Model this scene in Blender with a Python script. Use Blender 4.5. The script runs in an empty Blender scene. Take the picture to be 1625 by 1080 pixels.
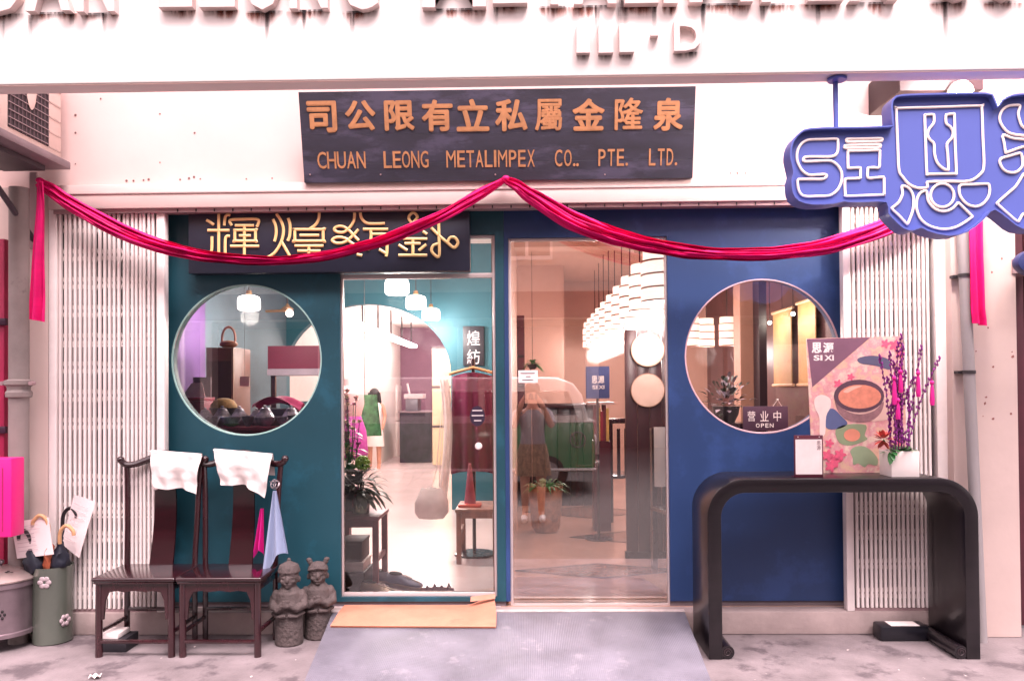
import bpy, bmesh, math, random
from mathutils import Vector, Matrix, noise as mnoise
random.seed(7)
R = math.radians
sc = bpy.context.scene
COL = sc.collection

# ---------------------------------------------------------------- camera
FPX, CW, CH, SH = 1250.0, 1625.0, 1080.0, 63.0
CAM = Vector((0.0, -4.55, 1.40))
YAW, PITCH, ROLL = R(1.15), R(0.8), R(0.42)
CR = Matrix.Rotation(YAW, 3, 'Z') @ Matrix.Rotation(R(90) + PITCH, 3, 'X') @ Matrix.Rotation(-ROLL, 3, 'Z')
cam_d = bpy.data.cameras.new('camera'); cam = bpy.data.objects.new('camera', cam_d); COL.objects.link(cam)
cam_d.sensor_width = 36; cam_d.lens = FPX / CW * 36; cam_d.shift_y = SH / CW
cam_d.clip_start = 0.02; cam_d.clip_end = 500
cam.matrix_world = Matrix.Translation(CAM) @ CR.to_4x4()
sc.camera = cam

# ---------------------------------------------------------------- sky, sun, exposure
SUN_EL, SUN_AZ = R(62), R(200)      # overcast street, sky brightest behind the camera
w = bpy.data.worlds.new('World'); sc.world = w; w.use_nodes = True
nt = w.node_tree; nt.nodes.clear()
sky = nt.nodes.new('ShaderNodeTexSky'); sky.sky_type = 'NISHITA'; sky.sun_disc = False
sky.sun_elevation = SUN_EL; sky.sun_rotation = SUN_AZ; sky.air_density = 1.5; sky.dust_density = 4.0
hs = nt.nodes.new('ShaderNodeHueSaturation'); hs.inputs['Saturation'].default_value = 0.22
mx = nt.nodes.new('ShaderNodeMix'); mx.data_type = 'RGBA'; mx.blend_type = 'MULTIPLY'; mx.inputs[0].default_value = 1
mx.inputs[7].default_value = (1.0, 0.82, 0.865, 1)
bg = nt.nodes.new('ShaderNodeBackground'); bg.inputs['Strength'].default_value = 0.115
wo = nt.nodes.new('ShaderNodeOutputWorld')
nt.links.new(sky.outputs[0], hs.inputs['Color']); nt.links.new(hs.outputs[0], mx.inputs[6])
nt.links.new(mx.outputs[2], bg.inputs['Color']); nt.links.new(bg.outputs[0], wo.inputs['Surface'])
sd = bpy.data.lights.new('sun', 'SUN'); sd.energy = 1.5; sd.angle = R(24); sd.color = (1.0, 0.85, 0.86)
sun = bpy.data.objects.new('sun', sd); COL.objects.link(sun)
# light travels from behind the camera (a little from the right) down onto the shopfront
sdir = Vector((-0.25, math.cos(SUN_EL), -math.sin(SUN_EL)))
sun.rotation_euler = sdir.to_track_quat('-Z', 'Y').to_euler(); sun.location = (2, -12, 14)
vs = sc.view_settings
vs.view_transform = 'Standard'; vs.look = 'None'; vs.gamma = 1; vs.exposure = 2.1
try: vs.use_curve_mapping = False
except Exception: pass
cy = sc.cycles
cy.use_denoising = True
try: cy.denoiser = 'OPENIMAGEDENOISE'
except Exception: pass
cy.max_bounces = 8; cy.diffuse_bounces = 4; cy.glossy_bounces = 4; cy.transparent_max_bounces = 24; cy.transmission_bounces = 6
cy.sample_clamp_indirect = 6; cy.caustics_reflective = False; cy.caustics_refractive = False

# ---------------------------------------------------------------- helpers
def P(px, py, Y):
    """point of the plane y = Y that shows at a place of the photograph"""
    d = CR @ Vector(((px - CW / 2) / FPX, (CH / 2 - py + SH) / FPX, -1.0))
    return CAM + d * ((Y - CAM.y) / d.y)
def FX(px, Y, py=640): return P(px, py, Y).x
def FZ(py, Y, px=830): return P(px, py, Y).z
def FY(px, py, Z=0.0):
    """point of the plane z = Z"""
    d = CR @ Vector(((px - CW / 2) / FPX, (CH / 2 - py + SH) / FPX, -1.0))
    return CAM + d * ((Z - CAM.z) / d.z)

def lin(h):
    h = h.lstrip('#')
    v = [int(h[i:i + 2], 16) / 255 for i in (0, 2, 4)]
    return tuple(x / 12.92 if x <= 0.04045 else ((x + 0.055) / 1.055) ** 2.4 for x in v)

MATS = {}
def M(name, col='#808080', rough=0.55, metal=0.0, var=0.12, scale=6.0, bump=0.0, bscale=60.0,
      spec=0.5, coat=0.0, stretch=None, spots=None, trans=0.0, rvar=0.0, sheen=0.0):
    if name in MATS: return MATS[name]
    m = bpy.data.materials.new(name); m.use_nodes = True; MATS[name] = m
    t = m.node_tree; b = t.nodes['Principled BSDF']; L = t.links.new
    c = lin(col) if isinstance(col, str) else col
    tc = t.nodes.new('ShaderNodeTexCoord'); src = tc.outputs['Object']
    if stretch:
        mp = t.nodes.new('ShaderNodeMapping'); mp.inputs['Scale'].default_value = stretch
        L(src, mp.inputs['Vector']); src = mp.outputs[0]
    n = t.nodes.new('ShaderNodeTexNoise'); n.inputs['Scale'].default_value = scale
    n.inputs['Detail'].default_value = 6; n.inputs['Roughness'].default_value = 0.6
    L(src, n.inputs['Vector'])
    r = t.nodes.new('ShaderNodeValToRGB')
    r.color_ramp.elements[0].position = 0.3; r.color_ramp.elements[1].position = 0.7
    r.color_ramp.elements[0].color = (*[max(0, x * (1 - var)) for x in c], 1)
    r.color_ramp.elements[1].color = (*[min(1, x * (1 + var)) for x in c], 1)
    L(n.outputs['Fac'], r.inputs['Fac']); out = r.outputs[0]
    if spots:      # (colour, scale, threshold, strength)
        sc_, ss, th, st = spots
        n2 = t.nodes.new('ShaderNodeTexNoise'); n2.inputs['Scale'].default_value = ss; n2.inputs['Detail'].default_value = 8
        n2.inputs['Roughness'].default_value = 0.65
        L(src, n2.inputs['Vector'])
        r2 = t.nodes.new('ShaderNodeValToRGB'); r2.color_ramp.elements[0].position = th; r2.color_ramp.elements[1].position = min(1, th + 0.09)
        r2.color_ramp.elements[0].color = (0, 0, 0, 1); r2.color_ramp.elements[1].color = (st, st, st, 1)
        L(n2.outputs['Fac'], r2.inputs['Fac'])
        mm = t.nodes.new('ShaderNodeMix'); mm.data_type = 'RGBA'; mm.inputs[7].default_value = (*lin(sc_), 1)
        L(r2.outputs[0], mm.inputs[0]); L(out, mm.inputs[6]); out = mm.outputs[2]
    L(out, b.inputs['Base Color'])
    b.inputs['Roughness'].default_value = rough; b.inputs['Metallic'].default_value = metal
    b.inputs['Specular IOR Level'].default_value = spec
    if coat: b.inputs['Coat Weight'].default_value = coat; b.inputs['Coat Roughness'].default_value = 0.08
    if sheen: b.inputs['Sheen Weight'].default_value = sheen
    if rvar:
        mr = t.nodes.new('ShaderNodeMapRange'); mr.inputs[3].default_value = max(0.02, rough - rvar); mr.inputs[4].default_value = min(1, rough + rvar)
        L(n.outputs['Fac'], mr.inputs[0]); L(mr.outputs[0], b.inputs['Roughness'])
    if bump:
        nb = t.nodes.new('ShaderNodeTexNoise'); nb.inputs['Scale'].default_value = bscale; nb.inputs['Detail'].default_value = 4
        L(src, nb.inputs['Vector'])
        bp = t.nodes.new('ShaderNodeBump'); bp.inputs['Strength'].default_value = bump; bp.inputs['Distance'].default_value = 0.01
        L(nb.outputs['Fac'], bp.inputs['Height']); L(bp.outputs[0], b.inputs['Normal'])
    if trans:
        td = t.nodes.new('ShaderNodeBsdfTranslucent'); L(out, td.inputs['Color'])
        ms = t.nodes.new('ShaderNodeMixShader'); ms.inputs[0].default_value = trans
        L(b.outputs[0], ms.inputs[1]); L(td.outputs[0], ms.inputs[2]); L(ms.outputs[0], t.nodes['Material Output'].inputs['Surface'])
    return m

def EM(name, col, strength):
    if name in MATS: return MATS[name]
    m = bpy.data.materials.new(name); m.use_nodes = True; MATS[name] = m
    b = m.node_tree.nodes['Principled BSDF']
    b.inputs['Base Color'].default_value = (*lin(col), 1)
    b.inputs['Emission Color'].default_value = (*lin(col), 1); b.inputs['Emission Strength'].default_value = strength
    return m

def GLASS(name, refl=0.09, tint='#f4f6f6'):
    if name in MATS: return MATS[name]
    m = bpy.data.materials.new(name); m.use_nodes = True; MATS[name] = m
    t = m.node_tree; t.nodes.clear(); L = t.links.new
    o = t.nodes.new('ShaderNodeOutputMaterial'); tr = t.nodes.new('ShaderNodeBsdfTransparent'); g = t.nodes.new('ShaderNodeBsdfGlossy')
    tr.inputs[0].default_value = (*lin(tint), 1); g.inputs['Roughness'].default_value = 0.0
    fr = t.nodes.new('ShaderNodeFresnel'); fr.inputs['IOR'].default_value = 1.5
    a = t.nodes.new('ShaderNodeMath'); a.operation = 'ADD'; a.inputs[1].default_value = refl - 0.04; a.use_clamp = True
    mix = t.nodes.new('ShaderNodeMixShader')
    L(fr.outputs[0], a.inputs[0]); L(a.outputs[0], mix.inputs[0]); L(tr.outputs[0], mix.inputs[1]); L(g.outputs[0], mix.inputs[2]); L(mix.outputs[0], o.inputs[0])
    return m

def STAIN(name, col, strength=0.8):
    """a run of grime: densest along its top edge, thinning out below"""
    if name in MATS: return MATS[name]
    m = bpy.data.materials.new(name); m.use_nodes = True; MATS[name] = m
    t = m.node_tree; L = t.links.new; b = t.nodes['Principled BSDF']
    b.inputs['Base Color'].default_value = (*lin(col), 1); b.inputs['Roughness'].default_value = 0.9
    tc = t.nodes.new('ShaderNodeTexCoord'); sp = t.nodes.new('ShaderNodeSeparateXYZ'); L(tc.outputs['Generated'], sp.inputs[0])
    def mth(op, a, bb, clamp=True):
        q = t.nodes.new('ShaderNodeMath'); q.operation = op; q.use_clamp = clamp
        for i, v in enumerate((a, bb)):
            if v is None: continue
            if isinstance(v, (int, float)): q.inputs[i].default_value = v
            else: L(v, q.inputs[i])
        return q.outputs[0]
    top = mth('POWER', sp.outputs[2], 1.6)
    side = mth('MULTIPLY', mth('SUBTRACT', 1.0, mth('ABSOLUTE', mth('MULTIPLY_ADD', sp.outputs[0], 2.0, False), None, False)), 2.2)
    n = t.nodes.new('ShaderNodeTexNoise'); n.inputs['Scale'].default_value = 1; n.inputs['Detail'].default_value = 4
    mp = t.nodes.new('ShaderNodeMapping'); mp.inputs['Scale'].default_value = (60, 60, 8); L(tc.outputs['Object'], mp.inputs[0]); L(mp.outputs[0], n.inputs['Vector'])
    nn = mth('MULTIPLY', mth('SUBTRACT', n.outputs['Fac'], 0.3), 2.6)
    # keep the centre: side = clamp((1-|2x-1|)*2.2)
    q = [x for x in t.nodes if x.type == 'MATH' and x.operation == 'MULTIPLY_ADD'][0]; q.inputs[2].default_value = -1.0
    al = mth('MULTIPLY', mth('MULTIPLY', top, side), mth('MULTIPLY', nn, strength))
    L(al, b.inputs['Alpha'])
    return m

ORG = {}
def props(o, label=None, cat=None, group=None, kind=None):
    if label: o['label'] = label
    if cat: o['category'] = cat
    if group: o['group'] = group
    if kind: o['kind'] = kind
    return o
def thing(name, label, cat, loc=(0, 0, 0), group=None):
    o = bpy.data.objects.new(name, None); COL.objects.link(o); o.empty_display_size = 0.1
    o.location = loc; ORG[o] = Vector(loc)
    return props(o, label, cat, group)

class MB:
    """collects shapes, in world coordinates, for one mesh object"""
    def __init__(s): s.bm = bmesh.new()
    def face(s, pts):
        vs_ = [s.bm.verts.new(p) for p in pts]
        try: s.bm.faces.new(vs_)
        except ValueError: pass
        return s
    def box(s, x0, x1, y0, y1, z0, z1, mat=None):
        v = [s.bm.verts.new((x, y, z)) for x in (x0, x1) for y in (y0, y1) for z in (z0, z1)]
        if mat is not None:
            for q in v: q.co = mat @ q.co
        for f in ((0, 1, 3, 2), (4, 6, 7, 5), (0, 4, 5, 1), (2, 3, 7, 6), (0, 2, 6, 4), (1, 5, 7, 3)): s.bm.faces.new([v[i] for i in f])
        return s
    def tube(s, pts, r, n=8, closed=False, flat=1.0):
        pts = [Vector(p) for p in pts]; k = len(pts)
        rs = r if isinstance(r, (list, tuple)) else [r] * k
        rings = []; up = None
        for i, p in enumerate(pts):
            if closed: d = pts[(i + 1) % k] - pts[i - 1]
            else: d = pts[min(i + 1, k - 1)] - pts[max(i - 1, 0)]
            if d.length < 1e-9: d = Vector((0, 0, 1))
            d.normalize()
            if up is None: up = Vector((0, 1, 0)) if abs(d.y) < 0.9 else Vector((1, 0, 0))
            a = d.cross(up)
            if a.length < 1e-6: a = d.orthogonal()
            a.normalize(); b = a.cross(d).normalized(); up = b
            rings.append([s.bm.verts.new(p + a * math.cos(2 * math.pi * j / n) * rs[i] + b * math.sin(2 * math.pi * j / n) * rs[i] * flat) for j in range(n)])
        for i in range(k if closed else k - 1):
            A, B = rings[i], rings[(i + 1) % k]
            for j in range(n): s.bm.faces.new((A[j], A[(j + 1) % n], B[(j + 1) % n], B[j]))
        if not closed:
            s.bm.faces.new(list(reversed(rings[0]))); s.bm.faces.new(rings[-1])
        return s
    def cyl(s, p0, p1, r0, r1=None, n=16): return s.tube([p0, p1], [r0, r1 if r1 is not None else r0], n)
    def lathe(s, prof, c=(0, 0, 0), n=24, cap=True, axis='Z'):
        c = Vector(c); rings = []
        for r, z in prof:
            ring = []
            for j in range(n):
                a = 2 * math.pi * j / n
                if axis == 'Z': q = Vector((r * math.cos(a), r * math.sin(a), z))
                elif axis == 'Y': q = Vector((r * math.cos(a), z, r * math.sin(a)))
                else: q = Vector((z, r * math.cos(a), r * math.sin(a)))
                ring.append(s.bm.verts.new(c + q))
            rings.append(ring)
        for A, B in zip(rings, rings[1:]):
            for j in range(n): s.bm.faces.new((A[j], A[(j + 1) % n], B[(j + 1) % n], B[j]))
        if cap:
            s.bm.faces.new(list(reversed(rings[0]))); s.bm.faces.new(rings[-1])
        return s
    def ell(s, c, r, n=14, m=9, rot=None):
        c = Vector(c); r = (r, r, r) if isinstance(r, (int, float)) else r; rings = []
        def pt(q): 
            q = Vector(q)
            return c + (rot @ q if rot is not None else q)
        for i in range(1, m):
            t = math.pi * i / m
            rings.append([s.bm.verts.new(pt((r[0] * math.sin(t) * math.cos(2 * math.pi * j / n), r[1] * math.sin(t) * math.sin(2 * math.pi * j / n), r[2] * math.cos(t)))) for j in range(n)])
        a = s.bm.verts.new(pt((0, 0, r[2]))); b = s.bm.verts.new(pt((0, 0, -r[2])))
        for j in range(n):
            s.bm.faces.new((a, rings[0][j], rings[0][(j + 1) % n])); s.bm.faces.new((b, rings[-1][(j + 1) % n], rings[-1][j]))
        for A, B in zip(rings, rings[1:]):
            for j in range(n): s.bm.faces.new((A[j], B[j], B[(j + 1) % n], A[(j + 1) % n]))
        return s
    def plate(s, outer, holes=(), y0=0.0, y1=0.02, mat=None):
        """flat plate standing in the xz plane, with openings, between depths y0 and y1"""
        bm = s.bm; edges = []
        for lp in [outer] + list(holes):
            vv = [bm.verts.new((x, y0, z)) for x, z in lp]
            edges += [bm.edges.new((vv[i], vv[(i + 1) % len(vv)])) for i in range(len(vv))]
        if not holes and len(outer) <= 4:
            f = [bm.faces.new([e.verts[0] for e in edges])]
        else:
            f = [g for g in bmesh.ops.triangle_fill(bm, use_beauty=True, use_dissolve=False, edges=edges)['geom'] if isinstance(g, bmesh.types.BMFace)]
        allv = list({v for q in f for v in q.verts})
        if abs(y1 - y0) > 1e-9:
            ex = bmesh.ops.extrude_face_region(bm, geom=f)
            nv = [g for g in ex['geom'] if isinstance(g, bmesh.types.BMVert)]
            for v in nv: v.co.y = y1
            allv += nv
        if mat is not None:
            for v in set(allv): v.co = mat @ v.co
        return s
    def grid(s, fn, nu, nv, thick=0.0):
        g = [[s.bm.verts.new(fn(i / nu, j / nv)) for j in range(nv + 1)] for i in range(nu + 1)]
        for i in range(nu):
            for j in range(nv): s.bm.faces.new((g[i][j], g[i + 1][j], g[i + 1][j + 1], g[i][j + 1]))
        return s
    def move(s, mtx):
        for v in s.bm.verts: v.co = mtx @ v.co
        return s
    def data(s, bevel=0.0, seg=2, sharp=35, origin=(0, 0, 0), name='mesh'):
        bm = s.bm
        bmesh.ops.recalc_face_normals(bm, faces=bm.faces[:])
        if bevel:
            es = [e for e in bm.edges if len(e.link_faces) == 2 and e.calc_face_angle(0) > 0.6]
            bmesh.ops.bevel(bm, geom=es, offset=bevel, segments=seg, affect='EDGES', profile=0.5, clamp_overlap=True)
        o = Vector(origin)
        if o.length: 
            for v in bm.verts: v.co -= o
        me = bpy.data.meshes.new(name); bm.to_mesh(me); bm.free()
        for p in me.polygons: p.use_smooth = True
        try: me.set_sharp_from_angle(angle=R(sharp))
        except Exception: pass
        return me
    def build(s, name, mat, parent=None, bevel=0.0, sharp=35, seg=2, origin=None):
        org = ORG.get(parent, Vector((0, 0, 0))) if parent else Vector(origin or (0, 0, 0))
        me = s.data(bevel, seg, sharp, org, name)
        return place(name, me, mat, parent, org)

def place(name, me, mat, parent=None, org=Vector((0, 0, 0))):
    o = bpy.data.objects.new(name, me); COL.objects.link(o)
    me.materials.clear(); me.materials.append(mat)
    if parent: o.parent = parent
    else: o.location = org
    ORG[o] = Vector(org)
    return o

def copy_tree(o, parent=None):
    c = o.copy(); COL.objects.link(c); c.parent = parent
    for ch in list(o.children): copy_tree(ch, c)
    return c

def eval_mesh(o, name):
    """freeze an object's modifiers into a mesh and drop the object"""
    bpy.context.view_layer.update()
    dg = bpy.context.evaluated_depsgraph_get()
    me = bpy.data.meshes.new_from_object(o.evaluated_get(dg)); me.name = name
    bpy.data.objects.remove(o, do_unlink=True)
    return me

def text_mesh(s, size=1.0, extrude=0.0, offset=0.0, bevel=0.0):
    cu = bpy.data.curves.new('text', 'FONT'); cu.body = s; cu.size = size; cu.extrude = extrude; cu.offset = offset
    cu.bevel_depth = bevel; cu.resolution_u = 3
    o = bpy.data.objects.new('text', cu); COL.objects.link(o)
    me = eval_mesh(o, 'glyph')
    return me
def fit_text(s, x0, x1, z0, z1, y, depth, offset=0.0, mtx=None):
    """glyph mesh scaled into a box of the xz plane, its back at y, facing -y"""
    me = text_mesh(s, 1.0, 0.5, offset)
    xs = [v.co.x for v in me.vertices]; ys = [v.co.y for v in me.vertices]
    ax, bx, ay, by = min(xs), max(xs), min(ys), max(ys)
    for v in me.vertices:
        c = v.co
        x = x0 + (c.x - ax) / (bx - ax) * (x1 - x0) if bx > ax else x0
        z = z0 + (c.y - ay) / (by - ay) * (z1 - z0) if by > ay else z0
        q = Vector((x, y - (c.z + 0.5) * depth, z))
        v.co = mtx @ q if mtx is not None else q
    return me
def put_text(name, s, x0, x1, z0, z1, y, depth, mat, parent, offset=0.0, mtx=None, bold=0.0):
    if bold:        # thick brush weight: shifted copies, each a hair deeper than the last
        bm = bmesh.new(); k = 0; bx = (x1 - x0) * bold; bz = (z1 - z0) * bold
        for dx, dz in ((0, 0), (1, 0), (-1, 0), (0, 1), (0, -1), (0.7, 0.7), (-0.7, 0.7), (0.7, -0.7), (-0.7, -0.7)):
            g = fit_text(s, x0 + bx + dx * bx, x1 - bx + dx * bx, z0 + bz + dz * bz, z1 - bz + dz * bz, y, depth - 0.0002 * k, 0.0, mtx)
            bm.from_mesh(g); bpy.data.meshes.remove(g); k += 1
        me = bpy.data.meshes.new('glyph'); bm.to_mesh(me); bm.free()
    else:
        me = fit_text(s, x0, x1, z0, z1, y, depth, offset, mtx)
    org = ORG[parent]
    for v in me.vertices: v.co -= org
    for p in me.polygons: p.use_smooth = False
    return place(name, me, mat, parent, org)

def circ(cx, cz, rx, rz=None, n=64):
    rz = rz or rx
    return [(cx + rx * math.cos(2 * math.pi * i / n), cz + rz * math.sin(2 * math.pi * i / n)) for i in range(n)]
def rect(x0, x1, z0, z1): return [(x0, z0), (x1, z0), (x1, z1), (x0, z1)]
def spline(pts, k=6, closed=False):
    """Catmull-Rom through points of any dimension"""
    pts = [Vector(p) for p in pts]; n = len(pts); out = []
    for i in range(n if closed else n - 1):
        if closed: a, b, c, d = pts[i - 1], pts[i], pts[(i + 1) % n], pts[(i + 2) % n]
        else: a, b, c, d = pts[max(i - 1, 0)], pts[i], pts[i + 1], pts[min(i + 2, n - 1)]
        for j in range(k):
            t = j / k
            out.append(0.5 * ((2 * b) + (c - a) * t + (2 * a - 5 * b + 4 * c - d) * t * t + (3 * b - a - 3 * c + d) * t ** 3))
    if not closed: out.append(pts[-1])
    return out
# ================================================================ materials of the setting
m_concrete = M('concrete_floor', '#776d6f', 0.6, var=0.3, scale=3.2, bump=0.25, bscale=70, spots=('#463d42', 4.5, 0.53, 0.7), rvar=0.15)
m_step = M('step_concrete', '#a3928f', 0.8, var=0.18, scale=5, bump=0.2, bscale=40, spots=('#3b3438', 9, 0.66, 0.75))
m_asphalt = M('asphalt', '#55504f', 0.9, var=0.2, scale=12, bump=0.3, bscale=180)
m_white = M('white_wall_paint', '#cbb1ac', 0.75, var=0.07, scale=1.2, bump=0.05, bscale=25, spots=('#b58f86', 2.7, 0.66, 0.35))
m_beam = M('beam_paint', '#e6dbd7', 0.7, var=0.05, scale=2.5, bump=0.05, bscale=30)
m_col = M('pilaster_paint', '#cdb8b1', 0.75, var=0.07, scale=2.0, bump=0.1, bscale=18, spots=('#8f5f58', 7.0, 0.70, 0.7))
m_lintel = M('lintel_paint', '#cdb9b4', 0.5, var=0.06, scale=3, stretch=(1, 1, 6))
m_soffit = M('soffit_paint', '#ecd0c8', 0.8, var=0.08, scale=3.0, spots=('#8d7274', 2.6, 0.64, 0.5), stretch=(1, 4, 1))
m_letter = M('plaster_letter', '#cdb9b5', 0.7, var=0.08, scale=10, bump=0.1)
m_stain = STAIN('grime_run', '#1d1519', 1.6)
m_rust = STAIN('rust_run', '#9a5540', 1.1)

ZT = 0.13                                   # shop floor above the walkway
# ================================================================ ground
def sheet(name, x0, x1, y0, y1, z, mat, thick=0.3, bevel=0.0):
    o = MB().box(x0, x1, y0, y1, z - thick, z).build(name, mat, bevel=bevel)
    return props(o, kind='structure')
sheet('walkway_floor', -14, 14, -1.75, 0.3, 0.0, m_concrete, 0.22)
sheet('road', -60, 60, -60, -1.7, -0.2, m_asphalt, 0.4)
sheet('door_step', -2.87, 2.52, 0.0, 0.118, ZT, m_step, 0.128, bevel=0.006)

# ================================================================ beam over the walkway, its lettering
BY0, BY1 = -1.20, -1.085
zb = FZ(122, BY0, 812)
beam = thing('fascia_beam', 'long white beam across the top with big plaster letters', 'beam', (0, BY0, zb))
MB().box(-9, 9, BY0, BY1, zb, zb + 0.72).build('beam_face', m_beam, beam, bevel=0.006)
MB().box(-9, 9, BY1 - 0.1, BY0 + 0.006, zb - 0.004, zb + 0.002).build('drip_edge', m_soffit, beam)
top = [('U', -48, 31, 23), ('A', 38, 109, 20), ('N', 118, 179, 21), ('L', 249, 303, 14), ('E', 314, 371, 14), ('O', 384, 446, 18), ('N', 458, 519, 16),
       ('G', 538, 599, 18), ('M', 669, 771, 14), ('E', 782, 837, 8), ('T', 852, 908, 10), ('A', 911, 979, 9), ('L', 992, 1046, 8), ('I', 1054, 1077, 8),
       ('M', 1095, 1197, 6), ('P', 1210, 1263, 6), ('E', 1284, 1341, 4), ('X', 1350, 1427, 4), ('C', 1484, 1546, 3), ('O', 1568, 1630, 3)]
for i, (ch, a, b, yb) in enumerate(top):
    mid = (a + b) / 2
    p0 = P(a, yb - 3, BY0 - 0.05); p1 = P(b, yb - 3, BY0 - 0.05); zz = P(mid, yb - 5, BY0 - 0.05).z
    put_text('letter', ch, p0.x, p1.x, zz, zz + 0.32, BY0 + 0.001, 0.04, m_letter, beam, offset=0.022)
    for q in range(random.choice((2, 3))):
        wx = random.uniform(0.02, 0.07); cx = random.uniform(p0.x + 0.02, p1.x - 0.02); ln = random.uniform(0.03, 0.06)
        MB().face([(cx - wx, BY0 - 0.002 - 0.0006 * q, zz + 0.004), (cx + wx, BY0 - 0.002 - 0.0006 * q, zz + 0.004), (cx + wx, BY0 - 0.002 - 0.0006 * q, zz - ln), (cx - wx, BY0 - 0.002 - 0.0006 * q, zz - ln)]).build('rust_stain', m_rust, beam)
    if random.random() < 0.75:
        cx = random.uniform(p0.x + 0.01, p1.x - 0.01); ln = random.uniform(0.05, 0.2)
        MB().face([(cx - 0.012, BY0 - 0.004, zz + 0.01), (cx + 0.012, BY0 - 0.004, zz + 0.01), (cx + 0.012, BY0 - 0.004, zz - ln), (cx - 0.012, BY0 - 0.004, zz - ln)]).build('drip_stain', m_stain, beam)
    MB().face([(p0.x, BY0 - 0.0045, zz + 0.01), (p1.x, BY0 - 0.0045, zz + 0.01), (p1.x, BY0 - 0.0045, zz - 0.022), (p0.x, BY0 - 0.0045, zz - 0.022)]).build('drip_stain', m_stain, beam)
for ch, a, b, y0, y1 in (('1', 915, 936, 38, 87), ('1', 950, 973, 38, 87), ('1', 983, 1006, 38, 86), ('-', 1033, 1045, 52, 60), ('D', 1070, 1114, 33, 84)):
    p0 = P(a, y1 - 3, BY0 - 0.03); p1 = P(b, y0, BY0 - 0.03)
    put_text('house_number', ch, p0.x, p1.x, p0.z, p1.z, BY0 + 0.001, 0.032, m_letter, beam, offset=0.02)
    if ch != '-':
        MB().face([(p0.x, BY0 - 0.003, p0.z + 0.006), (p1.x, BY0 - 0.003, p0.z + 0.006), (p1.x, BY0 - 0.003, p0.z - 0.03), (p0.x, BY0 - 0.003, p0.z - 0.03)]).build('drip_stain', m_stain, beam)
for a, b, y0, y1 in ((976, 998, 0, 60), (0, 8, 20, 84), (44, 52, 24, 72)):
    p0, p1 = P(a, y1, BY0 - 0.006), P(b, y0, BY0 - 0.006)
    MB().face([(p0.x, BY0 - 0.0065, p1.z), (p1.x, BY0 - 0.0065, p1.z), (p1.x, BY0 - 0.0065, p0.z), (p0.x, BY0 - 0.0065, p0.z)]).build('drip_stain', m_stain, beam)

# ================================================================ shop wall above the opening
WY = 0.045
zl1 = FZ(287, -0.02, 700); zl0 = FZ(325, -0.02, 700)
uw = MB().box(-9, 9, WY, 0.32, zl1 + 0.006, 7.0).build('upper_wall', m_white, origin=(0, WY, zl1))
props(uw, 'white painted wall above the shop opening behind the dark signboard', 'wall')
m_hole = M('drill_hole', '#6d5352', 0.9)
for px, py in ((120, 183), (120, 211), (254, 181), (309, 211), (254, 258), (120, 260), (201, 287), (212, 287), (228, 286), (236, 285), (286, 285), (300, 283), (308, 281), (318, 284), (391, 284), (432, 283), (1159, 275), (1170, 275), (1183, 275), (160, 157)):
    p = P(px, py, WY)
    MB().lathe([(random.uniform(0.004, 0.008), -0.002), (0.003, 0.0)], p, 8, axis='Y').build('screw_hole', m_hole, uw)

lint = thing('lintel', 'white gate track running across the shop above both gates', 'lintel', (0, -0.02, zl0))
xl0, xl1 = FX(78, -0.02, 300), FX(1515, -0.02, 300)
MB().box(xl0, xl1, -0.03, 0.09, zl0, zl1).build('track_cover', m_lintel, lint, bevel=0.004)
MB().box(xl0, xl1, -0.036, -0.0305, zl1 - 0.055, zl1 - 0.048).build('groove_strip', M('groove_strip', '#b09a98', 0.6), lint)
m_rail = M('rail_metal', '#a78d90', 0.5, 0.4)
zr = zl0 - 0.001
MB().box(xl0 + 0.02, xl1 - 0.02, -0.012, 0.05, zr - 0.022, zr).build('guide_rail', m_rail, lint)
for i in range(36):
    x = xl0 + 0.75 + i * 0.108
    if x < xl1 - 0.7: MB().box(x, x + 0.008, -0.0135, -0.011, zr - 0.02, zr - 0.003).build('rail_slot', M('slot_dark', '#1d1a20', 0.7), lint)

# ================================================================ pilasters and drain pipes
cl = MB().box(-3.35, FX(79, 0.0), 0.0, 0.3, 0.0, zl1).build('left_pilaster', m_col, bevel=0.006, origin=(-3.0, 0, 0)); cl.name = 'pilaster'
props(cl, 'pale pilaster beside the left folding gate, behind the drain pipe', 'pilaster')
xr0 = FX(1512, -0.06, 640); xr1 = FX(1616, -0.06, 640)
crr = MB().box(xr0, xr1, -0.06, 0.0445, 0.0, 7.0).build('pilaster', m_col, bevel=0.008, origin=(2.7, 0, 0))
props(crr, 'white pilaster with peeling specks at the right edge', 'pilaster')
m_chip = M('chipped_plaster', '#8a5a55', 0.9, var=0.3, scale=40)
for px, py in ((1553, 515), (1549, 557), (1568, 520), (1576, 582), (1606, 558), (1607, 566), (1565, 630), (1563, 640), (1576, 664), (1604, 656), (1590, 410), (1574, 432), (1560, 660)):
    p = P(px, py, -0.06); s_ = random.uniform(0.004, 0.011)
    MB().plate([(p.x + s_ * math.cos(a) * random.uniform(0.5, 1.2), p.z + s_ * math.sin(a) * random.uniform(0.5, 1.3)) for a in [k * math.pi / 3 for k in range(6)]], (), -0.0612, -0.0595).build('paint_chip', m_chip, crr)

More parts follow.
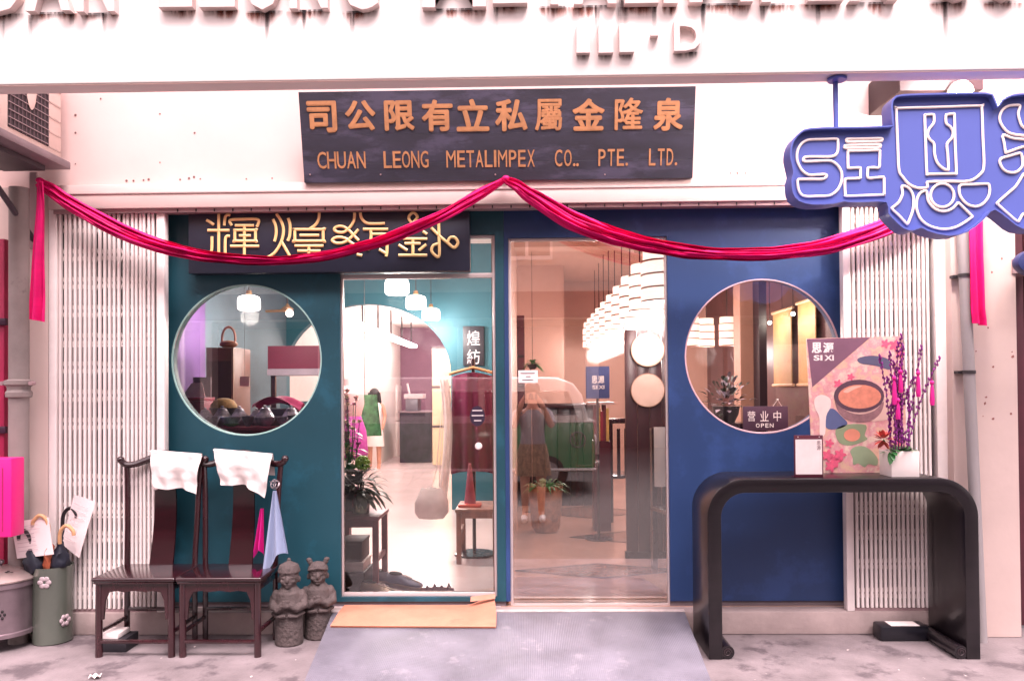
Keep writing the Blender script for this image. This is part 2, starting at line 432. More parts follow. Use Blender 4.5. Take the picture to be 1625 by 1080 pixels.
m_pipe = M('old_grey_pipe', '#8b7f7c', 0.7, var=0.18, scale=4, spots=('#4f4746', 6, 0.6, 0.5), bump=0.1)
pL = P(30, 640, -0.12)
dp = thing('drain_pipe', 'thick grey drain pipe with a collar at the left edge', 'pipe', (pL.x, -0.12, 0))
MB().lathe([(0.052, 0.0), (0.052, 2.58)], (pL.x, -0.12, 0), 24).build('pipe', m_pipe, dp)
zc = FZ(610, -0.12, 30)
MB().lathe([(0.053, -0.075), (0.066, -0.07), (0.068, -0.045), (0.058, -0.03), (0.060, -0.012), (0.074, 0.0), (0.074, 0.022), (0.053, 0.03)], (pL.x, -0.12, zc), 24).build('collar', m_pipe, dp)
for s_ in (-1, 1): MB().lathe([(0.012, -0.02), (0.012, 0.02)], (pL.x + s_ * 0.082, -0.13, zc + 0.008), 10, axis='Y').build('bolt', m_rail, dp)
pA, pB = P(1528, 380, -0.13), P(1552, 900, -0.13)
dr = thing('drain_pipe', 'slim grey drain pipe with black clamps on the right pilaster', 'pipe', (pB.x, -0.13, 0))
x_of = lambda z: pA.x + (pB.x - pA.x) * (z - pA.z) / (pB.z - pA.z)
MB().tube([(x_of(0.0), -0.13, 0.0), (x_of(7.0), -0.13, 7.0)], 0.030, 20).build('pipe', M('grey_pvc', '#8d8788', 0.45, var=0.06), dr)
for py in (437, 590):
    z = FZ(py, -0.13, 1540)
    o = MB().lathe([(0.034, -0.009), (0.034, 0.009)], (x_of(z), -0.13, z), 20).box(x_of(z) - 0.045, x_of(z) + 0.045, -0.1, -0.058, z - 0.008, z + 0.008).build('clamp', M('black_clamp', '#2a2328', 0.6), dr)

# neighbour's bays at both edges
m_red = M('crimson_paint', '#a5184a', 0.5, var=0.15)
nb = thing('gate_post', 'crimson painted post of the next shop at the left edge', 'post', (P(2, 640, -0.06).x, -0.06, 0))
xp = P(2, 640, -0.06).x
MB().box(xp - 0.03, xp + 0.03, -0.08, -0.03, 0, 2.3).build('post', m_red, nb, bevel=0.004)
for z in (1.2, 1.82): MB().box(xp - 0.3, xp + 0.05, -0.1, -0.075, z - 0.02, z + 0.02).build('crossbar', M('dark_plum', '#3b1430', 0.5), nb, bevel=0.003)
m_mar = M('maroon_shutter', '#4a1a26', 0.6, var=0.2)
nr = thing('shutter', 'dark maroon shutter of the neighbouring shop at the right edge', 'shutter', (3.1, 0.15, 0))
for i in range(5):
    x = xr1 + 0.005 + i * 0.14
    MB().box(x, x + 0.135, 0.1, 0.14, 0.02, 2.9).build('shutter_board', m_mar, nr, bevel=0.006)
MB().box(xr1 + 0.004, xr1 + 0.72, 0.06, 0.16, 2.9, 2.98).build('shutter_head', M('navy_head', '#2a2f57', 0.5), nr)
ns = thing('neighbour_sign', 'blue rounded end of a sign poking in beyond the right pilaster', 'sign', P(1640, 415, -0.2))
q = P(1648, 416, -0.2)
MB().plate(circ(q.x, q.z, 0.12, 0.075, 32), (), -0.22, -0.16).build('sign_board', M('neighbour_navy', '#232c5c', 0.5), ns, bevel=0.008)
MB().box(q.x - 0.02, q.x + 0.02, -0.165, -0.06, q.z - 0.02, q.z + 0.02).build('bracket', m_rail, ns)
MB().box(q.x - 0.06, q.x + 0.12, -0.07, 0.07, q.z - 0.04, q.z + 0.04).build('wall_plate', m_rail, ns)

# ================================================================ folding gates
m_gate = M('gate_paint', '#ebe0dd', 0.45, var=0.05, scale=14, spots=('#8d7a82', 11, 0.68, 0.5))
m_back = M('gate_shade', '#0f1120', 0.8)  # shade behind the gates put into this dark colour
def gate(label, xa, xb, jamb, endpost, centres, zbot, ztop, side):
    g = thing('folding_gate', label, 'gate', ((xa + xb) / 2, 0.03, zbot))
    MB().box(jamb[0], jamb[1], 0.0, 0.075, zbot, ztop).build('jamb', m_gate, g, bevel=0.004)
    MB().box(endpost[0], endpost[1], 0.005, 0.06, zbot, ztop - 0.015).build('end_post', m_gate, g, bevel=0.004)
    MB().box(min(centres) - 0.02, max(centres) + 0.02, 0.018, 0.04, zbot, zbot + 0.016).build('bottom_track', m_rail, g)
    hw = 0.0073
    me = None
    for c in centres:
        if me is None:
            o = MB().box(-hw, hw, 0.008, 0.03, zbot + 0.018, ztop - 0.018).build('slat', m_gate, None, bevel=0.002, seg=1); me = o.data
        else:
            o = bpy.data.objects.new('slat', me); COL.objects.link(o)
        o.parent = g; o.location = Vector((c, random.uniform(-0.002, 0.002), 0)) - Vector((g.location.x, g.location.y, g.location.z))
        o.rotation_euler = (0, random.uniform(-0.0012, 0.0012), random.uniform(-0.03, 0.03))
    # scissor links between the slats, row by row
    H = ztop - zbot; rows = 14
    b = MB()
    for k in range(rows):
        z = zbot + 0.1 + (H - 0.2) * k / (rows - 1)
        if k in (5,): continue
        for c0, c1 in zip(centres, centres[1:]):
            if abs(c1 - c0) > 0.05: continue
            for (za, zb_) in ((z - 0.032, z + 0.032), (z + 0.032, z - 0.032)):
                y = 0.032 if za < zb_ else 0.037
                t = 0.0022
                b.face([(c0, y, za - t * 5), (c1, y, zb_ - t * 5), (c1, y, zb_ + t * 5), (c0, y, za + t * 5)])
                b.face([(c0, y + 0.003, za - t * 5), (c1, y + 0.003, zb_ - t * 5), (c1, y + 0.003, zb_ + t * 5), (c0, y + 0.003, za + t * 5)])
    props(b.build('scissor_links', m_gate, g), kind='stuff')
    for z in (zbot + 0.55, zbot + H * 0.66):
        MB().box(min(centres), max(centres), 0.0305, 0.0315, z - 0.006, z + 0.006).build('tie_bar', m_gate, g)
    return g
GT = FZ(328, 0.02, 830)
for xa_, xb_w, lb_ in ((FX(78, 0.12), FX(254.5, 0.12), 'backing coloured dark for the shade behind the left folding gate'), (FX(1347.5, 0.12), FX(1512, 0.12), 'backing coloured dark for the shade behind the right folding gate')):
    bd_ = thing('shade_backing', lb_, 'shade_backing', ((xa_ + xb_w) / 2, 0.13, ZT))
    for k in range(4):
        MB().box(xa_ + (xb_w - xa_) * k / 4 + 0.001, xa_ + (xb_w - xa_) * (k + 1) / 4 - 0.001, 0.13, 0.2, ZT, zl0).build('board', m_back, bd_)
lc = [FX(97 + 7.75 * i, 0.02) for i in range(14)] + [FX(204 + 6.6 * i, 0.02) for i in range(7)]
xgl = (FX(79, 0.02), FX(92, 0.02))
gate('white folding lattice gate pushed aside on the left, behind the dark chairs', xgl[0], FX(263, 0.02), xgl, (FX(250, 0.02), FX(263, 0.02)), lc, ZT + 0.001, GT + 0.012, -1)
rc = [FX(1357 + 7.3 * i, 0.02) for i in range(17)]
xgr = (FX(1484, 0.02), FX(1512, 0.02))
gate('white folding lattice gate pushed aside on the right, behind the console table', FX(1339, 0.02), xgr[1], xgr, (FX(1339, 0.02), FX(1351, 0.02)), rc, ZT + 0.001, GT + 0.012, 1)

# ================================================================ shopfront walls, teal and blue
m_teal = M('teal_paint', '#114350', 0.5, var=0.14, scale=1.3, spots=('#1f5a6e', 2.8, 0.53, 0.5), bump=0.04, bscale=20, rvar=0.08)
m_blue = M('blue_paint', '#1f3966', 0.5, var=0.14, scale=1.3, spots=('#304c84', 2.8, 0.53, 0.5), bump=0.04, bscale=20, rvar=0.08)
PY0, PY1 = 0.12, 0.2
TZ0, TZ1 = ZT, FZ(322, PY0)
XT0, XM, XB1 = FX(255, PY0), FX(801, PY0), FX(1347, PY0)
cL = P(391, 571, PY0); rL = 121 / FPX * (PY0 - CAM.y)
cRt = P(1210, 565, PY0); rR = 122 / FPX * (PY0 - CAM.y)
dl = (FX(540, PY0), FX(787, PY0), FZ(947, PY0, 660), FZ(373, PY0, 660))
dR = (FX(808, PY0), FX(1061, PY0), ZT + 0.001, FZ(376, PY0, 930))
tw = thing('teal_shopfront', 'teal painted shopfront wall with a round window and a glass door', 'wall', ((XT0 + XM) / 2, PY0, ZT))
bw = thing('blue_shopfront', 'deep blue painted shopfront wall with a round window and a doorway', 'wall', ((XB1 + XM) / 2, PY0, ZT))
zskirt = ZT + 0.03
MB().plate(rect(XT0, XM, zskirt, TZ1), [circ(cL.x, cL.z, rL), rect(dl[0], dl[1], dl[2], dl[3])], PY0, PY1).build('wall_panel', m_teal, tw)
MB().plate([(XM + 0.001, zskirt), (dR[0], zskirt), (dR[0], dR[3]), (dR[1], dR[3]), (dR[1], zskirt), (XB1, zskirt), (XB1, TZ1), (XM + 0.001, TZ1)], [circ(cRt.x, cRt.z, rR)], PY0, PY1).build('wall_panel', m_blue, bw)
m_skirt = M('skirting', '#6d6166', 0.7, var=0.2)
MB().box(XT0, dl[0] + 0.4, PY0 + 0.012, PY1 - 0.012, ZT, zskirt - 0.0005).build('skirting', m_skirt, tw)
MB().box(dl[0] + 0.401, XM, PY0 + 0.012, PY1 - 0.012, ZT, zskirt - 0.0005).build('skirting', m_skirt, tw)
MB().box(dR[1], XB1, PY0 + 0.012, PY1 - 0.012, ZT, zskirt - 0.0005).build('skirting', m_skirt, bw)
g_main = GLASS('clear_glass', 0.075)
g_round = GLASS('window_glass', 0.2); g_round2 = GLASS('window_glass_clear', 0.09)
for par, c, r_, mm in ((tw, cL, rL, M('glass_edge_green', '#9fc4bd', 0.25)), (bw, cRt, rR, M('glass_edge_pink', '#c9a9b0', 0.3))):
    gp = MB().plate(circ(c.x, c.z, r_ - 0.001, n=72), (), PY0 + 0.02, PY0 + 0.028).build('round_window', g_round if par is tw else g_round2, par)
    MB().tube([(c.x + (r_ - 0.003) * math.cos(a), PY0 + 0.004, c.z + (r_ - 0.003) * math.sin(a)) for a in [2 * math.pi * k / 72 for k in range(72)]], 0.006, 6, True).build('window_rim', mm, gp)

# ---------------- doors
m_alu = M('pale_frame', '#c9bcbb', 0.35, 0.2, var=0.05)
gd = thing('glass_door', 'clear glass door in the teal shopfront with shoes behind it', 'door', ((dl[0] + dl[1]) / 2, PY0, dl[2]))
x0, x1, z0, z1 = dl
for a, b, c, d in ((x0, x0 + 0.012, z0, z1), (x1 - 0.016, x1, z0, z1), (x0 + 0.012, x1 - 0.016, z0, z0 + 0.024), (x0 + 0.012, x1 - 0.016, z1 - 0.018, z1)):
    MB().box(a, b, PY0 + 0.018, PY0 + 0.055, c, d).build('frame_rail', m_alu, gd, bevel=0.002)
tz = FZ(437, PY0, 660)
MB().box(x0 + 0.012, x1 - 0.016, PY0 + 0.022, PY0 + 0.05, tz - 0.014, tz + 0.014).build('transom', m_alu, gd, bevel=0.002)
MB().box(x0 + 0.013, x1 - 0.017, PY0 + 0.03, PY0 + 0.038, z0 + 0.025, tz - 0.015).build('pane', g_main, gd)
MB().box(x0 + 0.013, x1 - 0.017, PY0 + 0.03, PY0 + 0.038, tz + 0.015, z1 - 0.019).build('pane', g_main, gd)
k = P(759, 708, PY0)
MB().lathe([(0.0205, 0.0), (0.022, -0.006), (0.016, -0.012), (0.0, -0.013)], (k.x, PY0 + 0.03, k.z), 20, axis='Y', cap=False).build('knob', M('knob_white', '#e4d6d2', 0.3), gd)
st = P(757, 660, PY0)
MB().plate(circ(st.x, st.z, 0.045, 0.06, 28), (), PY0 + 0.0285, PY0 + 0.0298).build('door_sticker', M('sticker_dark', '#2b1c33', 0.5), gd)
for i, (aa, bb) in enumerate(((-0.03, 0.03), (-0.034, 0.036), (-0.02, 0.024))):
    MB().box(st.x + aa, st.x + bb, PY0 + 0.0275, PY0 + 0.0283, st.z + 0.03 - i * 0.03, st.z + 0.036 - i * 0.03).build('sticker_line', M('sticker_pale', '#d9cfd0', 0.5), gd)
gr = thing('glass_door', 'clear glass door of the blue shopfront reflecting the street', 'door', ((dR[0] + dR[1]) / 2, PY0, ZT))
x0, x1, z0, z1 = dR
for a, b, c, d in ((x0, x0 + 0.016, z0, z1), (x1 - 0.012, x1, z0, z1), (x0 + 0.016, x1 - 0.012, z1 - 0.016, z1)):
    MB().box(a, b, PY0 + 0.018, PY0 + 0.055, c, d).build('frame_rail', m_alu, gr, bevel=0.002)
MB().box(x0 + 0.017, x1 - 0.013, PY0 + 0.03, PY0 + 0.038, z0 + 0.012, z1 - 0.017).build('pane', GLASS('mirrorish_glass', 0.24), gr)
MB().box(x0, x1, PY0 + 0.02, PY0 + 0.05, ZT + 0.0005, ZT + 0.011).build('threshold_bar', m_alu, gr)
n0 = P(838, 597, PY0)
nt_ = MB().box(n0.x - 0.058, n0.x + 0.058, PY0 + 0.0275, PY0 + 0.0292, n0.z - 0.037, n0.z + 0.037).build('door_notice', M('notice_paper', '#e8dbd8', 0.7), gr)
for i, (aa, bb) in enumerate(((-0.045, 0.04), (-0.012, 0.014), (-0.035, 0.03))):
    MB().box(n0.x + aa, n0.x + bb, PY0 + 0.0265, PY0 + 0.0272, n0.z + 0.017 - i * 0.02, n0.z + 0.022 - i * 0.02).build('printed_line', M('print_dark', '#5d4a52', 0.7), nt_)
# knocked-out head above the gold sign: plain header strip behind
MB().box(XT0, XM, PY0 + 0.01, PY1, TZ1, zl0).build('header', m_teal, tw)
MB().box(XM + 0.001, XB1, PY0 + 0.01, PY1, TZ1, zl0).build('header', m_blue, bw)

# ================================================================ ramp and mat
m_ramp = M('ramp_steel', '#77747f', 0.45, 0.25, var=0.28, scale=4, stretch=(1, 1, 1), spots=('#a39da6', 7, 0.6, 0.5), rvar=0.14)
t = m_ramp.node_tree
tc = t.nodes.new('ShaderNodeTexCoord'); wv_ = t.nodes.new('ShaderNodeTexWave'); wv_.inputs['Scale'].default_value = 34; wv_.bands_direction = 'X'; wv_.inputs['Distortion'].default_value = 0.3
bp = t.nodes.new('ShaderNodeBump'); bp.inputs['Strength'].default_value = 0.35; bp.inputs['Distance'].default_value = 0.004
t.links.new(tc.outputs['Object'], wv_.inputs[0]); t.links.new(wv_.outputs['Fac'], bp.inputs['Height']); t.links.new(bp.outputs[0], t.nodes['Principled BSDF'].inputs['Normal'])
rp = thing('ramp', 'bluish grey ribbed metal ramp leading up to the two doors', 'ramp', (0, -0.6, 0))
xa, xb = P(527, 985, -0.01).x, P(1087, 975, -0.01).x
ye = -1.05
rm = MB()
A = [(xa, -0.004, ZT + 0.003), (xb, -0.004, ZT + 0.003), (xb - 0.05, ye, 0.012), (xa + 0.09, ye, 0.012)]
B = [(x, y, 0.0005) for x, y, z in A]
rm.face(A); rm.face(B[::-1])
for i in range(4): rm.face([A[i], B[i], B[(i + 1) % 4], A[(i + 1) % 4]])
bmesh.ops.remove_doubles(rm.bm, verts=rm.bm.verts[:], dist=1e-5)
rm.build('ramp_plate', m_ramp, rp, bevel=0.003)
MB().box(xa + 0.0, xb, -0.012, 0.03, ZT + 0.0035, ZT + 0.008).build('ramp_lip', M('ramp_lip', '#cbbcb9', 0.5, 0.3, var=0.2, scale=20), rp)

m_mat = M('tan_mat', '#bd7e66', 0.65, var=0.14, scale=7, bump=0.25, bscale=220, spots=('#9c6350', 6, 0.6, 0.5))
zm = lambda y: ZT + 0.012 if y > -0.012 else ZT + 0.012 + (y + 0.012) * 0.112
mo = thing('door_mat', 'tan mat with a curled corner lying at the teal door', 'mat', (P(655, 975, -0.1).x, -0.1, ZT))
c4 = [FY(524, 992, ZT - 0.01), FY(787, 993, ZT - 0.01), FY(789, 957, ZT + 0.01), FY(549, 957, ZT + 0.01)]
def matpt(u, v):
    a = c4[0].lerp(c4[1], u); b = c4[3].lerp(c4[2], u); p = a.lerp(b, v)
    p.y = min(p.y, PY0 - 0.004)
    p.z = zm(p.y) + 0.003 * math.sin(u * 7) * math.sin(v * 3)
    k = max(0, (u - 0.82) / 0.18) * max(0, (v - 0.45) / 0.55)
    p.z += 0.055 * k; p.x -= 0.02 * k
    return p
MB().grid(matpt, 30, 10).grid(lambda u, v: matpt(u, v) - Vector((0, 0, 0.006)), 30, 10).build('mat_sheet', m_mat, mo)
cu = MB()
ca, cb = P(747, 951, PY0 - 0.04), P(786, 946, PY0 - 0.04)
cu.grid(lambda u, v: ca.lerp(cb, u) + Vector((0, -0.02 * math.sin(math.pi * v), -0.012 + 0.028 * v + 0.01 * math.cos(v * 5))), 10, 8)
cu.build('curled_corner', m_mat, mo)
# ================================================================ old signboard, tilted forward
m_board = M('old_navy_board', '#262534', 0.6, var=0.45, scale=3.5, stretch=(0.8, 1, 2.5), spots=('#4a465c', 3.0, 0.52, 0.6), bump=0.08)
m_orange = M('orange_paint', '#ab7850', 0.65, var=0.2, scale=18)
sb0, sb1 = P(483, 289, -0.05), P(1099, 284, -0.05)
zb0 = (sb0.z + sb1.z) / 2
# board frame: u along x, v up the tilted face
d_top = (1106 - 471) / FPX; wid = sb1.x - sb0.x
ytop = CAM.y + wid / d_top * 1.0
zt_ = (P(471, 146, ytop).z + P(1106, 137, ytop).z) / 2
hgt = math.hypot(zt_ - zb0, ytop + 0.05); tilt = math.atan2(-(ytop + 0.05), zt_ - zb0)
BM = Matrix.Translation((sb0.x, -0.05, zb0)) @ Matrix.Rotation(tilt, 4, 'X')
sbd = thing('signboard', 'old dark wooden signboard with orange Chinese and English company name', 'signboard', (sb0.x + wid / 2, -0.05, zb0))
cuts = [0, 0.21, 0.53, 0.77, 1.0]
for a, b in zip(cuts, cuts[1:]):
    MB().box(0, wid, 0, 0.025, a * hgt + 0.0003, b * hgt - 0.0003, BM).build('plank', m_board, sbd, bevel=0.0008, seg=1)
for x in (0.15, wid - 0.15):
    MB().box(x, x + 0.03, 0.026, 0.05, 0.01, hgt - 0.02, BM).build('batten', m_board, sbd)
def uv_of(px, py):
    """place on the tilted board that shows at a photograph pixel"""
    d = CR @ Vector(((px - CW / 2) / FPX, (CH / 2 - py + SH) / FPX, -1.0))
    n = BM.to_3x3() @ Vector((0, 1, 0)); o = BM @ Vector((0, 0, 0))
    h = CAM + d * ((o - CAM).dot(n) / d.dot(n)); q = BM.inverted() @ h
    return q.x, q.z
for ch, a, b, y0, y1 in (('司', 489, 533, 160, 211), ('公', 549, 595, 159, 208), ('限', 611, 657, 159, 208), ('有', 670, 718, 158, 209), ('立', 725, 776, 157, 209), ('私', 786, 837, 157, 209),
                         ('屬', 849, 892, 157, 208), ('金', 908, 960, 156, 208), ('隆', 975, 1021, 155, 207), ('泉', 1036, 1085, 155, 208)):
    u0, v0 = uv_of(a, y1); u1, v1 = uv_of(b, y0)
    put_text('character', ch, u0, u1, v0, v1, 0.0, 0.005, m_orange, sbd, mtx=BM, bold=0.034 if ch not in '屬隆' else 0.022)
for word, a, b in (('CHUAN', 503, 581), ('LEONG', 608, 681), ('METALIMPEX', 707, 850), ('CO..', 879, 919), ('PTE.', 948, 997), ('LTD.', 1028, 1075)):
    wts = {'I': 0.42, '.': 0.35, 'M': 1.2}
    ws = [wts.get(c, 1.0) for c in word]; tot = sum(ws); acc = 0
    for c, w_ in zip(word, ws):
        pa = a + (b - a) * acc / tot; pb = a + (b - a) * (acc + w_) / tot; acc += w_
        g = (pb - pa) * (0.10 if c != 'I' else 0.22); f_ = (a - 789) / 640.0
        yb_, yt_ = 268 - 5.5 * (pa - 503) / 570, 241 - 5.5 * (pa - 503) / 570
        if c == '.': yt_ = yb_ - 5; pa = pb - 6 if pb - pa > 6 else pa
        u0, v0 = uv_of(pa + g, yb_); u1, v1 = uv_of(pb - g, yt_)
        put_text('letter', c, u0, u1, v0, v1, 0.0, 0.003, m_orange, sbd, offset=0.006 if c not in 'M' else 0.0, mtx=BM)
for px in (492, 604, 786, 960):
    u, v = uv_of(px, 277)
    MB().lathe([(0.005, 0.0), (0.004, -0.004)], (0, 0, 0), 8, axis='Y').move(BM @ Matrix.Translation((u, 0, v))).build('nail', m_rail, sbd)

# ================================================================ dark sign with gold strokes over the teal door
m_navy = M('navy_sign_face', '#171a2c', 0.45, var=0.12, scale=2)
m_gold = M('gold_stroke', '#ecca8a', 0.35, 0.0, var=0.06, coat=0.3)
GY0, GY1 = 0.035, 0.115
g0, g1 = P(299, 434, GY0), P(745, 334, GY0)
gs = thing('gold_letter_sign', 'dark navy sign with flowing gold Chinese characters above the teal door', 'sign', ((g0.x + g1.x) / 2, GY0, g0.z))
MB().box(g0.x, g1.x, GY0, GY1, g0.z, min(g1.z, zl0 - 0.024)).build('sign_box', m_navy, gs, bevel=0.003)
def zA(pts): return [(260 + x / 5.4, 310 + y / 5.4) for x, y in pts]
def zB(pts): return [(520 + x / 5.4, 310 + y / 5.4) for x, y in pts]
chars = [
 [zA(s) for s in ([(365,212),(395,228),(428,252)], [(470,158),(470,340),(470,525)], [(568,172),(545,166),(526,188),(518,258)], [(375,300),(470,300),(562,300)],
   [(566,350),(540,350),(526,385),(526,525)], [(412,352),(412,430),(408,475),(392,508)], [(582,258),(568,212),(690,204),(805,206),(806,250),(795,268)],
   [(610,258),(690,258),(772,258)], [(608,298),(608,298),(785,298),(785,298),(785,390),(785,390),(608,390),(608,390),(608,298)], [(645,345),(745,345)], [(690,258),(690,400),(690,532)], [(570,435),(816,435)])],
 [zA(s) for s in ([(935,205),(958,260),(962,330),(948,394)], [(965,158),(1005,220),(1025,290),(1015,370),(985,440),(940,500),(875,538)], [(1008,395),(1045,460),(1086,532)],
   [(1065,195),(1081,250),(1079,340),(1062,390)], [(1332,148),(1326,205),(1296,255),(1248,288)], [(1122,292),(1122,292),(1365,292),(1365,292),(1365,390),(1365,390),(1122,390),(1122,390),(1122,292)],
   [(1165,342),(1330,342)], [(1122,432),(1367,432)], [(1145,475),(1342,475)], [(1122,520),(1367,520)], [(1243,435),(1243,520)])],
 [zB(s) for s in ([(230,148),(226,210),(195,268),(140,314),(85,314),(56,290),(85,266),(140,270),(195,312),(230,350),(266,386)],
   [(264,290),(215,345),(150,398),(80,410),(38,385),(80,358),(150,368),(205,408),(264,440)], [(92,468),(90,490)], [(140,465),(146,484)], [(186,462),(196,480)], [(250,505),(295,515)],
   [(280,148),(290,195),(330,235),(390,243),(490,240)], [(303,290),(518,290)], [(368,295),(372,350),(360,410),(345,470)], [(375,332),(495,332),(508,350),(508,480),(500,522)], [(505,500),(470,480),(440,462)], [(420,400),(445,388),(470,382)])],
 [zB(s) for s in ([(610,325),(690,270),(745,220),(768,180),(735,148),(702,170),(698,205),(730,245),(762,264)], [(800,210),(830,228)], [(815,308),(850,332)], [(645,372),(852,372)], [(660,412),(795,412)],
   [(730,372),(730,512)], [(608,423),(645,448),(682,470)], [(845,420),(815,445),(782,472)], [(606,512),(852,512)], [(950,148),(953,330),(955,515),(915,508),(890,470),(905,430),(952,412)],
   [(888,278),(955,345),(1020,400),(1083,447),(1116,405),(1090,362),(1050,362),(1028,398)])]]
def stroke(pts2, Y, r, mb, k=5, closed=False, flat=0.6):
    p3 = [P(x, y, Y) for x, y in pts2]
    sp = spline(p3, k, closed) if len(p3) > 2 else p3
    mb.tube(sp, r, 6, closed, flat)
for ch in chars:
    mb = MB()
    for s in ch: stroke(s, GY0 - 0.006, 0.0085, mb)
    mb.build('character', m_gold, gs, sharp=50)

# ================================================================ hanging blue sign with white outlines
m_sblue = M('sign_blue', '#5c65c0', 0.4)
m_sblue2 = M('hanging_sign_blue', '#4e5ba4', 0.45, var=0.05, scale=2)
m_line = M('white_sign_line', '#f0e0da', 0.4, var=0.03)
HY = -1.16
hp = P(1331, 123, HY)
hs_ = thing('hanging_sign', 'periwinkle blue cut-out sign with white outlined characters hanging at upper right', 'sign', (P(1450, 370, HY).x, HY, P(1450, 370, HY).z))
def z4(pts): return [(1200 + x / 3.374, 80 + y / 3.374) for x, y in pts]
def zE(pts): return [(1240 + x / 6.747, 180 + y / 6.747) for x, y in pts]
def zF(pts): return [(1390 + x / 4.319, 140 + y / 4.319) for x, y in pts]
out = z4([(172,600),(168,560),(180,500),(220,450),(275,428),(440,422),(690,416),(708,398),(704,310),(718,268),(765,250),(960,243),(1205,240),(1252,262),(1270,312),(1292,280),(1345,252),(1440,242),(1560,244),(1680,262),(1720,330),(1725,560),(1700,800),(1640,930),(1520,965),(1400,962),
          (1330,915),(1256,862),(1215,892),(1185,925),(1110,980),(1010,1000),(900,975),(866,957),(820,973),(770,960),(725,920),(690,880),(680,822),(570,822),(480,822),(455,818),(400,830),(290,835),(215,815),(182,770),(176,700),(186,665)])
op = [P(x, y, HY) for x, y in out]
o2 = [(p.x, p.z) for p in spline(op, 2, True)]
MB().plate(o2, (), HY, HY + 0.06).build('sign_board', m_sblue2, hs_)
# raised rim standing in front of the face, all round
def offset_in(pts, d):
    n = len(pts); area = sum(pts[k][0] * pts[(k + 1) % n][1] - pts[(k + 1) % n][0] * pts[k][1] for k in range(n)); sg = 1 if area > 0 else -1
    res = []
    for k in range(n):
        a, b, c_ = Vector(pts[k - 1]), Vector(pts[k]), Vector(pts[(k + 1) % n])
        t_ = ((b - a).normalized() + (c_ - b).normalized())
        t_ = t_.normalized() if t_.length > 1e-6 else (c_ - b).normalized()
        res.append((b.x - t_.y * d * sg, b.y + t_.x * d * sg))
    return res
MB().plate(o2, [offset_in(o2, 0.007)], HY - 0.032, HY + 0.001).build('edge_rim', m_sblue2, hs_, sharp=50)
paths = [
 ('glyph', [zE([(330,280),(460,277),(590,274),(606,300),(605,390),(585,440),(540,462),(400,464),(270,466),(236,490),(250,514),(380,512),(510,508),(570,530),(620,580),(647,650),(640,740),(600,820),(540,870),(480,885),(380,888),(270,890),(215,870),(182,810),(172,715),(182,708),(310,706),(440,704),(480,680),(475,655),(390,656),(300,660),(230,620),(185,550),(166,480),(176,390),(220,320),(275,288)])]),
 ('glyph', [zE([(700,290),(712,274),(890,272),(1068,268),(1072,292),(1055,300),(880,304),(712,306)]), zE([(680,358),(690,345),(870,340),(1048,335),(1058,352),(1040,366),(870,370),(692,374)]),
            zE([(712,420),(722,404),(880,400),(1040,395),(1054,412),(1052,500),(1046,578),(990,580),(934,584),(926,600),(928,690),(1010,688),(1098,684),(1100,700),(1100,862),(1090,872),(890,880),(700,886),(686,870),(680,780),(682,715),(700,700),(770,698),(842,694),(846,680),(846,592),(838,582),(780,584),(722,586),(714,570)])]),
 ('glyph', [zF([(140,150),(150,138),(430,130),(715,121),(726,132),(733,330),(740,530),(715,590),(640,636),(500,639),(362,642),(352,655),(350,680),(290,685),(230,660),(185,610),(158,560),(150,400)])]),
 ('glyph', [zF([(335,195),(342,184),(390,181),(398,190),(398,230),(388,252),(364,282),(355,320),(372,355),(398,382),(402,450),(420,510),(460,550),(490,560),(497,550),(492,450),(488,382),(520,342),(528,300),(510,265),(482,242),(480,190),(488,182),(530,178),(538,190),(543,380),(551,575),(540,586),(440,588),(360,589),(349,580),(341,380)])]),
 ('glyph', [zF([(180,672),(225,685),(253,730),(258,780),(252,840),(220,925),(208,926),(160,875),(110,828),(115,818),(158,780),(182,725)])]),
 ('glyph', [zF([(345,705),(308,716),(282,760),(280,830),(310,900),(370,945),(460,967),(540,955),(600,925),(655,886),(656,874),(610,828),(568,788),(556,792),(520,828),(460,845),(402,825),(362,780),(352,735)])]),
 ('glyph', [[(1390 + (455 + 80 * math.cos(a)) / 4.319, 140 + (735 + 80 * math.sin(a)) / 4.319) for a in [k * math.pi / 10 for k in range(20)]]]),
 ('glyph', [zF([(585,664),(670,660),(762,656),(776,668),(780,705),(768,750),(730,795),(680,812),(622,792),(580,742),(570,690)])]),
 ('glyph', [zF([(975,116),(905,123),(862,158),(848,210),(870,265),(920,310),(1020,326),(1120,330),(1180,290),(1200,220),(1150,260),(1080,280),(1010,268),(985,220),(976,170),(988,128)])]),
 ('glyph', [zF([(872,322),(940,344),(1040,352),(1180,346),(1188,360),(1100,385),(1000,405),(900,440),(888,436),(880,380)]), zF([(852,488),(920,464),(985,446),(1000,462),(1005,500),(1000,540),(960,576),(900,574),(862,540)])]),
 ('glyph', [zF([(1010,592),(960,670),(900,725),(832,786),(838,798),(900,855),(968,912),(985,900),(1015,860),(1080,880),(1160,900),(1230,830),(1180,760),(1100,690),(1050,620),(1030,590)])])]
for nm, subs in paths:
    mb = MB()
    for s in subs: stroke(s, HY - 0.004, 0.0058, mb, 4, True, 0.8)
    mb.build(nm, m_line, hs_, sharp=60)
zj = P(1331, 205, HY).z
MB().cyl((hp.x, HY + 0.035, zj - 0.05), (hp.x, HY + 0.035, zb), 0.0115).build('hanging_rod', m_sblue2, hs_)
MB().lathe([(0.038, -0.012), (0.041, -0.008), (0.041, -0.0005)], (hp.x, HY + 0.02, zb - 0.004), 24).build('ceiling_plate', m_sblue2, hs_)
x2 = P(1600, 123, HY).x + 0.18
MB().cyl((x2, HY + 0.035, P(1600, 200, HY).z), (x2, HY + 0.035, zb), 0.0115).build('hanging_rod', m_sblue2, hs_)
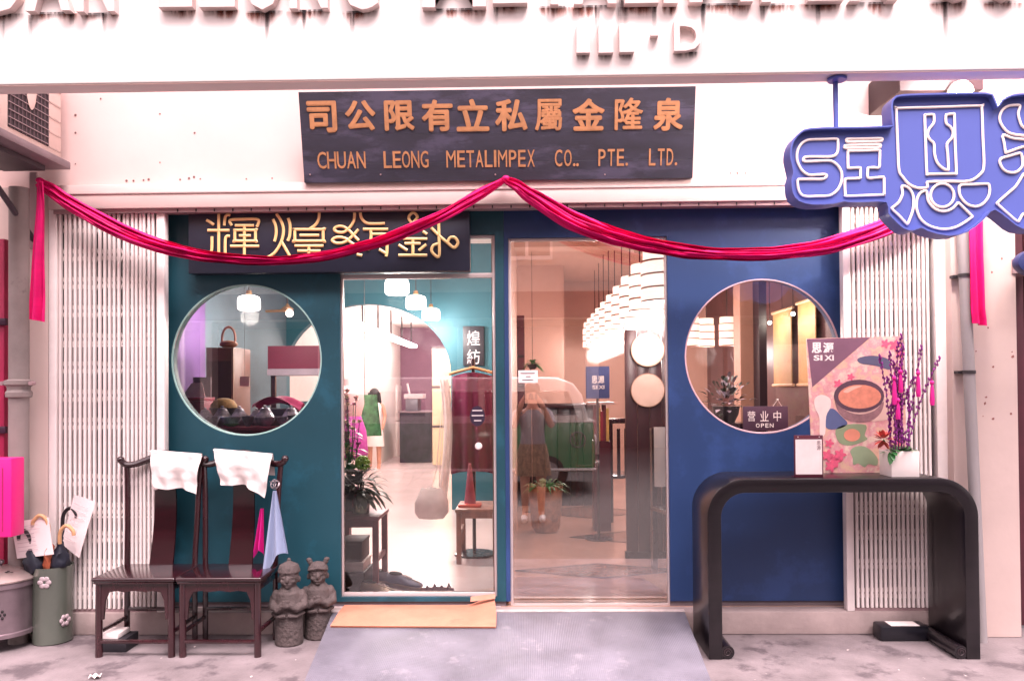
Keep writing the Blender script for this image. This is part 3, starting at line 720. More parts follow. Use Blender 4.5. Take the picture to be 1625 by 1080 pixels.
MB().lathe([(0.038, -0.012), (0.041, -0.008), (0.041, -0.0005)], (x2, HY + 0.02, zb - 0.004), 24).build('ceiling_plate', m_sblue2, hs_)

# lamp behind the hanging sign
lp = P(1520, 146, -0.35)
lm = thing('flood_lamp', 'lit lamp glowing just above the blue hanging sign', 'lamp', lp)
MB().box(lp.x - 0.3, lp.x + 0.14, -0.34, WY - 0.001, lp.z + 0.015, lp.z + 0.2).build('lamp_housing', M('dark_housing', '#27141a', 0.6, var=0.25), lm, bevel=0.004)
MB().lathe([(0.0, 0.03), (0.04, 0.02), (0.062, -0.01), (0.066, -0.03)], (lp.x, -0.37, lp.z + 0.02), 24, cap=False).build('reflector', M('reflector', '#c9b5b0', 0.25, 0.7), lm)
MB().ell((lp.x, -0.37, lp.z), (0.038, 0.038, 0.03)).build('bulb', EM('bulb_glow', '#fff1e6', 40), lm)
ld = bpy.data.lights.new('flood_light', 'POINT'); ld.energy = 25; ld.shadow_soft_size = 0.06; ld.color = (1, 0.86, 0.8)
lo = bpy.data.objects.new('flood_light', ld); COL.objects.link(lo); lo.parent = lm; lo.location = (-0.05, -0.2, -0.03)

# ================================================================ red ribbon
m_rib = M('magenta_satin', '#d6086a', 0.6, var=0.14, scale=5, stretch=(1, 1, 3), spec=0.3)
rb = thing('ribbon_garland', 'crimson satin ribbon draped in two swags across the shopfront', 'ribbon', P(803, 284, -0.1))
def swag(pts, name, Y0=-0.10):
    c = spline([(x, y, w_) for x, y, w_ in pts], 8)
    n = len(c) - 1; K = 16
    def fn(u, v):
        t = u * n; i = min(int(t), n - 1); q = c[i].lerp(c[i + 1], t - i)
        d = c[min(i + 1, n)] - c[max(i - 1, 0)]; d = Vector((d.x, d.y)).normalized(); nrm = Vector((-d.y, d.x))
        off = (v - 0.5) * q.z
        pl = 0.010 * math.sin(v * 17 + u * 4) + 0.008 * math.sin(v * 31 - u * 9) + 0.012 * math.sin(math.pi * v)
        p = P(q.x + nrm.x * off, q.y + nrm.y * off, Y0)
        sg = math.sin(math.pi * min(1, max(0, u)))
        pl += 0.014 * mnoise.noise(Vector((u * 22, v * 5, q.x * 0.002))) + 0.006 * mnoise.noise(Vector((u * 70, v * 9, 3.1)))
        p.z += 0.008 * mnoise.noise(Vector((u * 16, v * 1.5, 7.7)))
        p.y -= pl * (0.5 + 0.8 * sg)
        return p
    a = MB().grid(fn, 90, 30)
    a.grid(lambda u, v: fn(u, v) + Vector((0, 0.012, 0)), 90, 30)
    return a.build(name, m_rib, rb, sharp=80)
swag([(60, 288, 16), (85, 305, 22), (130, 335, 25), (200, 370, 26), (265, 393, 23), (330, 407, 19), (400, 413, 15), (470, 412, 14), (540, 401, 15), (620, 377, 18), (700, 343, 19), (760, 308, 17), (805, 283, 9)], 'swag')
swag([(800, 283, 9), (822, 295, 18), (850, 315, 25), (900, 345, 30), (950, 366, 30), (1000, 382, 27), (1060, 395, 23), (1120, 402, 21), (1190, 404, 20), (1260, 399, 22), (1330, 386, 26), (1400, 362, 30), (1470, 326, 26), (1548, 282, 14)], 'swag')
def tail(pts, name, Y0):
    n = len(pts) - 1
    def fn(u, v):
        t = u * n; i = min(int(t), n - 1); f = t - i
        y = pts[i][0] + (pts[i + 1][0] - pts[i][0]) * f; a = pts[i][1] + (pts[i + 1][1] - pts[i][1]) * f; b = pts[i][2] + (pts[i + 1][2] - pts[i][2]) * f
        p = P(a + (b - a) * v, y + (5 * v if u > 0.95 else 0), Y0)
        p.y += 0.012 * math.sin(v * 11 + 0.6) * (0.4 + u) + 0.012 * mnoise.noise(Vector((u * 3, v * 4, pts[0][1] * 0.37)))
        p.x += 0.012 * mnoise.noise(Vector((u * 2, v * 0.5, pts[0][1] * 0.51)))
        return p
    a = MB().grid(fn, 40, 24); a.grid(lambda u, v: fn(u, v) + Vector((0, 0.006, 0)), 40, 24)
    return a.build(name, m_rib, rb, sharp=80)
tail([(288, 59, 68), (330, 55, 68), (400, 50, 70), (470, 46, 72), (506, 44, 73)], 'tail', -0.19)
tail([(275, 1540, 1556), (340, 1537, 1557), (420, 1539, 1560), (490, 1542, 1563), (512, 1544, 1565)], 'tail', -0.19)
for px, py in ((63, 286), (1549, 279), (803, 283)):
    p = P(px, py, -0.1)
    MB().ell(p, (0.022, 0.02, 0.016)).cyl(p, (p.x, WY, p.z), 0.004).build('knot', m_rib, rb)

# ================================================================ air conditioner outside unit
m_ac = M('ac_casing', '#cdb9b0', 0.5, var=0.06)
m_tray = M('ac_tray', '#7b6f74', 0.5, 0.3, var=0.15)
AX = P(98, 240, -0.06).x
ay0, ay1 = CAM.y + (AX - CAM.x) / (CR @ Vector(((-8 - CW / 2) / FPX, (CH / 2 - 220 + SH) / FPX, -1))).x * (CR @ Vector(((-8 - CW / 2) / FPX, (CH / 2 - 220 + SH) / FPX, -1))).y, -0.06
az0 = P(98, 255, -0.06).z; 
ac = thing('air_conditioner', 'outdoor air conditioner unit on a tray at the upper left', 'air conditioner', (AX - 0.15, -0.4, az0))
MB().box(AX - 0.32, AX, ay0, ay1, az0, az0 + 0.62).build('casing', m_ac, ac, bevel=0.012)
sp_ = lambda px: CAM.y + (AX - CAM.x) / ((CR @ Vector(((px - CW / 2) / FPX, (CH / 2 - 220 + SH) / FPX, -1))).x / (CR @ Vector(((px - CW / 2) / FPX, (CH / 2 - 220 + SH) / FPX, -1))).y)
gy0, gy1 = sp_(12), sp_(76)
MB().box(AX, AX + 0.003, gy0, gy1, az0 + 0.04, az0 + 0.58).build('fan_opening', M('grille_dark', '#2a2026', 0.7), ac)
for i in range(14):
    z = az0 + 0.05 + i * 0.04
    MB().box(AX + 0.004, AX + 0.008, gy0, gy1, z, z + 0.004).build('grille_wire', M('grille_wire', '#8f7d80', 0.5), ac)
for i in range(11):
    y = gy0 + 0.012 + i * (gy1 - gy0 - 0.02) / 10
    MB().box(AX + 0.003, AX + 0.006, y, y + 0.008, az0 + 0.04, az0 + 0.58).build('grille_bar', M('grille_bar', '#4a3b42', 0.6), ac)
for i in range(7):
    z = az0 + 0.04 + i * 0.085
    MB().box(AX, AX + 0.003, sp_(78), sp_(96), z, z + 0.008, Matrix.Identity(4)).build('casing_louvre', M('ac_louvre', '#a8938c', 0.5), ac)
by = (gy0 + gy1) / 2 + 0.01
bd = MB().ell((AX + 0.010, by, az0 + 0.36), (0.004, 0.05, 0.17), 20, 12).build('fan_badge', m_ac, ac)
MB().ell((AX + 0.0135, by - 0.008, az0 + 0.33), (0.002, 0.02, 0.03), 12, 8).build('badge_print', M('badge_teal', '#4fa9b3', 0.4), bd)
MB().box(AX - 0.4, AX + 0.035, ay0 - 0.06, ay1 + 0.03, az0 - 0.045, az0 - 0.002).build('drip_tray', m_tray, ac, bevel=0.004)
MB().box(AX - 0.3, AX - 0.06, ay0 + 0.04, ay1 - 0.06, az0 - 0.075, az0 - 0.046).build('support_rail', M('bracket_dark', '#39323a', 0.5), ac)
MB().tube([(AX - 0.2, ay0 + 0.1, az0 - 0.06), (AX - 0.2, 0.0, az0 - 0.45)], 0.016, 8).build('bracket', M('bracket_dark', '#39323a', 0.5), ac)
MB().box(AX - 0.22, AX - 0.18, -0.012, -0.001, az0 - 0.5, az0 - 0.05).build('bracket', m_rail, ac)
# ================================================================ chairs
m_wood = M('dark_rosewood', '#2a0c12', 0.26, var=0.35, scale=5, stretch=(3, 3, 0.6), coat=0.5, rvar=0.1)
m_wood2 = M('rosewood_panel', '#260a10', 0.2, var=0.4, scale=4, stretch=(0.8, 3, 3), coat=0.6)
def chair(name, label, X0, X1, yf, yb):
    w_ = X1 - X0; zs = 0.425; cx = (X0 + X1) / 2
    t = thing(name, label, 'chair', (cx, (yf + yb) / 2, 0), 'pair of rosewood chairs')
    MB().box(X0, X1, yf, yb, zs - 0.022, zs).build('seat', m_wood2, t, bevel=0.008, seg=3)
    MB().box(X0 + 0.008, X1 - 0.008, yf + 0.006, yb - 0.006, zs - 0.034, zs - 0.0225).build('seat_frame', m_wood, t, bevel=0.003)
    for x in (X0 + 0.028, X1 - 0.028):
        MB().tube([(x, yf + 0.03, 0.0), (x, yf + 0.03, zs - 0.034)], [0.019, 0.017], 12).build('leg', m_wood, t)
        s_ = 1 if x > cx else -1
        # rear post: leg and stile in one curve
        pts = spline([(x, yb - 0.03, 0.0), (x, yb - 0.028, zs), (x + s_ * 0.006, yb - 0.012, 0.66), (x + s_ * 0.012, yb - 0.002, 0.85), (x + s_ * 0.022, yb + 0.012, 1.0)], 6)
        MB().tube(pts, 0.0155, 10).build('back_post', m_wood, t)
    # yoke rail
    pts = spline([(X0 - 0.022, yb - 0.005, 1.022), (X0 + 0.0, yb + 0.004, 0.996), (X0 + 0.05, yb + 0.012, 0.994), (X0 + 0.12, yb + 0.022, 1.018), (cx, yb + 0.03, 1.05), (X1 - 0.12, yb + 0.022, 1.018), (X1 - 0.05, yb + 0.012, 0.994), (X1, yb + 0.004, 0.996), (X1 + 0.022, yb - 0.005, 1.022)], 6)
    rr = [0.0185 + 0.006 * math.exp(-((p.x - cx) / 0.1) ** 2) for p in pts]
    MB().tube(pts, rr, 10).ell(pts[0], 0.021).ell(pts[-1], 0.021).build('top_rail', m_wood, t)
    # curved splat
    def spl(u, v):
        y = yb - 0.03 + 0.05 * u + 0.03 * math.sin(math.pi * u * 1.1)
        return Vector((cx + (v - 0.5) * (0.135 - 0.02 * u), y, zs + u * 0.6))
    MB().grid(spl, 14, 3).grid(lambda u, v: spl(u, v) + Vector((0, 0.011, 0)), 14, 3).build('back_splat', m_wood2, t)
    # apron with a wavy lower edge, front and back; side aprons
    xa, xb = X0 + 0.045, X1 - 0.045
    low = [(xa, 0.20), (xa + 0.012, 0.20), (xa + 0.02, 0.30), (xa + 0.04, 0.345), (xa + 0.085, 0.352), (cx - 0.06, 0.345), (cx, 0.352), (cx + 0.06, 0.345), (xb - 0.085, 0.352), (xb - 0.04, 0.345), (xb - 0.02, 0.30), (xb - 0.012, 0.20), (xb, 0.20), (xb, zs - 0.035), (xa, zs - 0.035)]
    MB().plate(low, (), yf + 0.022, yf + 0.034).build('apron', m_wood, t)
    for x in (X0 + 0.022, X1 - 0.034):
        MB().box(x, x + 0.012, yf + 0.05, yb - 0.045, 0.35, zs - 0.035).build('apron', m_wood, t)
    MB().box(X0 + 0.03, X1 - 0.03, yf + 0.018, yf + 0.042, 0.072, 0.09).build('stretcher', m_wood, t, bevel=0.004)
    MB().box(X0 + 0.03, X1 - 0.03, yb - 0.04, yb - 0.02, 0.165, 0.185).build('stretcher', m_wood, t, bevel=0.004)
    for x in (X0 + 0.028, X1 - 0.028):
        MB().box(x - 0.009, x + 0.009, yf + 0.03, yb - 0.03, 0.12, 0.14).build('stretcher', m_wood, t, bevel=0.004)
    return t
yf, yb = -0.40, -0.045
xs0 = P(144, 910, yf).x; xs1 = P(277, 910, yf).x; xs2 = P(414, 910, yf).x
chair('yoke_back_chair', 'dark rosewood yoke-back chair nearer the umbrella stand, with a round white sticker', xs0, xs1 - 0.002, yf, yb)
ch1 = [o for o in COL.objects if o.name == 'yoke_back_chair'][0]
sk = P(245, 773, yb - 0.03)
MB().lathe([(0.016, -0.004), (0.017, 0.0)], (sk.x, yb - 0.012, sk.z), 18, axis='Y').build('sticker', M('white_plastic', '#dccdca', 0.4), ch1)
chair('yoke_back_chair', 'dark rosewood yoke-back chair nearer the stone statues, with a pale towel at its side', xs1 + 0.002, xs2, yf, yb)

# white cloths over the rails
m_cloth = M('white_cotton', '#e6dcd8', 0.85, var=0.04, scale=4, bump=0.1, bscale=300, sheen=0.2)
def drape(name, label, quad, Y, n=40, rip=0.014, back=0.12, mat=None, ph=0.0):
    a, b, c, d = quad     # top-left, top-right, bottom-right, bottom-left (pixels)
    o_ = thing_loc = P((a[0] + b[0]) / 2, max(c[1], d[1]), Y)
    def fn(u, v):
        if v < 0.22:      # part that falls behind the rail
            t = v / 0.22
            x = a[0] + (b[0] - a[0]) * u; y = a[1] + (b[1] - a[1]) * u
            p = P(x, y, Y + 0.03); ang = math.pi * (1 - t)
            p.z += -back * max(0, 0.5 - t) * 2 + 0.010 * math.sin(math.pi * t); p.y = Y + 0.035 * (1 - t) + 0.005
            p.y += 0.028 * (1 - t)
            return p
        t = (v - 0.22) / 0.78
        x = (a[0] + (b[0] - a[0]) * u) * (1 - t) + (d[0] + (c[0] - d[0]) * u) * t
        y = (a[1] + (b[1] - a[1]) * u) * (1 - t) + (d[1] + (c[1] - d[1]) * u) * t + 5 * math.sin(u * 5 + ph) * t
        p = P(x, y, Y)
        p.y = Y - 0.008 + rip * (1.3 * math.sin(u * 9 + 2 * t + ph) * t + 0.9 * math.sin(u * 17 - 4 * t + 2 * ph) * t * t) - 0.012 * math.sin(math.pi * min(1, t * 1.3)) + 0.009 * mnoise.noise(Vector((u * 5 + ph, t * 4, 1.7))) + 0.002 * mnoise.noise(Vector((u * 13 + ph, t * 11, 0.7)))
        p.x += 0.006 * mnoise.noise(Vector((t * 2, u, ph))); p.z += 0.005 * mnoise.noise(Vector((u * 3, t * 2, ph + 5)))
        return p
    o = MB().grid(fn, n, n).grid(lambda u, v: fn(u, v) + Vector((0, 0.0015, -0.0005)), n, n).build(name, mat or m_cloth, None, sharp=80, origin=thing_loc)
    return props(o, label, 'cloth')
drape('draped_cloth', 'white cloth draped over the back of the left dark chair', ((240, 716), (321, 722), (312, 786), (243, 766)), yb - 0.035, ph=0.8)
drape('draped_cloth', 'white cloth draped over the back of the right dark chair', ((340, 714), (433, 722), (421, 786), (352, 764)), yb - 0.035, ph=2.0)
# towel on a hook at the right chair, magenta cloth behind it
m_towel = M('pale_blue_cotton', '#8995b2', 0.85, var=0.08, scale=6, stretch=(6, 1, 1), sheen=0.2)
m_mag = M('magenta_cloth', '#d41c8e', 0.7, var=0.1)
def hang(name, label, apex, bl, br, Y, mat, seed=0.0):
    A = P(*apex, Y)
    def fn(u, v):
        B = P(bl[0] + (br[0] - bl[0]) * u, bl[1] + (br[1] - bl[1]) * u + 10 * math.sin(u * 7 + seed) * 0.6, Y)
        t = v ** 0.9
        p = A.lerp(B, t); p.x += (u - 0.5) * 0.02 * (1 - t)
        p.y = Y - 0.02 * math.sin(u * 12 + seed) * (0.25 + 0.75 * t) - 0.01
        return p
    o = MB().grid(fn, 26, 20).grid(lambda u, v: fn(u, v) + Vector((0, 0.003, 0)), 26, 20).build(name, mat, None, sharp=80, origin=P((bl[0] + br[0]) / 2, bl[1], Y))
    return props(o, label, 'cloth')
hang('hanging_towel', 'pale blue towel hanging from a hook beside the right chair', (437, 778), (418, 904), (458, 872), -0.16, m_towel, 0.5)
hang('magenta_cloth', 'bright magenta cloth hanging behind the right chair back', (417, 806), (403, 878), (421, 874), -0.02, m_mag, 1.5)
hk = thing('wire_hook', 'small wire hook holding the pale towel on the right chair', 'hook', P(437, 778, -0.15))
p = P(436, 768, -0.15)
for r_, dx in ((0.022, 0), (0.016, 0.01), (0.014, -0.008)):
    MB().tube([(p.x + dx + r_ * math.cos(a), -0.15 + 0.006 * math.sin(3 * a), p.z + r_ * 1.2 * math.sin(a)) for a in [k * math.pi / 9 for k in range(18)]], 0.0028, 6, True).build('wire_loop', M('wire', '#a3989c', 0.35, 0.7), hk)
cpost = P(430, 770, -0.06)
MB().tube([(p.x - 0.015, -0.15, p.z), (cpost.x - 0.01, -0.05, p.z + 0.005)], 0.0035, 6).build('wire_loop', M('wire', '#a3989c', 0.35, 0.7), hk)

# papers under the left chair
bx = P(180, 1010, -0.25)
bk = thing('paper_bundle', 'white paper lying on a dark box under the left chair', 'papers', (bx.x, -0.25, 0))
MB().box(bx.x - 0.075, bx.x + 0.095, -0.3, -0.16, 0.0, 0.075).build('box', M('dark_box', '#1b181f', 0.6), bk, bevel=0.003)
MB().box(bx.x - 0.06, bx.x + 0.055, -0.31, -0.18, 0.0755, 0.103).build('paper_stack', M('paper_white', '#e6dad6', 0.8), bk, bevel=0.002)
sc_p = thing('paper_scrap', 'small crumpled white scrap on the floor at lower left', 'scrap', FY(151, 1076))
q = FY(151, 1076)
MB().grid(lambda u, v: q + Vector(((u - 0.5) * 0.05, (v - 0.5) * 0.04, 0.004 + 0.018 * abs(math.sin(u * 5 + v * 3)))), 6, 6).build('crumpled_sheet', M('paper_white', '#e6dad6', 0.8), sc_p)

# bits of litter on the walkway
lt_ = MB()
for k in range(26):
    q = FY(random.uniform(60, 1600), random.uniform(1012, 1080)); s_ = random.uniform(0.003, 0.009); a_ = random.uniform(0, 3)
    if -1.2 < q.x < 1.0 and q.y < 0.0: continue
    lt_.grid(lambda u, v: q + Vector(((u - 0.5) * s_ * 2 * math.cos(a_) - (v - 0.5) * s_ * math.sin(a_), (u - 0.5) * s_ * 2 * math.sin(a_) + (v - 0.5) * s_, 0.002 + 0.3 * s_ * abs(math.sin(u * 4 + v * 3)))), 3, 3)
props(lt_.build('floor_litter', M('litter_pale', '#c9bcb9', 0.8, var=0.4, scale=90)), 'small pale flakes of litter scattered on the walkway floor', 'litter', kind='stuff')
# ================================================================ stone statues
m_stone = M('carved_stone', '#4f4443', 0.85, var=0.25, scale=9, bump=0.8, bscale=55, spots=('#2c2524', 16, 0.55, 0.7))
def statue(label, px, pyb, H, kind, turn):
    c = FY(px, pyb); c.z = 0
    mb = MB(); s = H / 0.47
    def E(x, y, z, rx, ry, rz, n=18, m=12): mb.ell((x * s, y * s, z * s), (rx * s, ry * s, rz * s), n, m)
    mb.lathe([(0.074 * s, 0.0), (0.077 * s, 0.01 * s), (0.075 * s, 0.07 * s), (0.074 * s, 0.15 * s), (0.078 * s, 0.16 * s), (0.073 * s, 0.172 * s), (0.077 * s, 0.2 * s), (0.077 * s, 0.24 * s), (0.07 * s, 0.285 * s), (0.045 * s, 0.31 * s), (0.035 * s, 0.33 * s)], (0, 0, 0), 24)
    E(-0.07, -0.005, 0.25, 0.026, 0.034, 0.05); E(0.07, -0.005, 0.25, 0.026, 0.034, 0.05)          # shoulders
    for sx in (-1, 1):
        mb.tube([(sx * 0.078 * s, 0.0, 0.26 * s), (sx * 0.082 * s, -0.035 * s, 0.215 * s), (sx * 0.05 * s, -0.075 * s, 0.208 * s), (sx * 0.01 * s, -0.088 * s, 0.235 * s)], [0.024 * s, 0.026 * s, 0.023 * s, 0.018 * s], 10)
        mb.tube([(sx * 0.085 * s, -0.02 * s, 0.175 * s), (sx * 0.05 * s, -0.07 * s, 0.166 * s), (sx * 0.005 * s, -0.083 * s, 0.172 * s)], 0.011 * s, 8)
    for k in range(4): mb.tube([((-0.018 + k * 0.011) * s, -0.098 * s, 0.225 * s), ((-0.016 + k * 0.010) * s, -0.097 * s, 0.262 * s)], 0.0068 * s, 7)
    E(0, -0.088, 0.232, 0.026, 0.02, 0.022)
    E(0, 0, 0.37, 0.054, 0.056, 0.062); E(0, -0.012, 0.345, 0.045, 0.046, 0.036)
    E(0, -0.06, 0.36, 0.011, 0.014, 0.017); E(0, -0.054, 0.336, 0.018, 0.01, 0.006); E(0, -0.046, 0.322, 0.016, 0.014, 0.011)
    for sx in (-1, 1):
        E(sx * 0.055, 0.004, 0.352, 0.008, 0.013, 0.018); E(sx * 0.021, -0.046, 0.372, 0.011, 0.008, 0.005); E(sx * 0.022, -0.046, 0.386, 0.016, 0.008, 0.003); E(sx * 0.028, -0.042, 0.35, 0.014, 0.012, 0.012)
    if kind == 0:
        mb.lathe([(0.059 * s, 0.392 * s), (0.062 * s, 0.4 * s), (0.059 * s, 0.412 * s), (0.05 * s, 0.435 * s), (0.02 * s, 0.45 * s), (0.009 * s, 0.455 * s), (0.012 * s, 0.463 * s), (0.006 * s, 0.472 * s)], (0, 0, 0), 24)
    else:
        E(0, 0.008, 0.395, 0.058, 0.058, 0.042)
        for sx in (-1, 1): E(sx * 0.044, 0, 0.436, 0.015, 0.015, 0.016); E(sx * 0.05, 0, 0.449, 0.017, 0.016, 0.012)
        mb.tube([(-0.055 * s, -0.02 * s, 0.392 * s), (-0.03 * s, -0.055 * s, 0.402 * s), (0, -0.062 * s, 0.41 * s), (0.03 * s, -0.055 * s, 0.402 * s), (0.055 * s, -0.02 * s, 0.392 * s)], 0.007 * s, 8)
    me = mb.data(); o = bpy.data.objects.new('tmp', me); COL.objects.link(o)
    md = o.modifiers.new('r', 'REMESH'); md.mode = 'VOXEL'; md.voxel_size = 0.0034; md.use_smooth_shade = True
    sm = o.modifiers.new('s', 'SMOOTH'); sm.iterations = 3; sm.factor = 0.5
    me = eval_mesh(o, 'statue')
    rz = Matrix.Rotation(turn, 4, 'Z')
    for v in me.vertices: v.co = rz @ v.co
    for p_ in me.polygons: p_.use_smooth = True
    ob = place('stone_statue', me, m_stone, None, c)
    props(ob, label, 'statue', 'pair of stone figures')
statue('stone figure with a round knobbed cap and clasped hands', 459, 1028 - 8, 0.475, 0, R(8))
statue('stone figure with two hair buns and clasped hands', 505, 1016 - 6, 0.465, 1, R(14))

# ================================================================ umbrella stand
m_cel = M('celadon_glaze', '#50554d', 0.25, var=0.12, scale=4, coat=0.5)
c = FY(84, 1016); c.z = 0
us = thing('umbrella_stand', 'tall grey green ceramic umbrella jar with pale flower medallions', 'umbrella stand', c)
H_ = 0.43
MB().lathe([(0.098, 0.0), (0.104, 0.006), (0.106, 0.1), (0.104, 0.3), (0.108, H_ - 0.012), (0.109, H_), (0.098, H_), (0.094, 0.3), (0.094, 0.03), (0.0, 0.025)], c, 40, cap=False).build('jar', m_cel, us)
m_med = M('pink_medallion', '#a6969a', 0.3, var=0.15, scale=40)
def medal(ang, z, r_):
    dirv = Vector((math.sin(ang), -math.cos(ang), 0)); mb = MB()
    for k in range(6):
        a = k * math.pi / 3
        t = Vector((math.cos(ang), math.sin(ang), 0))
        mb.ell(c + dirv * 0.1055 + t * (r_ * 0.6 * math.cos(a)) + Vector((0, 0, z + r_ * 0.6 * math.sin(a))), (r_ * 0.4 * abs(math.cos(ang)) + 0.003, r_ * 0.4 * abs(math.sin(ang)) + 0.003, r_ * 0.4), 10, 6)
    mb.build('flower_medallion', m_med, us)
medal(R(8), H_ - 0.075, 0.036); medal(R(-58), 0.1, 0.034); medal(R(66), 0.13, 0.036)
m_nav = M('navy_nylon', '#0d1122', 0.6, var=0.25, scale=8)
def umbrella(label, base, topv, col, hcol, curl, fluff):
    u = thing('folded_umbrella', label, 'umbrella', base)
    d = (topv - base)
    n = 20
    mb = MB()
    pts = [base + d * (k / 24) for k in range(25)]
    rim_ = (0.43 - 0.03) / d.z
    rr = [0.012 + 0.008 * min(1, k / 8) if k / 24 < rim_ - 0.04 else 0.03 * fluff * max(0.3, math.sin(math.pi * min(1, 0.3 + 0.62 * (k / 24 - rim_ + 0.04) / (1.04 - rim_)))) for k in range(25)]
    mb.tube(pts, rr, 14)
    for v in mb.bm.verts:
        v.co += Vector((mnoise.noise(v.co * 30), mnoise.noise(v.co * 31 + Vector((3, 1, 2))), 0)) * 0.02
    mb.build('canopy', col, u, sharp=60)
    s = d.normalized(); side = Vector((curl, 0, 0))
    h = spline([topv - s * 0.02, topv + s * 0.05, topv + s * 0.09 + side * 0.3, topv + s * 0.105 + side * 0.9, topv + s * 0.075 + side * 1.5, topv + s * 0.05 + side * 1.6], 6)
    MB().tube(h, 0.0105, 10).build('handle', hcol, u)
m_brn = M('brown_umbrella', '#a8583d', 0.55, var=0.2, scale=9, stretch=(4, 4, 1))
m_bam = M('bamboo_handle', '#c79a72', 0.4, var=0.15, scale=20)
m_blk = M('black_handle', '#1a171c', 0.35)
umbrella('brown folded umbrella with a pale curved handle in the ceramic jar', c + Vector((0.0, -0.01, 0.03)), c + Vector((0.02, -0.075, 0.62)), m_brn, m_bam, -0.055, 1.0)
umbrella('navy folded umbrella leaning left in the ceramic jar', c + Vector((-0.02, 0.02, 0.03)), c + Vector((-0.075, -0.07, 0.54)), m_nav, m_blk, -0.04, 1.9)
umbrella('navy folded umbrella leaning right in the ceramic jar', c + Vector((0.03, 0.03, 0.03)), c + Vector((0.07, -0.05, 0.56)), m_nav, m_bam, 0.05, 1.6)
umbrella('navy folded umbrella with black handle standing upright at the back of the jar', c + Vector((0.0, 0.05, 0.03)), c + Vector((0.025, 0.05, 0.64)), m_nav, m_blk, 0.05, 0.9)
m_paper = M('notice_white', '#e2d2d2', 0.8, var=0.04)
def notice(label, quad, Y, tiltv):
    q = [P(x, y, Y) for x, y in quad]
    o_ = thing('paper_notice', label, 'notice', (q[0] + q[2]) / 2)
    MB().grid(lambda u, v: (q[0].lerp(q[1], u)).lerp(q[3].lerp(q[2], u), v) + Vector((0, 0.01 * math.sin(u * 3 + v * 2) - 0.004, 0)), 10, 10).build('sheet', m_paper, o_)
    for k in range(7):
        v = 0.15 + k * 0.11
        a = (q[0].lerp(q[1], 0.12)).lerp(q[3].lerp(q[2], 0.12), v); b = (q[0].lerp(q[1], 0.5 + 0.35 * random.random())).lerp(q[3].lerp(q[2], 0.6), v)
        MB().tube([a + Vector((0, -0.012, 0)), b + Vector((0, -0.012, 0))], 0.0012, 4).build('text_line', M('faint_print', '#b5a0a6', 0.8), o_)
notice('white notice sheet tilted behind the umbrella jar, left of the handles', ((17, 828), (78, 820), (88, 878), (26, 886)), -0.185, 0)
notice('white notice sheets leaning on the left gate beside the umbrella handles', ((118, 784), (152, 796), (128, 884), (96, 862)), -0.06, 0)

# ================================================================ brazier and pink box at the left edge
m_tin = M('dull_tin', '#8a7a80', 0.38, 0.75, var=0.2, scale=6, rvar=0.12)
c = FY(0, 1024); c.z = 0
bz = thing('metal_stove', 'round tin stove with a lidded top and pierced sides at the left edge', 'stove', c)
MB().lathe([(0.17, 0.075), (0.185, 0.08), (0.185, 0.10), (0.176, 0.105), (0.176, 0.34), (0.186, 0.345), (0.186, 0.372), (0.17, 0.375)], c, 40).build('drum', m_tin, bz)
lid = MB().lathe([(0.192, 0.376), (0.194, 0.384), (0.17, 0.405), (0.1, 0.435), (0.03, 0.446)], c, 40).build('lid', M('lid_tin', '#b3a09c', 0.35, 0.6, var=0.12), bz)
MB().lathe([(0.01, 0.445), (0.012, 0.455), (0.022, 0.462), (0.02, 0.476), (0.006, 0.482)], c, 16).build('lid_knob', m_tin, lid)
m_hd = M('pierced_dark', '#1a1518', 0.8)
for ang in (R(4), R(34), R(-28)):
    dv = Vector((math.sin(ang), -math.cos(ang), 0)); tv = Vector((math.cos(ang), math.sin(ang), 0))
    for k in range(7):
        a = k * math.pi / 3; rr = 0 if k == 6 else 0.021
        MB().ell(c + dv * 0.1765 + tv * rr * math.cos(a) + Vector((0, 0, 0.21 + rr * math.sin(a))), (0.0085, 0.004, 0.0085) if abs(ang) < 0.3 else (0.0075, 0.006, 0.0085), 10, 6).build('pierced_hole', m_hd, bz)
for ang in (R(5), R(50)):
    dv = Vector((math.sin(ang), -math.cos(ang), 0))
    for k in range(4):
        MB().ell(c + dv * (0.115 + 0.012 * (k % 2)) + Vector((0.016 * (k - 1.5), 0, 0.4315 - 0.004 * (k % 2))), (0.009, 0.006, 0.002), 8, 5).build('lid_hole', m_hd, lid)
for ang in (R(20), R(140), R(260)):
    dv = Vector((math.sin(ang), -math.cos(ang), 0))
    MB().tube([c + dv * 0.16 + Vector((0, 0, 0.085)), c + dv * 0.172 + Vector((0, 0, 0.04)), c + dv * 0.16 + Vector((0, 0, 0.0))], 0.008, 8).build('foot', m_tin, bz)

xb_ = P(18, 790, -0.42).x; zb_0, zb_1 = P(18, 852, -0.42).z, P(18, 727, -0.42).z
pk = thing('pink_box', 'hot pink metal box fixed to the wall at the left edge', 'box', (xb_ - 0.15, -0.3, zb_0))
m_pk = M('hot_pink_paint', '#e5197c', 0.4, var=0.06)
MB().box(xb_ - 0.32, xb_, -0.42, -0.31, zb_0, zb_1).build('cabinet', m_pk, pk, bevel=0.006)
MB().box(xb_ - 0.05, xb_ - 0.044, -0.4215, -0.419, zb_0 + 0.03, zb_1 - 0.05).build('door_seam', M('pink_seam', '#8a0d49', 0.5), pk)
MB().box(xb_ - 0.3, xb_ - 0.2, -0.31, -0.001, zb_0 + 0.15, zb_1 - 0.15).build('bracket', M('bracket_dark', '#39323a', 0.5), pk)

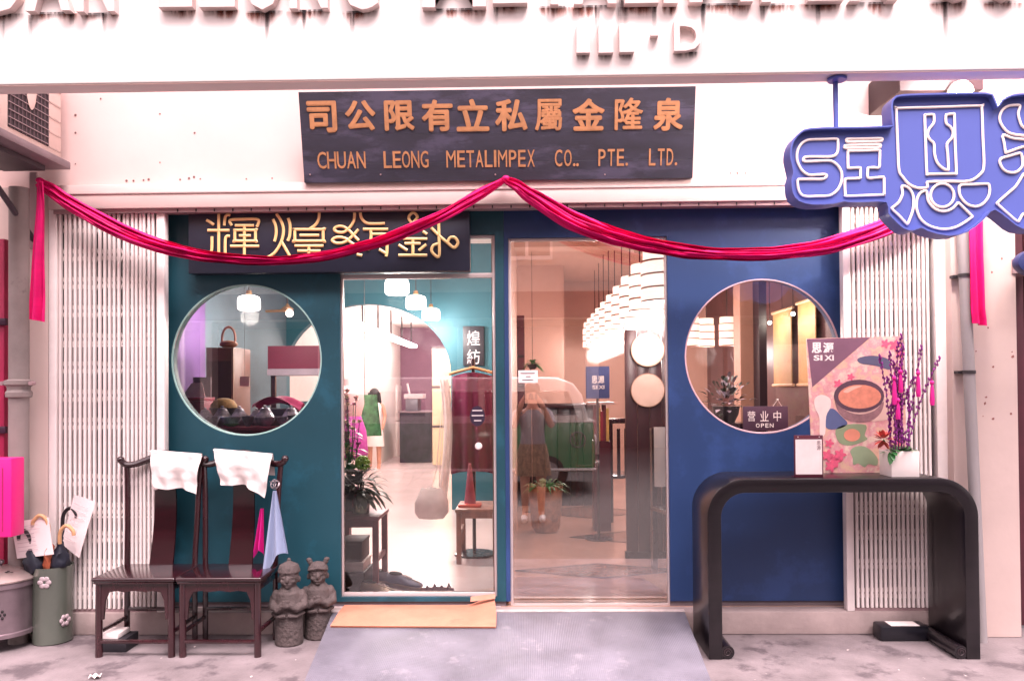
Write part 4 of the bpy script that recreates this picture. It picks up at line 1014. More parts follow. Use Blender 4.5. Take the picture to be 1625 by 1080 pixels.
# ================================================================ console table
m_blackwood = M('black_lacquer', '#120c11', 0.34, var=0.4, scale=4, stretch=(0.5, 6, 6), spec=0.4, coat=0.25)
m_brownedge = M('dark_brown_edge', '#2b1a1e', 0.38, var=0.3, scale=6)
tyf, tyb = -0.42, -0.03
tx0, tx1 = P(1124, 940, tyf).x, P(1555, 940, tyf).x
th = P(1330, 759, tyf).z; tk = 0.072; rad = 0.2
tb = thing('console_table', 'black lacquered waterfall console table with rounded corners and scroll feet', 'table', ((tx0 + tx1) / 2, (tyf + tyb) / 2, 0))
def arc(cx, cz, r, a0, a1, n=12): return [(cx + r * math.cos(a0 + (a1 - a0) * k / n), cz + r * math.sin(a0 + (a1 - a0) * k / n)) for k in range(n + 1)]
outer = [(tx0, 0.0)] + arc(tx0 + rad, th - rad, rad, math.pi, math.pi / 2) + arc(tx1 - rad, th - rad, rad, math.pi / 2, 0) + [(tx1, 0.0)]
ri = rad - tk
inner = [(tx1 - tk, 0.0)] + arc(tx1 - tk - ri, th - tk - ri, ri, 0, math.pi / 2) + arc(tx0 + tk + ri, th - tk - ri, ri, math.pi / 2, math.pi) + [(tx0 + tk, 0.0)]
def shell(o_, i_, y0, y1):
    mb = MB(); n = len(o_); inn = i_[::-1]
    vs_ = [[mb.bm.verts.new((x, y, z)) for x, z in pts] for y in (y0, y1) for pts in (o_, inn)]
    of, if_, ob, ib = vs_
    for k in range(n - 1):
        mb.bm.faces.new((of[k], of[k + 1], if_[k + 1], if_[k])); mb.bm.faces.new((ob[k], ib[k], ib[k + 1], ob[k + 1]))
        mb.bm.faces.new((of[k], ob[k], ob[k + 1], of[k + 1])); mb.bm.faces.new((if_[k], if_[k + 1], ib[k + 1], ib[k]))
    for k in (0, n - 1): mb.bm.faces.new((of[k], if_[k], ib[k], ob[k]))
    return mb
shell(outer, inner, tyf, tyb).build('table_body', m_blackwood, tb, bevel=0.005)
for x, s_ in ((tx0 + tk, 1), (tx1 - tk, -1)):
    f_ = MB().cyl((x + s_ * 0.026, tyf + 0.004, 0.036), (x + s_ * 0.026, tyb - 0.004, 0.036), 0.035, n=20).build('scroll_foot', m_blackwood, tb)
    MB().tube([(x + s_ * 0.026 + 0.022 * math.cos(a) * (1 - a / 14), tyf + 0.002, 0.036 + 0.022 * math.sin(a) * (1 - a / 14)) for a in [k * 0.4 for k in range(26)]], 0.0028, 5).build('scroll_carving', M('carving_dark', '#2e2226', 0.35), f_)
# black box under it
bx0, bx1 = P(1394, 1000, -0.1).x, P(1468, 1000, -0.1).x
sbx = thing('speaker_box', 'low black box with a white label under the console table', 'box', ((bx0 + bx1) / 2, -0.1, 0))
MB().box(bx0, bx1 + 0.01, -0.13, -0.02, 0.0, 0.085).build('case', M('black_plastic', '#14131b', 0.35, var=0.2), sbx, bevel=0.012)
MB().box(bx0 + 0.06, bx1 - 0.04, -0.125, -0.04, 0.0852, 0.0875).build('white_label', M('paper_white', '#e6dad6', 0.8), sbx)

# ================================================================ poster board, menu holder, plant on the table
TT = th + 0.0008
py_ = -0.15
def flat(name, pts, depth, mat, par, Y, k=0):
    """printed shape lying on the poster board"""
    q = [P(x, y, Y) for x, y in pts]
    if k: q = spline(q, k, True)
    return MB().plate([(p.x, p.z) for p in q], (), Y - depth, Y - depth + 0.0007).build(name, mat, par)
pb = thing('poster_board', 'tall menu poster with a soup bowl standing on the console table', 'poster', (P(1360, 750, py_).x, py_, TT))
qb = [P(1280, 537, py_), P(1432, 533, py_), P(1440, 745, py_), P(1290, 745, py_)]
zfix = lambda p: (p.x, max(p.z, TT))
m_pbg = M('poster_cream', '#d4a49b', 0.5, var=0.10, scale=14, spots=('#c98089', 9, 0.52, 0.6))
for nd in m_pbg.node_tree.nodes:
    if nd.type == 'VALTORGB' and abs(nd.color_ramp.elements[0].position - 0.3) < 1e-4:
        for pos_, hx in ((0.4, '#dcb79a'), (0.5, '#d99aa0'), (0.6, '#e3cbb8')):
            el = nd.color_ramp.elements.new(pos_); el.color = (*lin(hx), 1)
bl_ = (qb[3].x, TT); br_ = (qb[2].x, TT)
MB().plate([bl_, br_, zfix(qb[1]), zfix(qb[0])], (), py_, py_ + 0.012).build('board', m_pbg, pb)
MB().box(qb[3].x + 0.1, qb[3].x + 0.13, py_ + 0.012, py_ + 0.09, TT, TT + 0.3).build('easel_leg', m_blackwood, pb)
mpl = M('poster_plum', '#7a5568', 0.5); mwh = M('poster_white', '#f0e4e0', 0.5); msl = M('poster_slate', '#5a5872', 0.5)
flat('printed_corner', [(1280.5, 538), (1381, 535), (1289, 614)], 0.001, mpl, pb, py_)
for i, (px0, px1, py0, py1) in enumerate(((1288, 1304, 543, 560), (1306, 1323, 543, 560), (1291, 1305, 563, 572), (1308, 1323, 563, 572))):
    a, b = P(px0, py1, py_), P(px1, py0, py_)
    put_text('printed_character', ('思', '源', 'SI', 'XI')[i], a.x, b.x, a.z, b.z, py_ - 0.001, 0.0008, mwh, pb, offset=0.03)
flat('printed_cloth', [(1362, 568), (1385, 564), (1410, 570), (1412, 586), (1390, 580), (1365, 576)], 0.001, msl, pb, py_, 4)
flat('printed_saucer', [(1388 + 46 * math.cos(a), 646 + 22 * math.sin(a)) for a in [k * math.pi / 12 for k in range(24)]], 0.001, M('poster_plate', '#d8b4a8', 0.5), pb, py_)
flat('printed_bowl', [(1363 + 40 * math.cos(a), 628 + 26 * math.sin(a)) for a in [k * math.pi / 12 for k in range(24)]], 0.0018, M('poster_bowl', '#5a4150', 0.5), pb, py_)
flat('printed_soup', [(1364 + 34 * math.cos(a), 629 + 19 * math.sin(a)) for a in [k * math.pi / 12 for k in range(24)]], 0.0026, M('poster_soup', '#d98a72', 0.5, var=0.15, scale=30), pb, py_)
flat('printed_bowl_side', [(1325, 634), (1340, 650), (1364, 657), (1388, 651), (1402, 636), (1398, 654), (1380, 668), (1350, 668), (1331, 654)], 0.0014, M('poster_bowl_side', '#8f6a6e', 0.5, var=0.3, scale=20), pb, py_, 3)
flat('printed_shine', [(1338, 620), (1352, 613), (1368, 612), (1356, 617), (1344, 623)], 0.0032, M('poster_shine', '#eab7a3', 0.5), pb, py_, 3)
flat('printed_napkin', [(1311, 654), (1322, 648), (1335, 660), (1345, 672), (1330, 680), (1311, 678)], 0.001, M('poster_navy', '#565f86', 0.5), pb, py_, 4)
flat('printed_spoon', [(1293, 632), (1304, 626), (1317, 632), (1318, 645), (1311, 660), (1309, 688), (1301, 690), (1300, 662), (1293, 646)], 0.0018, M('poster_spoon', '#ecd6cf', 0.4), pb, py_, 4)
flat('printed_leaf', [(1326, 682), (1345, 673), (1374, 674), (1372, 690), (1376, 697), (1352, 706), (1332, 702)], 0.001, M('poster_leaf', '#8d9a78', 0.5), pb, py_, 3)
flat('printed_egg', [(1352 + 13 * math.cos(a), 690 + 10 * math.sin(a)) for a in [k * math.pi / 8 for k in range(16)]], 0.0018, M('poster_egg', '#df8f77', 0.5), pb, py_)
flat('printed_leaf', [(1349, 715), (1358, 708), (1372, 708), (1384, 716), (1393, 728), (1391, 738), (1378, 736), (1372, 741), (1362, 735), (1354, 737), (1353, 726)], 0.001, M('poster_leaf2', '#94a584', 0.5), pb, py_, 3)
for px, py, r_ in ((1313, 722, 8), (1325, 730, 9), (1333, 721, 8), (1318, 739, 8), (1330, 609, 6), (1316, 703, 6), (1420, 548, 8), (1405, 545, 6), (1350, 598, 5), (1428, 560, 6), (1426, 700, 7)):
    flat('printed_petal', [(px + r_ * (1 + 0.35 * math.cos(5 * a)) * math.cos(a), py + r_ * (1 + 0.35 * math.cos(5 * a)) * math.sin(a)) for a in [k * math.pi / 10 for k in range(20)]], 0.0012 + 0.0009 * (px % 5), M('poster_petal', '#e0607f', 0.5, var=0.2, scale=40), pb, py_)

mh = thing('menu_holder', 'small framed menu card standing in front of the poster', 'menu holder', (P(1283, 755, -0.36).x, -0.36, TT))
a, b = P(1261, 757, -0.36), P(1306, 690, -0.36)
MB().box(a.x, b.x, -0.36, -0.352, TT, b.z).build('frame', M('holder_maroon', '#5a2333', 0.4), mh, bevel=0.002)
MB().box(a.x + 0.006, b.x - 0.007, -0.3615, -0.3605, TT + 0.016, b.z - 0.022).build('card', M('card_white', '#ecdfdb', 0.7), mh)
for i, ch in enumerate('思源'):
    zt = b.z - 0.03 - i * 0.026
    put_text('printed_character', ch, b.x - 0.034, b.x - 0.013, zt - 0.022, zt, -0.3616, 0.0006, M('card_print', '#6d5058', 0.7), mh, offset=0.0)
for x in (a.x + 0.02, b.x - 0.02): MB().lathe([(0.003, -0.002), (0.003, 0.0)], (x, -0.36, b.z - 0.009), 8, axis='Y').build('stud', M('stud', '#d8c8c4', 0.3), mh)
MB().box(a.x, b.x, -0.352, -0.31, TT, TT + 0.006).build('foot', M('holder_maroon', '#5a2333', 0.4), mh)

pc = P(1427, 754, -0.3); 
pl = thing('flower_pot', 'white square pot with magenta willow stems and green leaves on the table', 'potted plant', (pc.x, -0.3, TT))
pw = 0.074; ph_ = 0.135
pt = MB()
s0, s1 = pw * 0.97, pw
A = [(pc.x + sx * s0, -0.3 + sy * s0, TT) for sx, sy in ((-1, -1), (1, -1), (1, 1), (-1, 1))]
B = [(pc.x + sx * s1, -0.3 + sy * s1, TT + ph_) for sx, sy in ((-1, -1), (1, -1), (1, 1), (-1, 1))]
Bi = [(pc.x + sx * (s1 - 0.006), -0.3 + sy * (s1 - 0.006), TT + ph_) for sx, sy in ((-1, -1), (1, -1), (1, 1), (-1, 1))]
Ai = [(x, y, TT + ph_ - 0.02) for x, y, z in Bi]
pt.face(A[::-1])
for k in range(4):
    j = (k + 1) % 4
    pt.face([A[k], A[j], B[j], B[k]]); pt.face([B[k], B[j], Bi[j], Bi[k]]); pt.face([Bi[k], Bi[j], Ai[j], Ai[k]])
pt.face(Ai)
bmesh.ops.remove_doubles(pt.bm, verts=pt.bm.verts[:], dist=1e-5)
pt.build('pot', M('white_ceramic', '#e6dbd6', 0.35, var=0.03), pl, bevel=0.002)
m_leaf = M('plant_leaf', '#2f6a34', 0.45, var=0.3, scale=20)
def leaf(mb, base, d, L_, w_, droop=0.3):
    d = Vector(d).normalized(); s = d.cross(Vector((0, 0, 1)))
    s = s.normalized() if s.length > 1e-4 else Vector((1, 0, 0))
    prev = None
    for k in range(5):
        t = k / 4
        c_ = base + d * L_ * t + Vector((0, 0, -droop * L_ * t * t)); ww = w_ * math.sin(math.pi * (0.08 + 0.9 * t))
        cur = (mb.bm.verts.new(c_ - s * ww), mb.bm.verts.new(c_ + Vector((0, 0, 0.15 * ww))), mb.bm.verts.new(c_ + s * ww))
        if prev: mb.bm.faces.new((prev[0], prev[1], cur[1], cur[0])); mb.bm.faces.new((prev[1], prev[2], cur[2], cur[1]))
        prev = cur
for k in range(34):
    mb = MB(); a = random.uniform(0, 2 * math.pi); rr = random.uniform(0.0, 0.055)
    leaf(mb, Vector((pc.x + rr * math.cos(a), -0.3 + rr * math.sin(a), TT + ph_ - 0.015)), (math.cos(a), math.sin(a), random.uniform(0.4, 1.4)), random.uniform(0.05, 0.1), random.uniform(0.012, 0.02), 0.4)
    mb.build('leaf', m_leaf, pl)
for k in range(5):
    mb = MB(); leaf(mb, Vector((pc.x - 0.065, -0.35, TT + ph_)), (-0.3 + 0.1 * k, -0.5, -0.6 + 0.2 * k), 0.07, 0.015, 0.3); mb.build('leaf', m_leaf, pl)
m_willow = M('willow_stem', '#5b2350', 0.6, var=0.3); m_bud = M('willow_bud', '#8a2a86', 0.7, var=0.4, scale=60); m_tas = M('tassel_pink', '#e01a90', 0.6, var=0.12, stretch=(20, 20, 1))
stems = [(1412, 560), (1418, 575), (1425, 545), (1430, 532), (1433, 550), (1421, 600), (1437, 590), (1408, 600), (1416, 640), (1462, 550), (1491, 568), (1396, 565), (1428, 580), (1440, 620), (1450, 600)]
for i, (px, py) in enumerate(stems):
    tip = P(px, py, -0.3 + 0.03 * math.sin(i)); b0 = Vector((pc.x + 0.035 * math.sin(i * 2.1), -0.3 + 0.03 * math.cos(i * 1.7), TT + ph_ - 0.02))
    mid = b0.lerp(tip, 0.5) + Vector((0.012 * math.sin(i * 3), 0, 0.02))
    sp = spline([b0, mid, tip], 9)
    s_ = MB().tube(sp, 0.0022, 5).build('stem', m_willow, pl)
    mb = MB()
    for j, q in enumerate(sp[3:]):
        for e in range(2):
            a = j * 2.4 + e * 3.1
            mb.ell(q + Vector((0.006 * math.cos(a), 0.006 * math.sin(a), 0.006 * e)), (0.005, 0.005, 0.009), 6, 5)
    mb.build('bud', m_bud, s_)
for px, py, L_ in ((1457, 592, 0.125), (1479, 607, 0.12), (1419, 600, 0.14), (1429, 590, 0.11), (1425, 635, 0.1)):
    p = P(px, py, -0.33)
    MB().ell(p, (0.011, 0.011, 0.013), 10, 7).lathe([(0.005, -0.012), (0.009, -0.03), (0.0125, -L_ * 0.8), (0.010, -L_)], p, 10).cyl(p, p + Vector((0, 0, 0.03)), 0.0015, n=5).build('tassel', m_tas, pl)
m_flr = M('coral_flower', '#b8473f', 0.6, var=0.3, scale=40)
fc = P(1402, 697, -0.37)
for k in range(26):
    mb = MB(); a = random.uniform(0, 6.28); e = random.uniform(-1.1, 1.2)
    d = Vector((math.cos(a) * math.cos(e), math.sin(a) * math.cos(e), math.sin(e)))
    leaf(mb, fc + d * 0.012, d, 0.05, 0.013, 0.1); mb.build('petal', m_flr, pl)
MB().tube([fc, (pc.x - 0.04, -0.32, TT + ph_ - 0.02)], 0.003, 5).build('stem', m_leaf, pl)

# ================================================================ OPEN sign in the right window
ob = P(1214, 661, PY0)
os_ = thing('open_sign', 'dark hanging plate reading OPEN in the right round window', 'sign', (ob.x, PY0 + 0.01, ob.z - 0.08))
a, b = P(1179, 683, PY0 + 0.012), P(1250, 644, PY0 + 0.012)
MB().box(a.x, b.x, PY0 + 0.006, PY0 + 0.014, a.z, b.z).build('plate', M('open_plate', '#4a3140', 0.4, var=0.1), os_, bevel=0.002)
m_sil = M('open_print', '#e2d2cc', 0.4)
for ch, x0, x1 in (('营', 1187, 1199), ('业', 1207, 1220), ('中', 1228, 1240)):
    put_text('character', ch, P(x0, 668, PY0).x, P(x1, 668, PY0).x, P(1210, 668, PY0).z, P(1210, 652, PY0).z, PY0 + 0.006, 0.0015, m_sil, os_, offset=0.0)
wd_ = (('O', 1200, 1206), ('P', 1208, 1213), ('E', 1215, 1220), ('N', 1222, 1228))
for ch, x0, x1 in wd_:
    put_text('letter', ch, P(x0, 677, PY0).x, P(x1, 677, PY0).x, P(1210, 678, PY0).z, P(1210, 671.5, PY0).z, PY0 + 0.006, 0.0015, m_sil, os_, offset=0.01)
ap = P(1234, 634, PY0 + 0.01)
MB().tube([P(1226, 645, PY0 + 0.01), ap, P(1241, 645, PY0 + 0.01)], 0.0015, 5).build('cord', m_sil, os_)
MB().ell(ap, 0.006).cyl(ap, (ap.x, PY0 + 0.021, ap.z), 0.003).build('suction_hook', m_sil, os_)
# ================================================================ rooms behind the glass
def wall(name, x0, x1, y0, y1, z0, z1, mat):
    return props(MB().box(x0, x1, y0, y1, z0, z1).build(name, mat), kind='structure')
m_ifl = M('pale_polished_floor', '#dccac8', 0.2, var=0.08, scale=1.5, rvar=0.06)
m_bfl = M('beige_polished_floor', '#bb9788', 0.14, var=0.14, scale=1.8, rvar=0.06)
m_iwt = M('inner_teal', '#235a68', 0.6, var=0.15, scale=1.5)
m_iwp = M('inner_purple', '#5d3b78', 0.6, var=0.15, scale=2)
m_iww = M('inner_white', '#dccfcb', 0.7, var=0.04)
m_iwm = M('inner_mauve', '#8a6478', 0.7, var=0.08)
m_iwb = M('inner_beige', '#cda697', 0.65, var=0.06, scale=1.5)
m_iwd = M('inner_brown', '#5a3a3c', 0.5, var=0.2, scale=3)
LX0, LX1, RX0, RX1 = -2.62, -0.22, -0.12, 2.62
AY = 3.95
IY0 = PY1 + 0.001
# left shop
wall('left_room_floor', LX0, -0.17, 0.119, 11.8, -0.2, ZT - 0.0005, m_ifl)
wall('left_room_ceiling', LX0 - 0.1, -0.17, IY0 + 0.1, 11.8, 3.0, 3.1, m_iww)
wall('left_room_wall_purple', LX0 - 0.1, LX0, IY0, 1.8, ZT, 3.0, m_iwp)
wall('left_room_wall', LX0 - 0.1, LX0, 1.801, AY, ZT, 3.0, M('inner_teal_grey', '#4c6470', 0.6, var=0.2, scale=2))
wall('shop_partition', -0.215, -0.125, IY0, 11.8, ZT, 3.0, m_iwb)
ax1 = P(716, 640, AY).x; acx = P(583, 640, AY).x; az = P(590, 482, AY).z; spring = P(716, 592, AY).z
hw = ax1 - acx
arch = [(acx - hw, ZT + 0.001), (ax1, ZT + 0.001)] + [(acx + hw * math.cos(a), spring + (az - spring) * math.sin(a)) for a in [k * math.pi / 24 for k in range(25)]]
props(MB().plate([(LX0, ZT), (acx - hw, ZT)] + [(acx - hw * math.cos(a), spring + (az - spring) * math.sin(a)) for a in [k * math.pi / 24 for k in range(25)]] + [(ax1, ZT), (LX1, ZT), (LX1, 3.0), (LX0, 3.0)], (), AY, AY + 0.12).build('arch_wall', m_iwt), kind='structure')
BYk = 11.6
wall('back_room_wall', LX0, LX1, BYk, BYk + 0.1, ZT, 3.0, m_iwm)
wall('back_room_left_wall', LX0 - 0.1, LX0, AY + 0.121, BYk, ZT, 3.0, m_iww)
# dropped white ceiling of the back room
wall('back_room_ceiling', LX0, LX1, AY + 0.125, BYk - 0.002, 2.72, 2.78, m_iww)

# pendant lamps on a line into the room
m_shade = EM('lit_shade', '#ffeee6', 2.5)
m_cordm = M('lamp_cord', '#2a2428', 0.5)
def point(parent, loc, e, r=0.07, col=(1, 0.87, 0.8)):
    d = bpy.data.lights.new('lamp_light', 'POINT'); d.energy = e; d.shadow_soft_size = r; d.color = col
    o = bpy.data.objects.new('lamp_light', d); COL.objects.link(o); o.parent = parent; o.location = Vector(loc) - ORG[parent]
def pendant(px, py, d, label, ceil, e, s=1.0):
    p = P(px, py, CAM.y + d)
    t = thing('pendant_lamp', label, 'lamp', p, 'pendant lamps in the teal shop')
    MB().lathe([(0.05 * s, 0.06 * s), (0.085 * s, 0.045 * s), (0.092 * s, 0.02 * s), (0.092 * s, -0.05 * s), (0.08 * s, -0.062 * s)], p, 28).build('shade', m_shade, t)
    MB().lathe([(0.014, 0.062 * s), (0.024, 0.068 * s), (0.02, 0.1 * s), (0.006, 0.105 * s)], p, 14).build('cap', M('brass_cap', '#a88a6a', 0.35, 0.6), t)
    MB().cyl((p.x, p.y, p.z + 0.1 * s), (p.x, p.y, ceil), 0.004, n=6).build('cord', m_cordm, t)
    point(t, (p.x, p.y, p.z - 0.12 * s), e)
pendant(630, 454, 6.0, 'largest lit white pendant lamp behind the teal door', 3.0, 30)
pendant(660, 479, 7.1, 'middle lit white pendant lamp behind the teal door', 3.0, 16)
pendant(684, 498, 8.1, 'smallest lit white pendant lamp behind the teal door', 3.0, 16)
pendant(395, 480, 6.2, 'bright lit lamp seen in the left round window', 3.0, 9, 0.95)
fl = P(456, 490, CAM.y + 7.2)
ft = thing('wall_lamp', 'small lamp with a round bulb at the upper right of the left round window', 'lamp', fl)
MB().cyl((fl.x, fl.y, fl.z + 0.02), (fl.x, fl.y, 3.0), 0.006, n=6).build('stem', m_cordm, ft)
MB().lathe([(0.06, 0.0), (0.02, 0.03), (0.008, 0.05)], fl, 16).build('shade', M('brass_cap', '#a88a6a', 0.35, 0.6), ft)
MB().ell((fl.x + 0.02, fl.y, fl.z - 0.04), 0.035).build('bulb', EM('warm_bulb', '#ffd9c9', 4), ft)
MB().tube([(fl.x - 0.2, fl.y, fl.z - 0.02), (fl.x, fl.y, fl.z - 0.015)], 0.012, 8).build('arm', M('brass_cap', '#a88a6a', 0.35, 0.6), ft)

# linear lights in the back room
lz = 2.25; lx = P(590, 530, 6.3).x
la = FX(562, 5.6); 
ll = thing('linear_lamp', 'long glowing strip lamp in the room beyond the arch', 'lamp', (-2.2, 8.0, lz))
MB().box(-2.28, -2.13, 5.6, 10.6, lz, lz + 0.06).build('light_tube', EM('strip_glow', '#fff0ec', 3), ll, bevel=0.012)
for k in range(5):
    y = 5.9 + k * 1.1
    MB().cyl((-2.2, y, lz + 0.06), (-2.2, y, 2.72), 0.012, n=8).build('hanger_rod', m_cordm, ll)
for k in range(3): point(ll, (-1.5, 5.6 + 2.2 * k, 2.1), 18, 0.15, (1, 0.9, 0.88))
for k in range(4):
    q = Vector((-1.35 + 0.12 * k, 5.2 + k * 1.2, 2.715))
    dl_ = thing('downlight', 'small ceiling downlight ring %s beyond the arch' % ('nearest the arch', 'second from the arch', 'third from the arch', 'farthest from the arch')[k], 'lamp', q, 'ceiling downlights')
    MB().lathe([(0.05, 0.0), (0.05, -0.012), (0.035, -0.014)], q, 16).build('ring', M('downlight_ring', '#8f7b80', 0.4), dl_)

# shelf, fridge, counter, things beyond the arch
FYd = 11.0
x0, x1 = FX(607, FYd), FX(631, FYd)
fr = thing('fridge', 'pale two-door fridge standing beyond the arch', 'fridge', ((x0 + x1) / 2, FYd + 0.2, ZT))
ztop = FZ(611, FYd, 620); zmid = FZ(668, FYd, 620)
MB().box(x0, x1, FYd, FYd + 0.5, ZT, zmid - 0.008).build('lower_door', M('fridge_white', '#d8c9c6', 0.35), fr, bevel=0.02)
MB().box(x0, x1, FYd, FYd + 0.5, zmid + 0.008, ztop).build('upper_door', M('fridge_white', '#d8c9c6', 0.35), fr, bevel=0.02)
for i, (a, b) in enumerate(((0.03, 0.06), (0.1, 0.18))):
    MB().box(x0 + a, x0 + a + 0.1, FYd - 0.004, FYd - 0.0005, ztop - 0.2 - 0.1 * i, ztop - 0.16 - 0.1 * i).build('magnet', M('magnet', '#6f5a60', 0.6), fr)
MB().box(x0 + 0.04, x1 - 0.04, FYd + 0.02, FYd + 0.4, ztop + 0.002, ztop + 0.22).build('carton', M('carton_white', '#cfc0c0', 0.7), fr, bevel=0.005)
CYd = 9.6
x0, x1 = FX(634, CYd), FX(684, CYd)
ct = thing('counter', 'dark mottled counter beside the fridge', 'counter', ((x0 + x1) / 2, CYd, ZT))
zc_ = FZ(652, CYd, 660)
MB().box(x0, x1, CYd, CYd + 0.8, ZT, zc_ - 0.03).build('counter_body', M('dark_stone', '#3b3340', 0.3, var=0.5, scale=6), ct)
MB().box(x0 - 0.02, x1 + 0.02, CYd - 0.03, CYd + 0.8, zc_ - 0.029, zc_).build('counter_top', M('counter_top', '#8b7880', 0.3), ct, bevel=0.004)
mw = thing('appliance', 'small grey appliance on the dark counter', 'appliance', (FX(652, CYd), CYd + 0.3, zc_))
xa, xb = FX(642, CYd), FX(662, CYd)
MB().box(xa, xb, CYd + 0.1, CYd + 0.5, zc_, zc_ + 0.22).build('body', M('appliance_grey', '#77727c', 0.4), mw, bevel=0.01)
MB().box(xa - 0.03, xb + 0.1, CYd + 0.1, CYd + 0.45, zc_ + 0.2205, zc_ + 0.31).build('tray', M('tray_pale', '#c5b6ba', 0.5), mw, bevel=0.008)
MB().tube([(xa + 0.06, CYd + 0.2, zc_ + 0.31), (xa + 0.02, CYd + 0.2, zc_ + 0.5)], 0.02, 8).build('bottle', M('tray_pale', '#c5b6ba', 0.5), mw)
sh = thing('wall_cabinet', 'pale cabinet with a dark niche and red tin beyond the arch', 'cabinet', (-2.0, 10.2, ZT))
xa, xb = FX(548, 10.4), FX(606, 10.4); zA_ = FZ(584, 10.4, 590)
MB().box(xa, xb, 10.4, 11.2, zA_ - 0.06, zA_).build('shelf', m_iww, sh)
MB().box(xa, FX(560, 10.4), 10.4, 11.2, ZT, zA_ - 0.061).build('side_panel', m_iww, sh)
MB().box(FX(592, 10.4), xb, 10.45, 11.2, ZT, zA_ - 0.061).build('side_panel', m_iww, sh)
MB().box(FX(560, 10.4) + 0.001, FX(592, 10.4) - 0.001, 11.0, 11.1, ZT, zA_ - 0.061).build('dark_niche', M('niche_dark', '#3b2f3d', 0.7), sh)
tn = thing('red_tin', 'red tin drum on the shelf beyond the arch', 'tin', (FX(557, 10.4), 10.7, zA_))
MB().lathe([(0.2, 0.0), (0.21, 0.01), (0.21, 0.3), (0.2, 0.31)], (FX(560, 10.7), 10.7, zA_), 24).build('drum', M('tin_red', '#a33a48', 0.4), tn)
MB().lathe([(0.213, 0.3), (0.213, 0.33), (0.05, 0.345)], (FX(560, 10.7), 10.7, zA_ + 0.002), 24).build('lid', M('tin_lid', '#8d7d82', 0.35, 0.5), tn)
# cream sliding screen at the right of the arch
ys = 8.6
x0, x1 = FX(686, ys), FX(722, ys)
scn = thing('paper_screen', 'cream paper screen with dark rails beyond the arch', 'screen', (x0, ys, ZT))
for k in range(3):
    za = ZT + 0.05 + k * 0.66
    MB().box(x0, x1, ys, ys + 0.02, za, za + 0.62).build('paper_panel', M('cream_paper', '#d6c2a2', 0.7, var=0.08), scn)
    MB().box(x0 - 0.01, x1 + 0.01, ys - 0.01, ys + 0.03, za + 0.621, za + 0.659).build('rail', M('screen_rail', '#5f4d52', 0.5), scn)
# calligraphy plaque on the teal arch wall
a, b = P(735, 580, AY - 0.03), P(768, 517, AY - 0.03)
pq = thing('plaque', 'dark hanging plaque with white brush characters beside the arch', 'plaque', ((a.x + b.x) / 2, AY - 0.03, a.z))
MB().box(a.x, b.x, AY - 0.035, AY - 0.002, a.z, b.z).build('board', M('plaque_dark', '#22222c', 0.5), pq, bevel=0.004)
for i, ch in enumerate('煌紡'):
    zt = b.z - 0.05 - i * 0.2
    put_text('character', ch, (a.x + b.x) / 2 - 0.07, (a.x + b.x) / 2 + 0.07, zt - 0.16, zt, AY - 0.035, 0.004, M('plaque_white', '#c9c2c8', 0.6), pq, offset=0.0)

# dress on a stand
m_plum = M('plum_silk', '#6d0f3f', 0.42, var=0.2, scale=4, stretch=(4, 4, 1), sheen=0.3)
dy = 1.55
xa, xb = FX(716, dy), FX(785, dy); zA_, zB_ = FZ(752, dy, 750), FZ(597, dy, 750)
ds = thing('clothes_stand', 'wooden stand holding the plum silk dress inside the teal shop', 'stand', ((xa + xb) / 2, dy, ZT))
MB().cyl(((xa + xb) / 2, dy + 0.06, ZT + 0.02), ((xa + xb) / 2, dy + 0.06, zB_ + 0.14), 0.014, n=10).build('pole', m_wood, ds)
MB().lathe([(0.16, 0.0), (0.16, 0.015), (0.03, 0.03)], ((xa + xb) / 2, dy + 0.06, ZT), 20).build('base', m_wood, ds)
MB().tube([(xa - 0.02, dy + 0.03, zB_ + 0.02), ((xa + xb) / 2, dy + 0.04, zB_ + 0.07), (xb + 0.02, dy + 0.03, zB_ + 0.02)], 0.012, 8).build('hanger', M('hanger_wood', '#b98d63', 0.5), ds)
def dress(u, v):
    w_ = 0.5 + 0.06 * v; x = (xa + xb) / 2 + (u - 0.5) * (xb - xa) * (0.94 + 0.1 * v)
    return Vector((x, dy - 0.05 * math.sin(math.pi * u) - 0.012 * math.sin(u * 22) * (0.2 + v), zB_ + 0.03 * math.sin(math.pi * u) - v * (zB_ - zA_)))
do = MB().grid(dress, 40, 24).grid(lambda u, v: Vector((dress(u, v).x, dy + 0.04 * math.sin(math.pi * u), dress(u, v).z)), 40, 24).build('silk_dress', m_plum, None, sharp=80, origin=((xa + xb) / 2, dy, zA_))
props(do, 'plum silk dress hanging behind the right side of the teal door', 'dress')
sc1 = MB().grid(lambda u, v: Vector((FX(698, dy) + 0.07 * u + 0.03 * math.sin(v * 4), dy - 0.03 + 0.015 * math.sin(u * 9 + v * 3), zB_ - 0.02 - v * 1.0)), 10, 30).grid(lambda u, v: Vector((FX(698, dy) + 0.07 * u + 0.03 * math.sin(v * 4), dy - 0.025 + 0.015 * math.sin(u * 9 + v * 3), zB_ - 0.02 - v * 1.0)), 10, 30).build('white_scarf', M('scarf_white', '#efe6e4', 0.8, var=0.1, scale=20, trans=0.55), None, sharp=80, origin=(FX(700, dy), dy, zB_ - 1.0))
props(sc1, 'long white scarf hanging left of the plum dress', 'scarf')
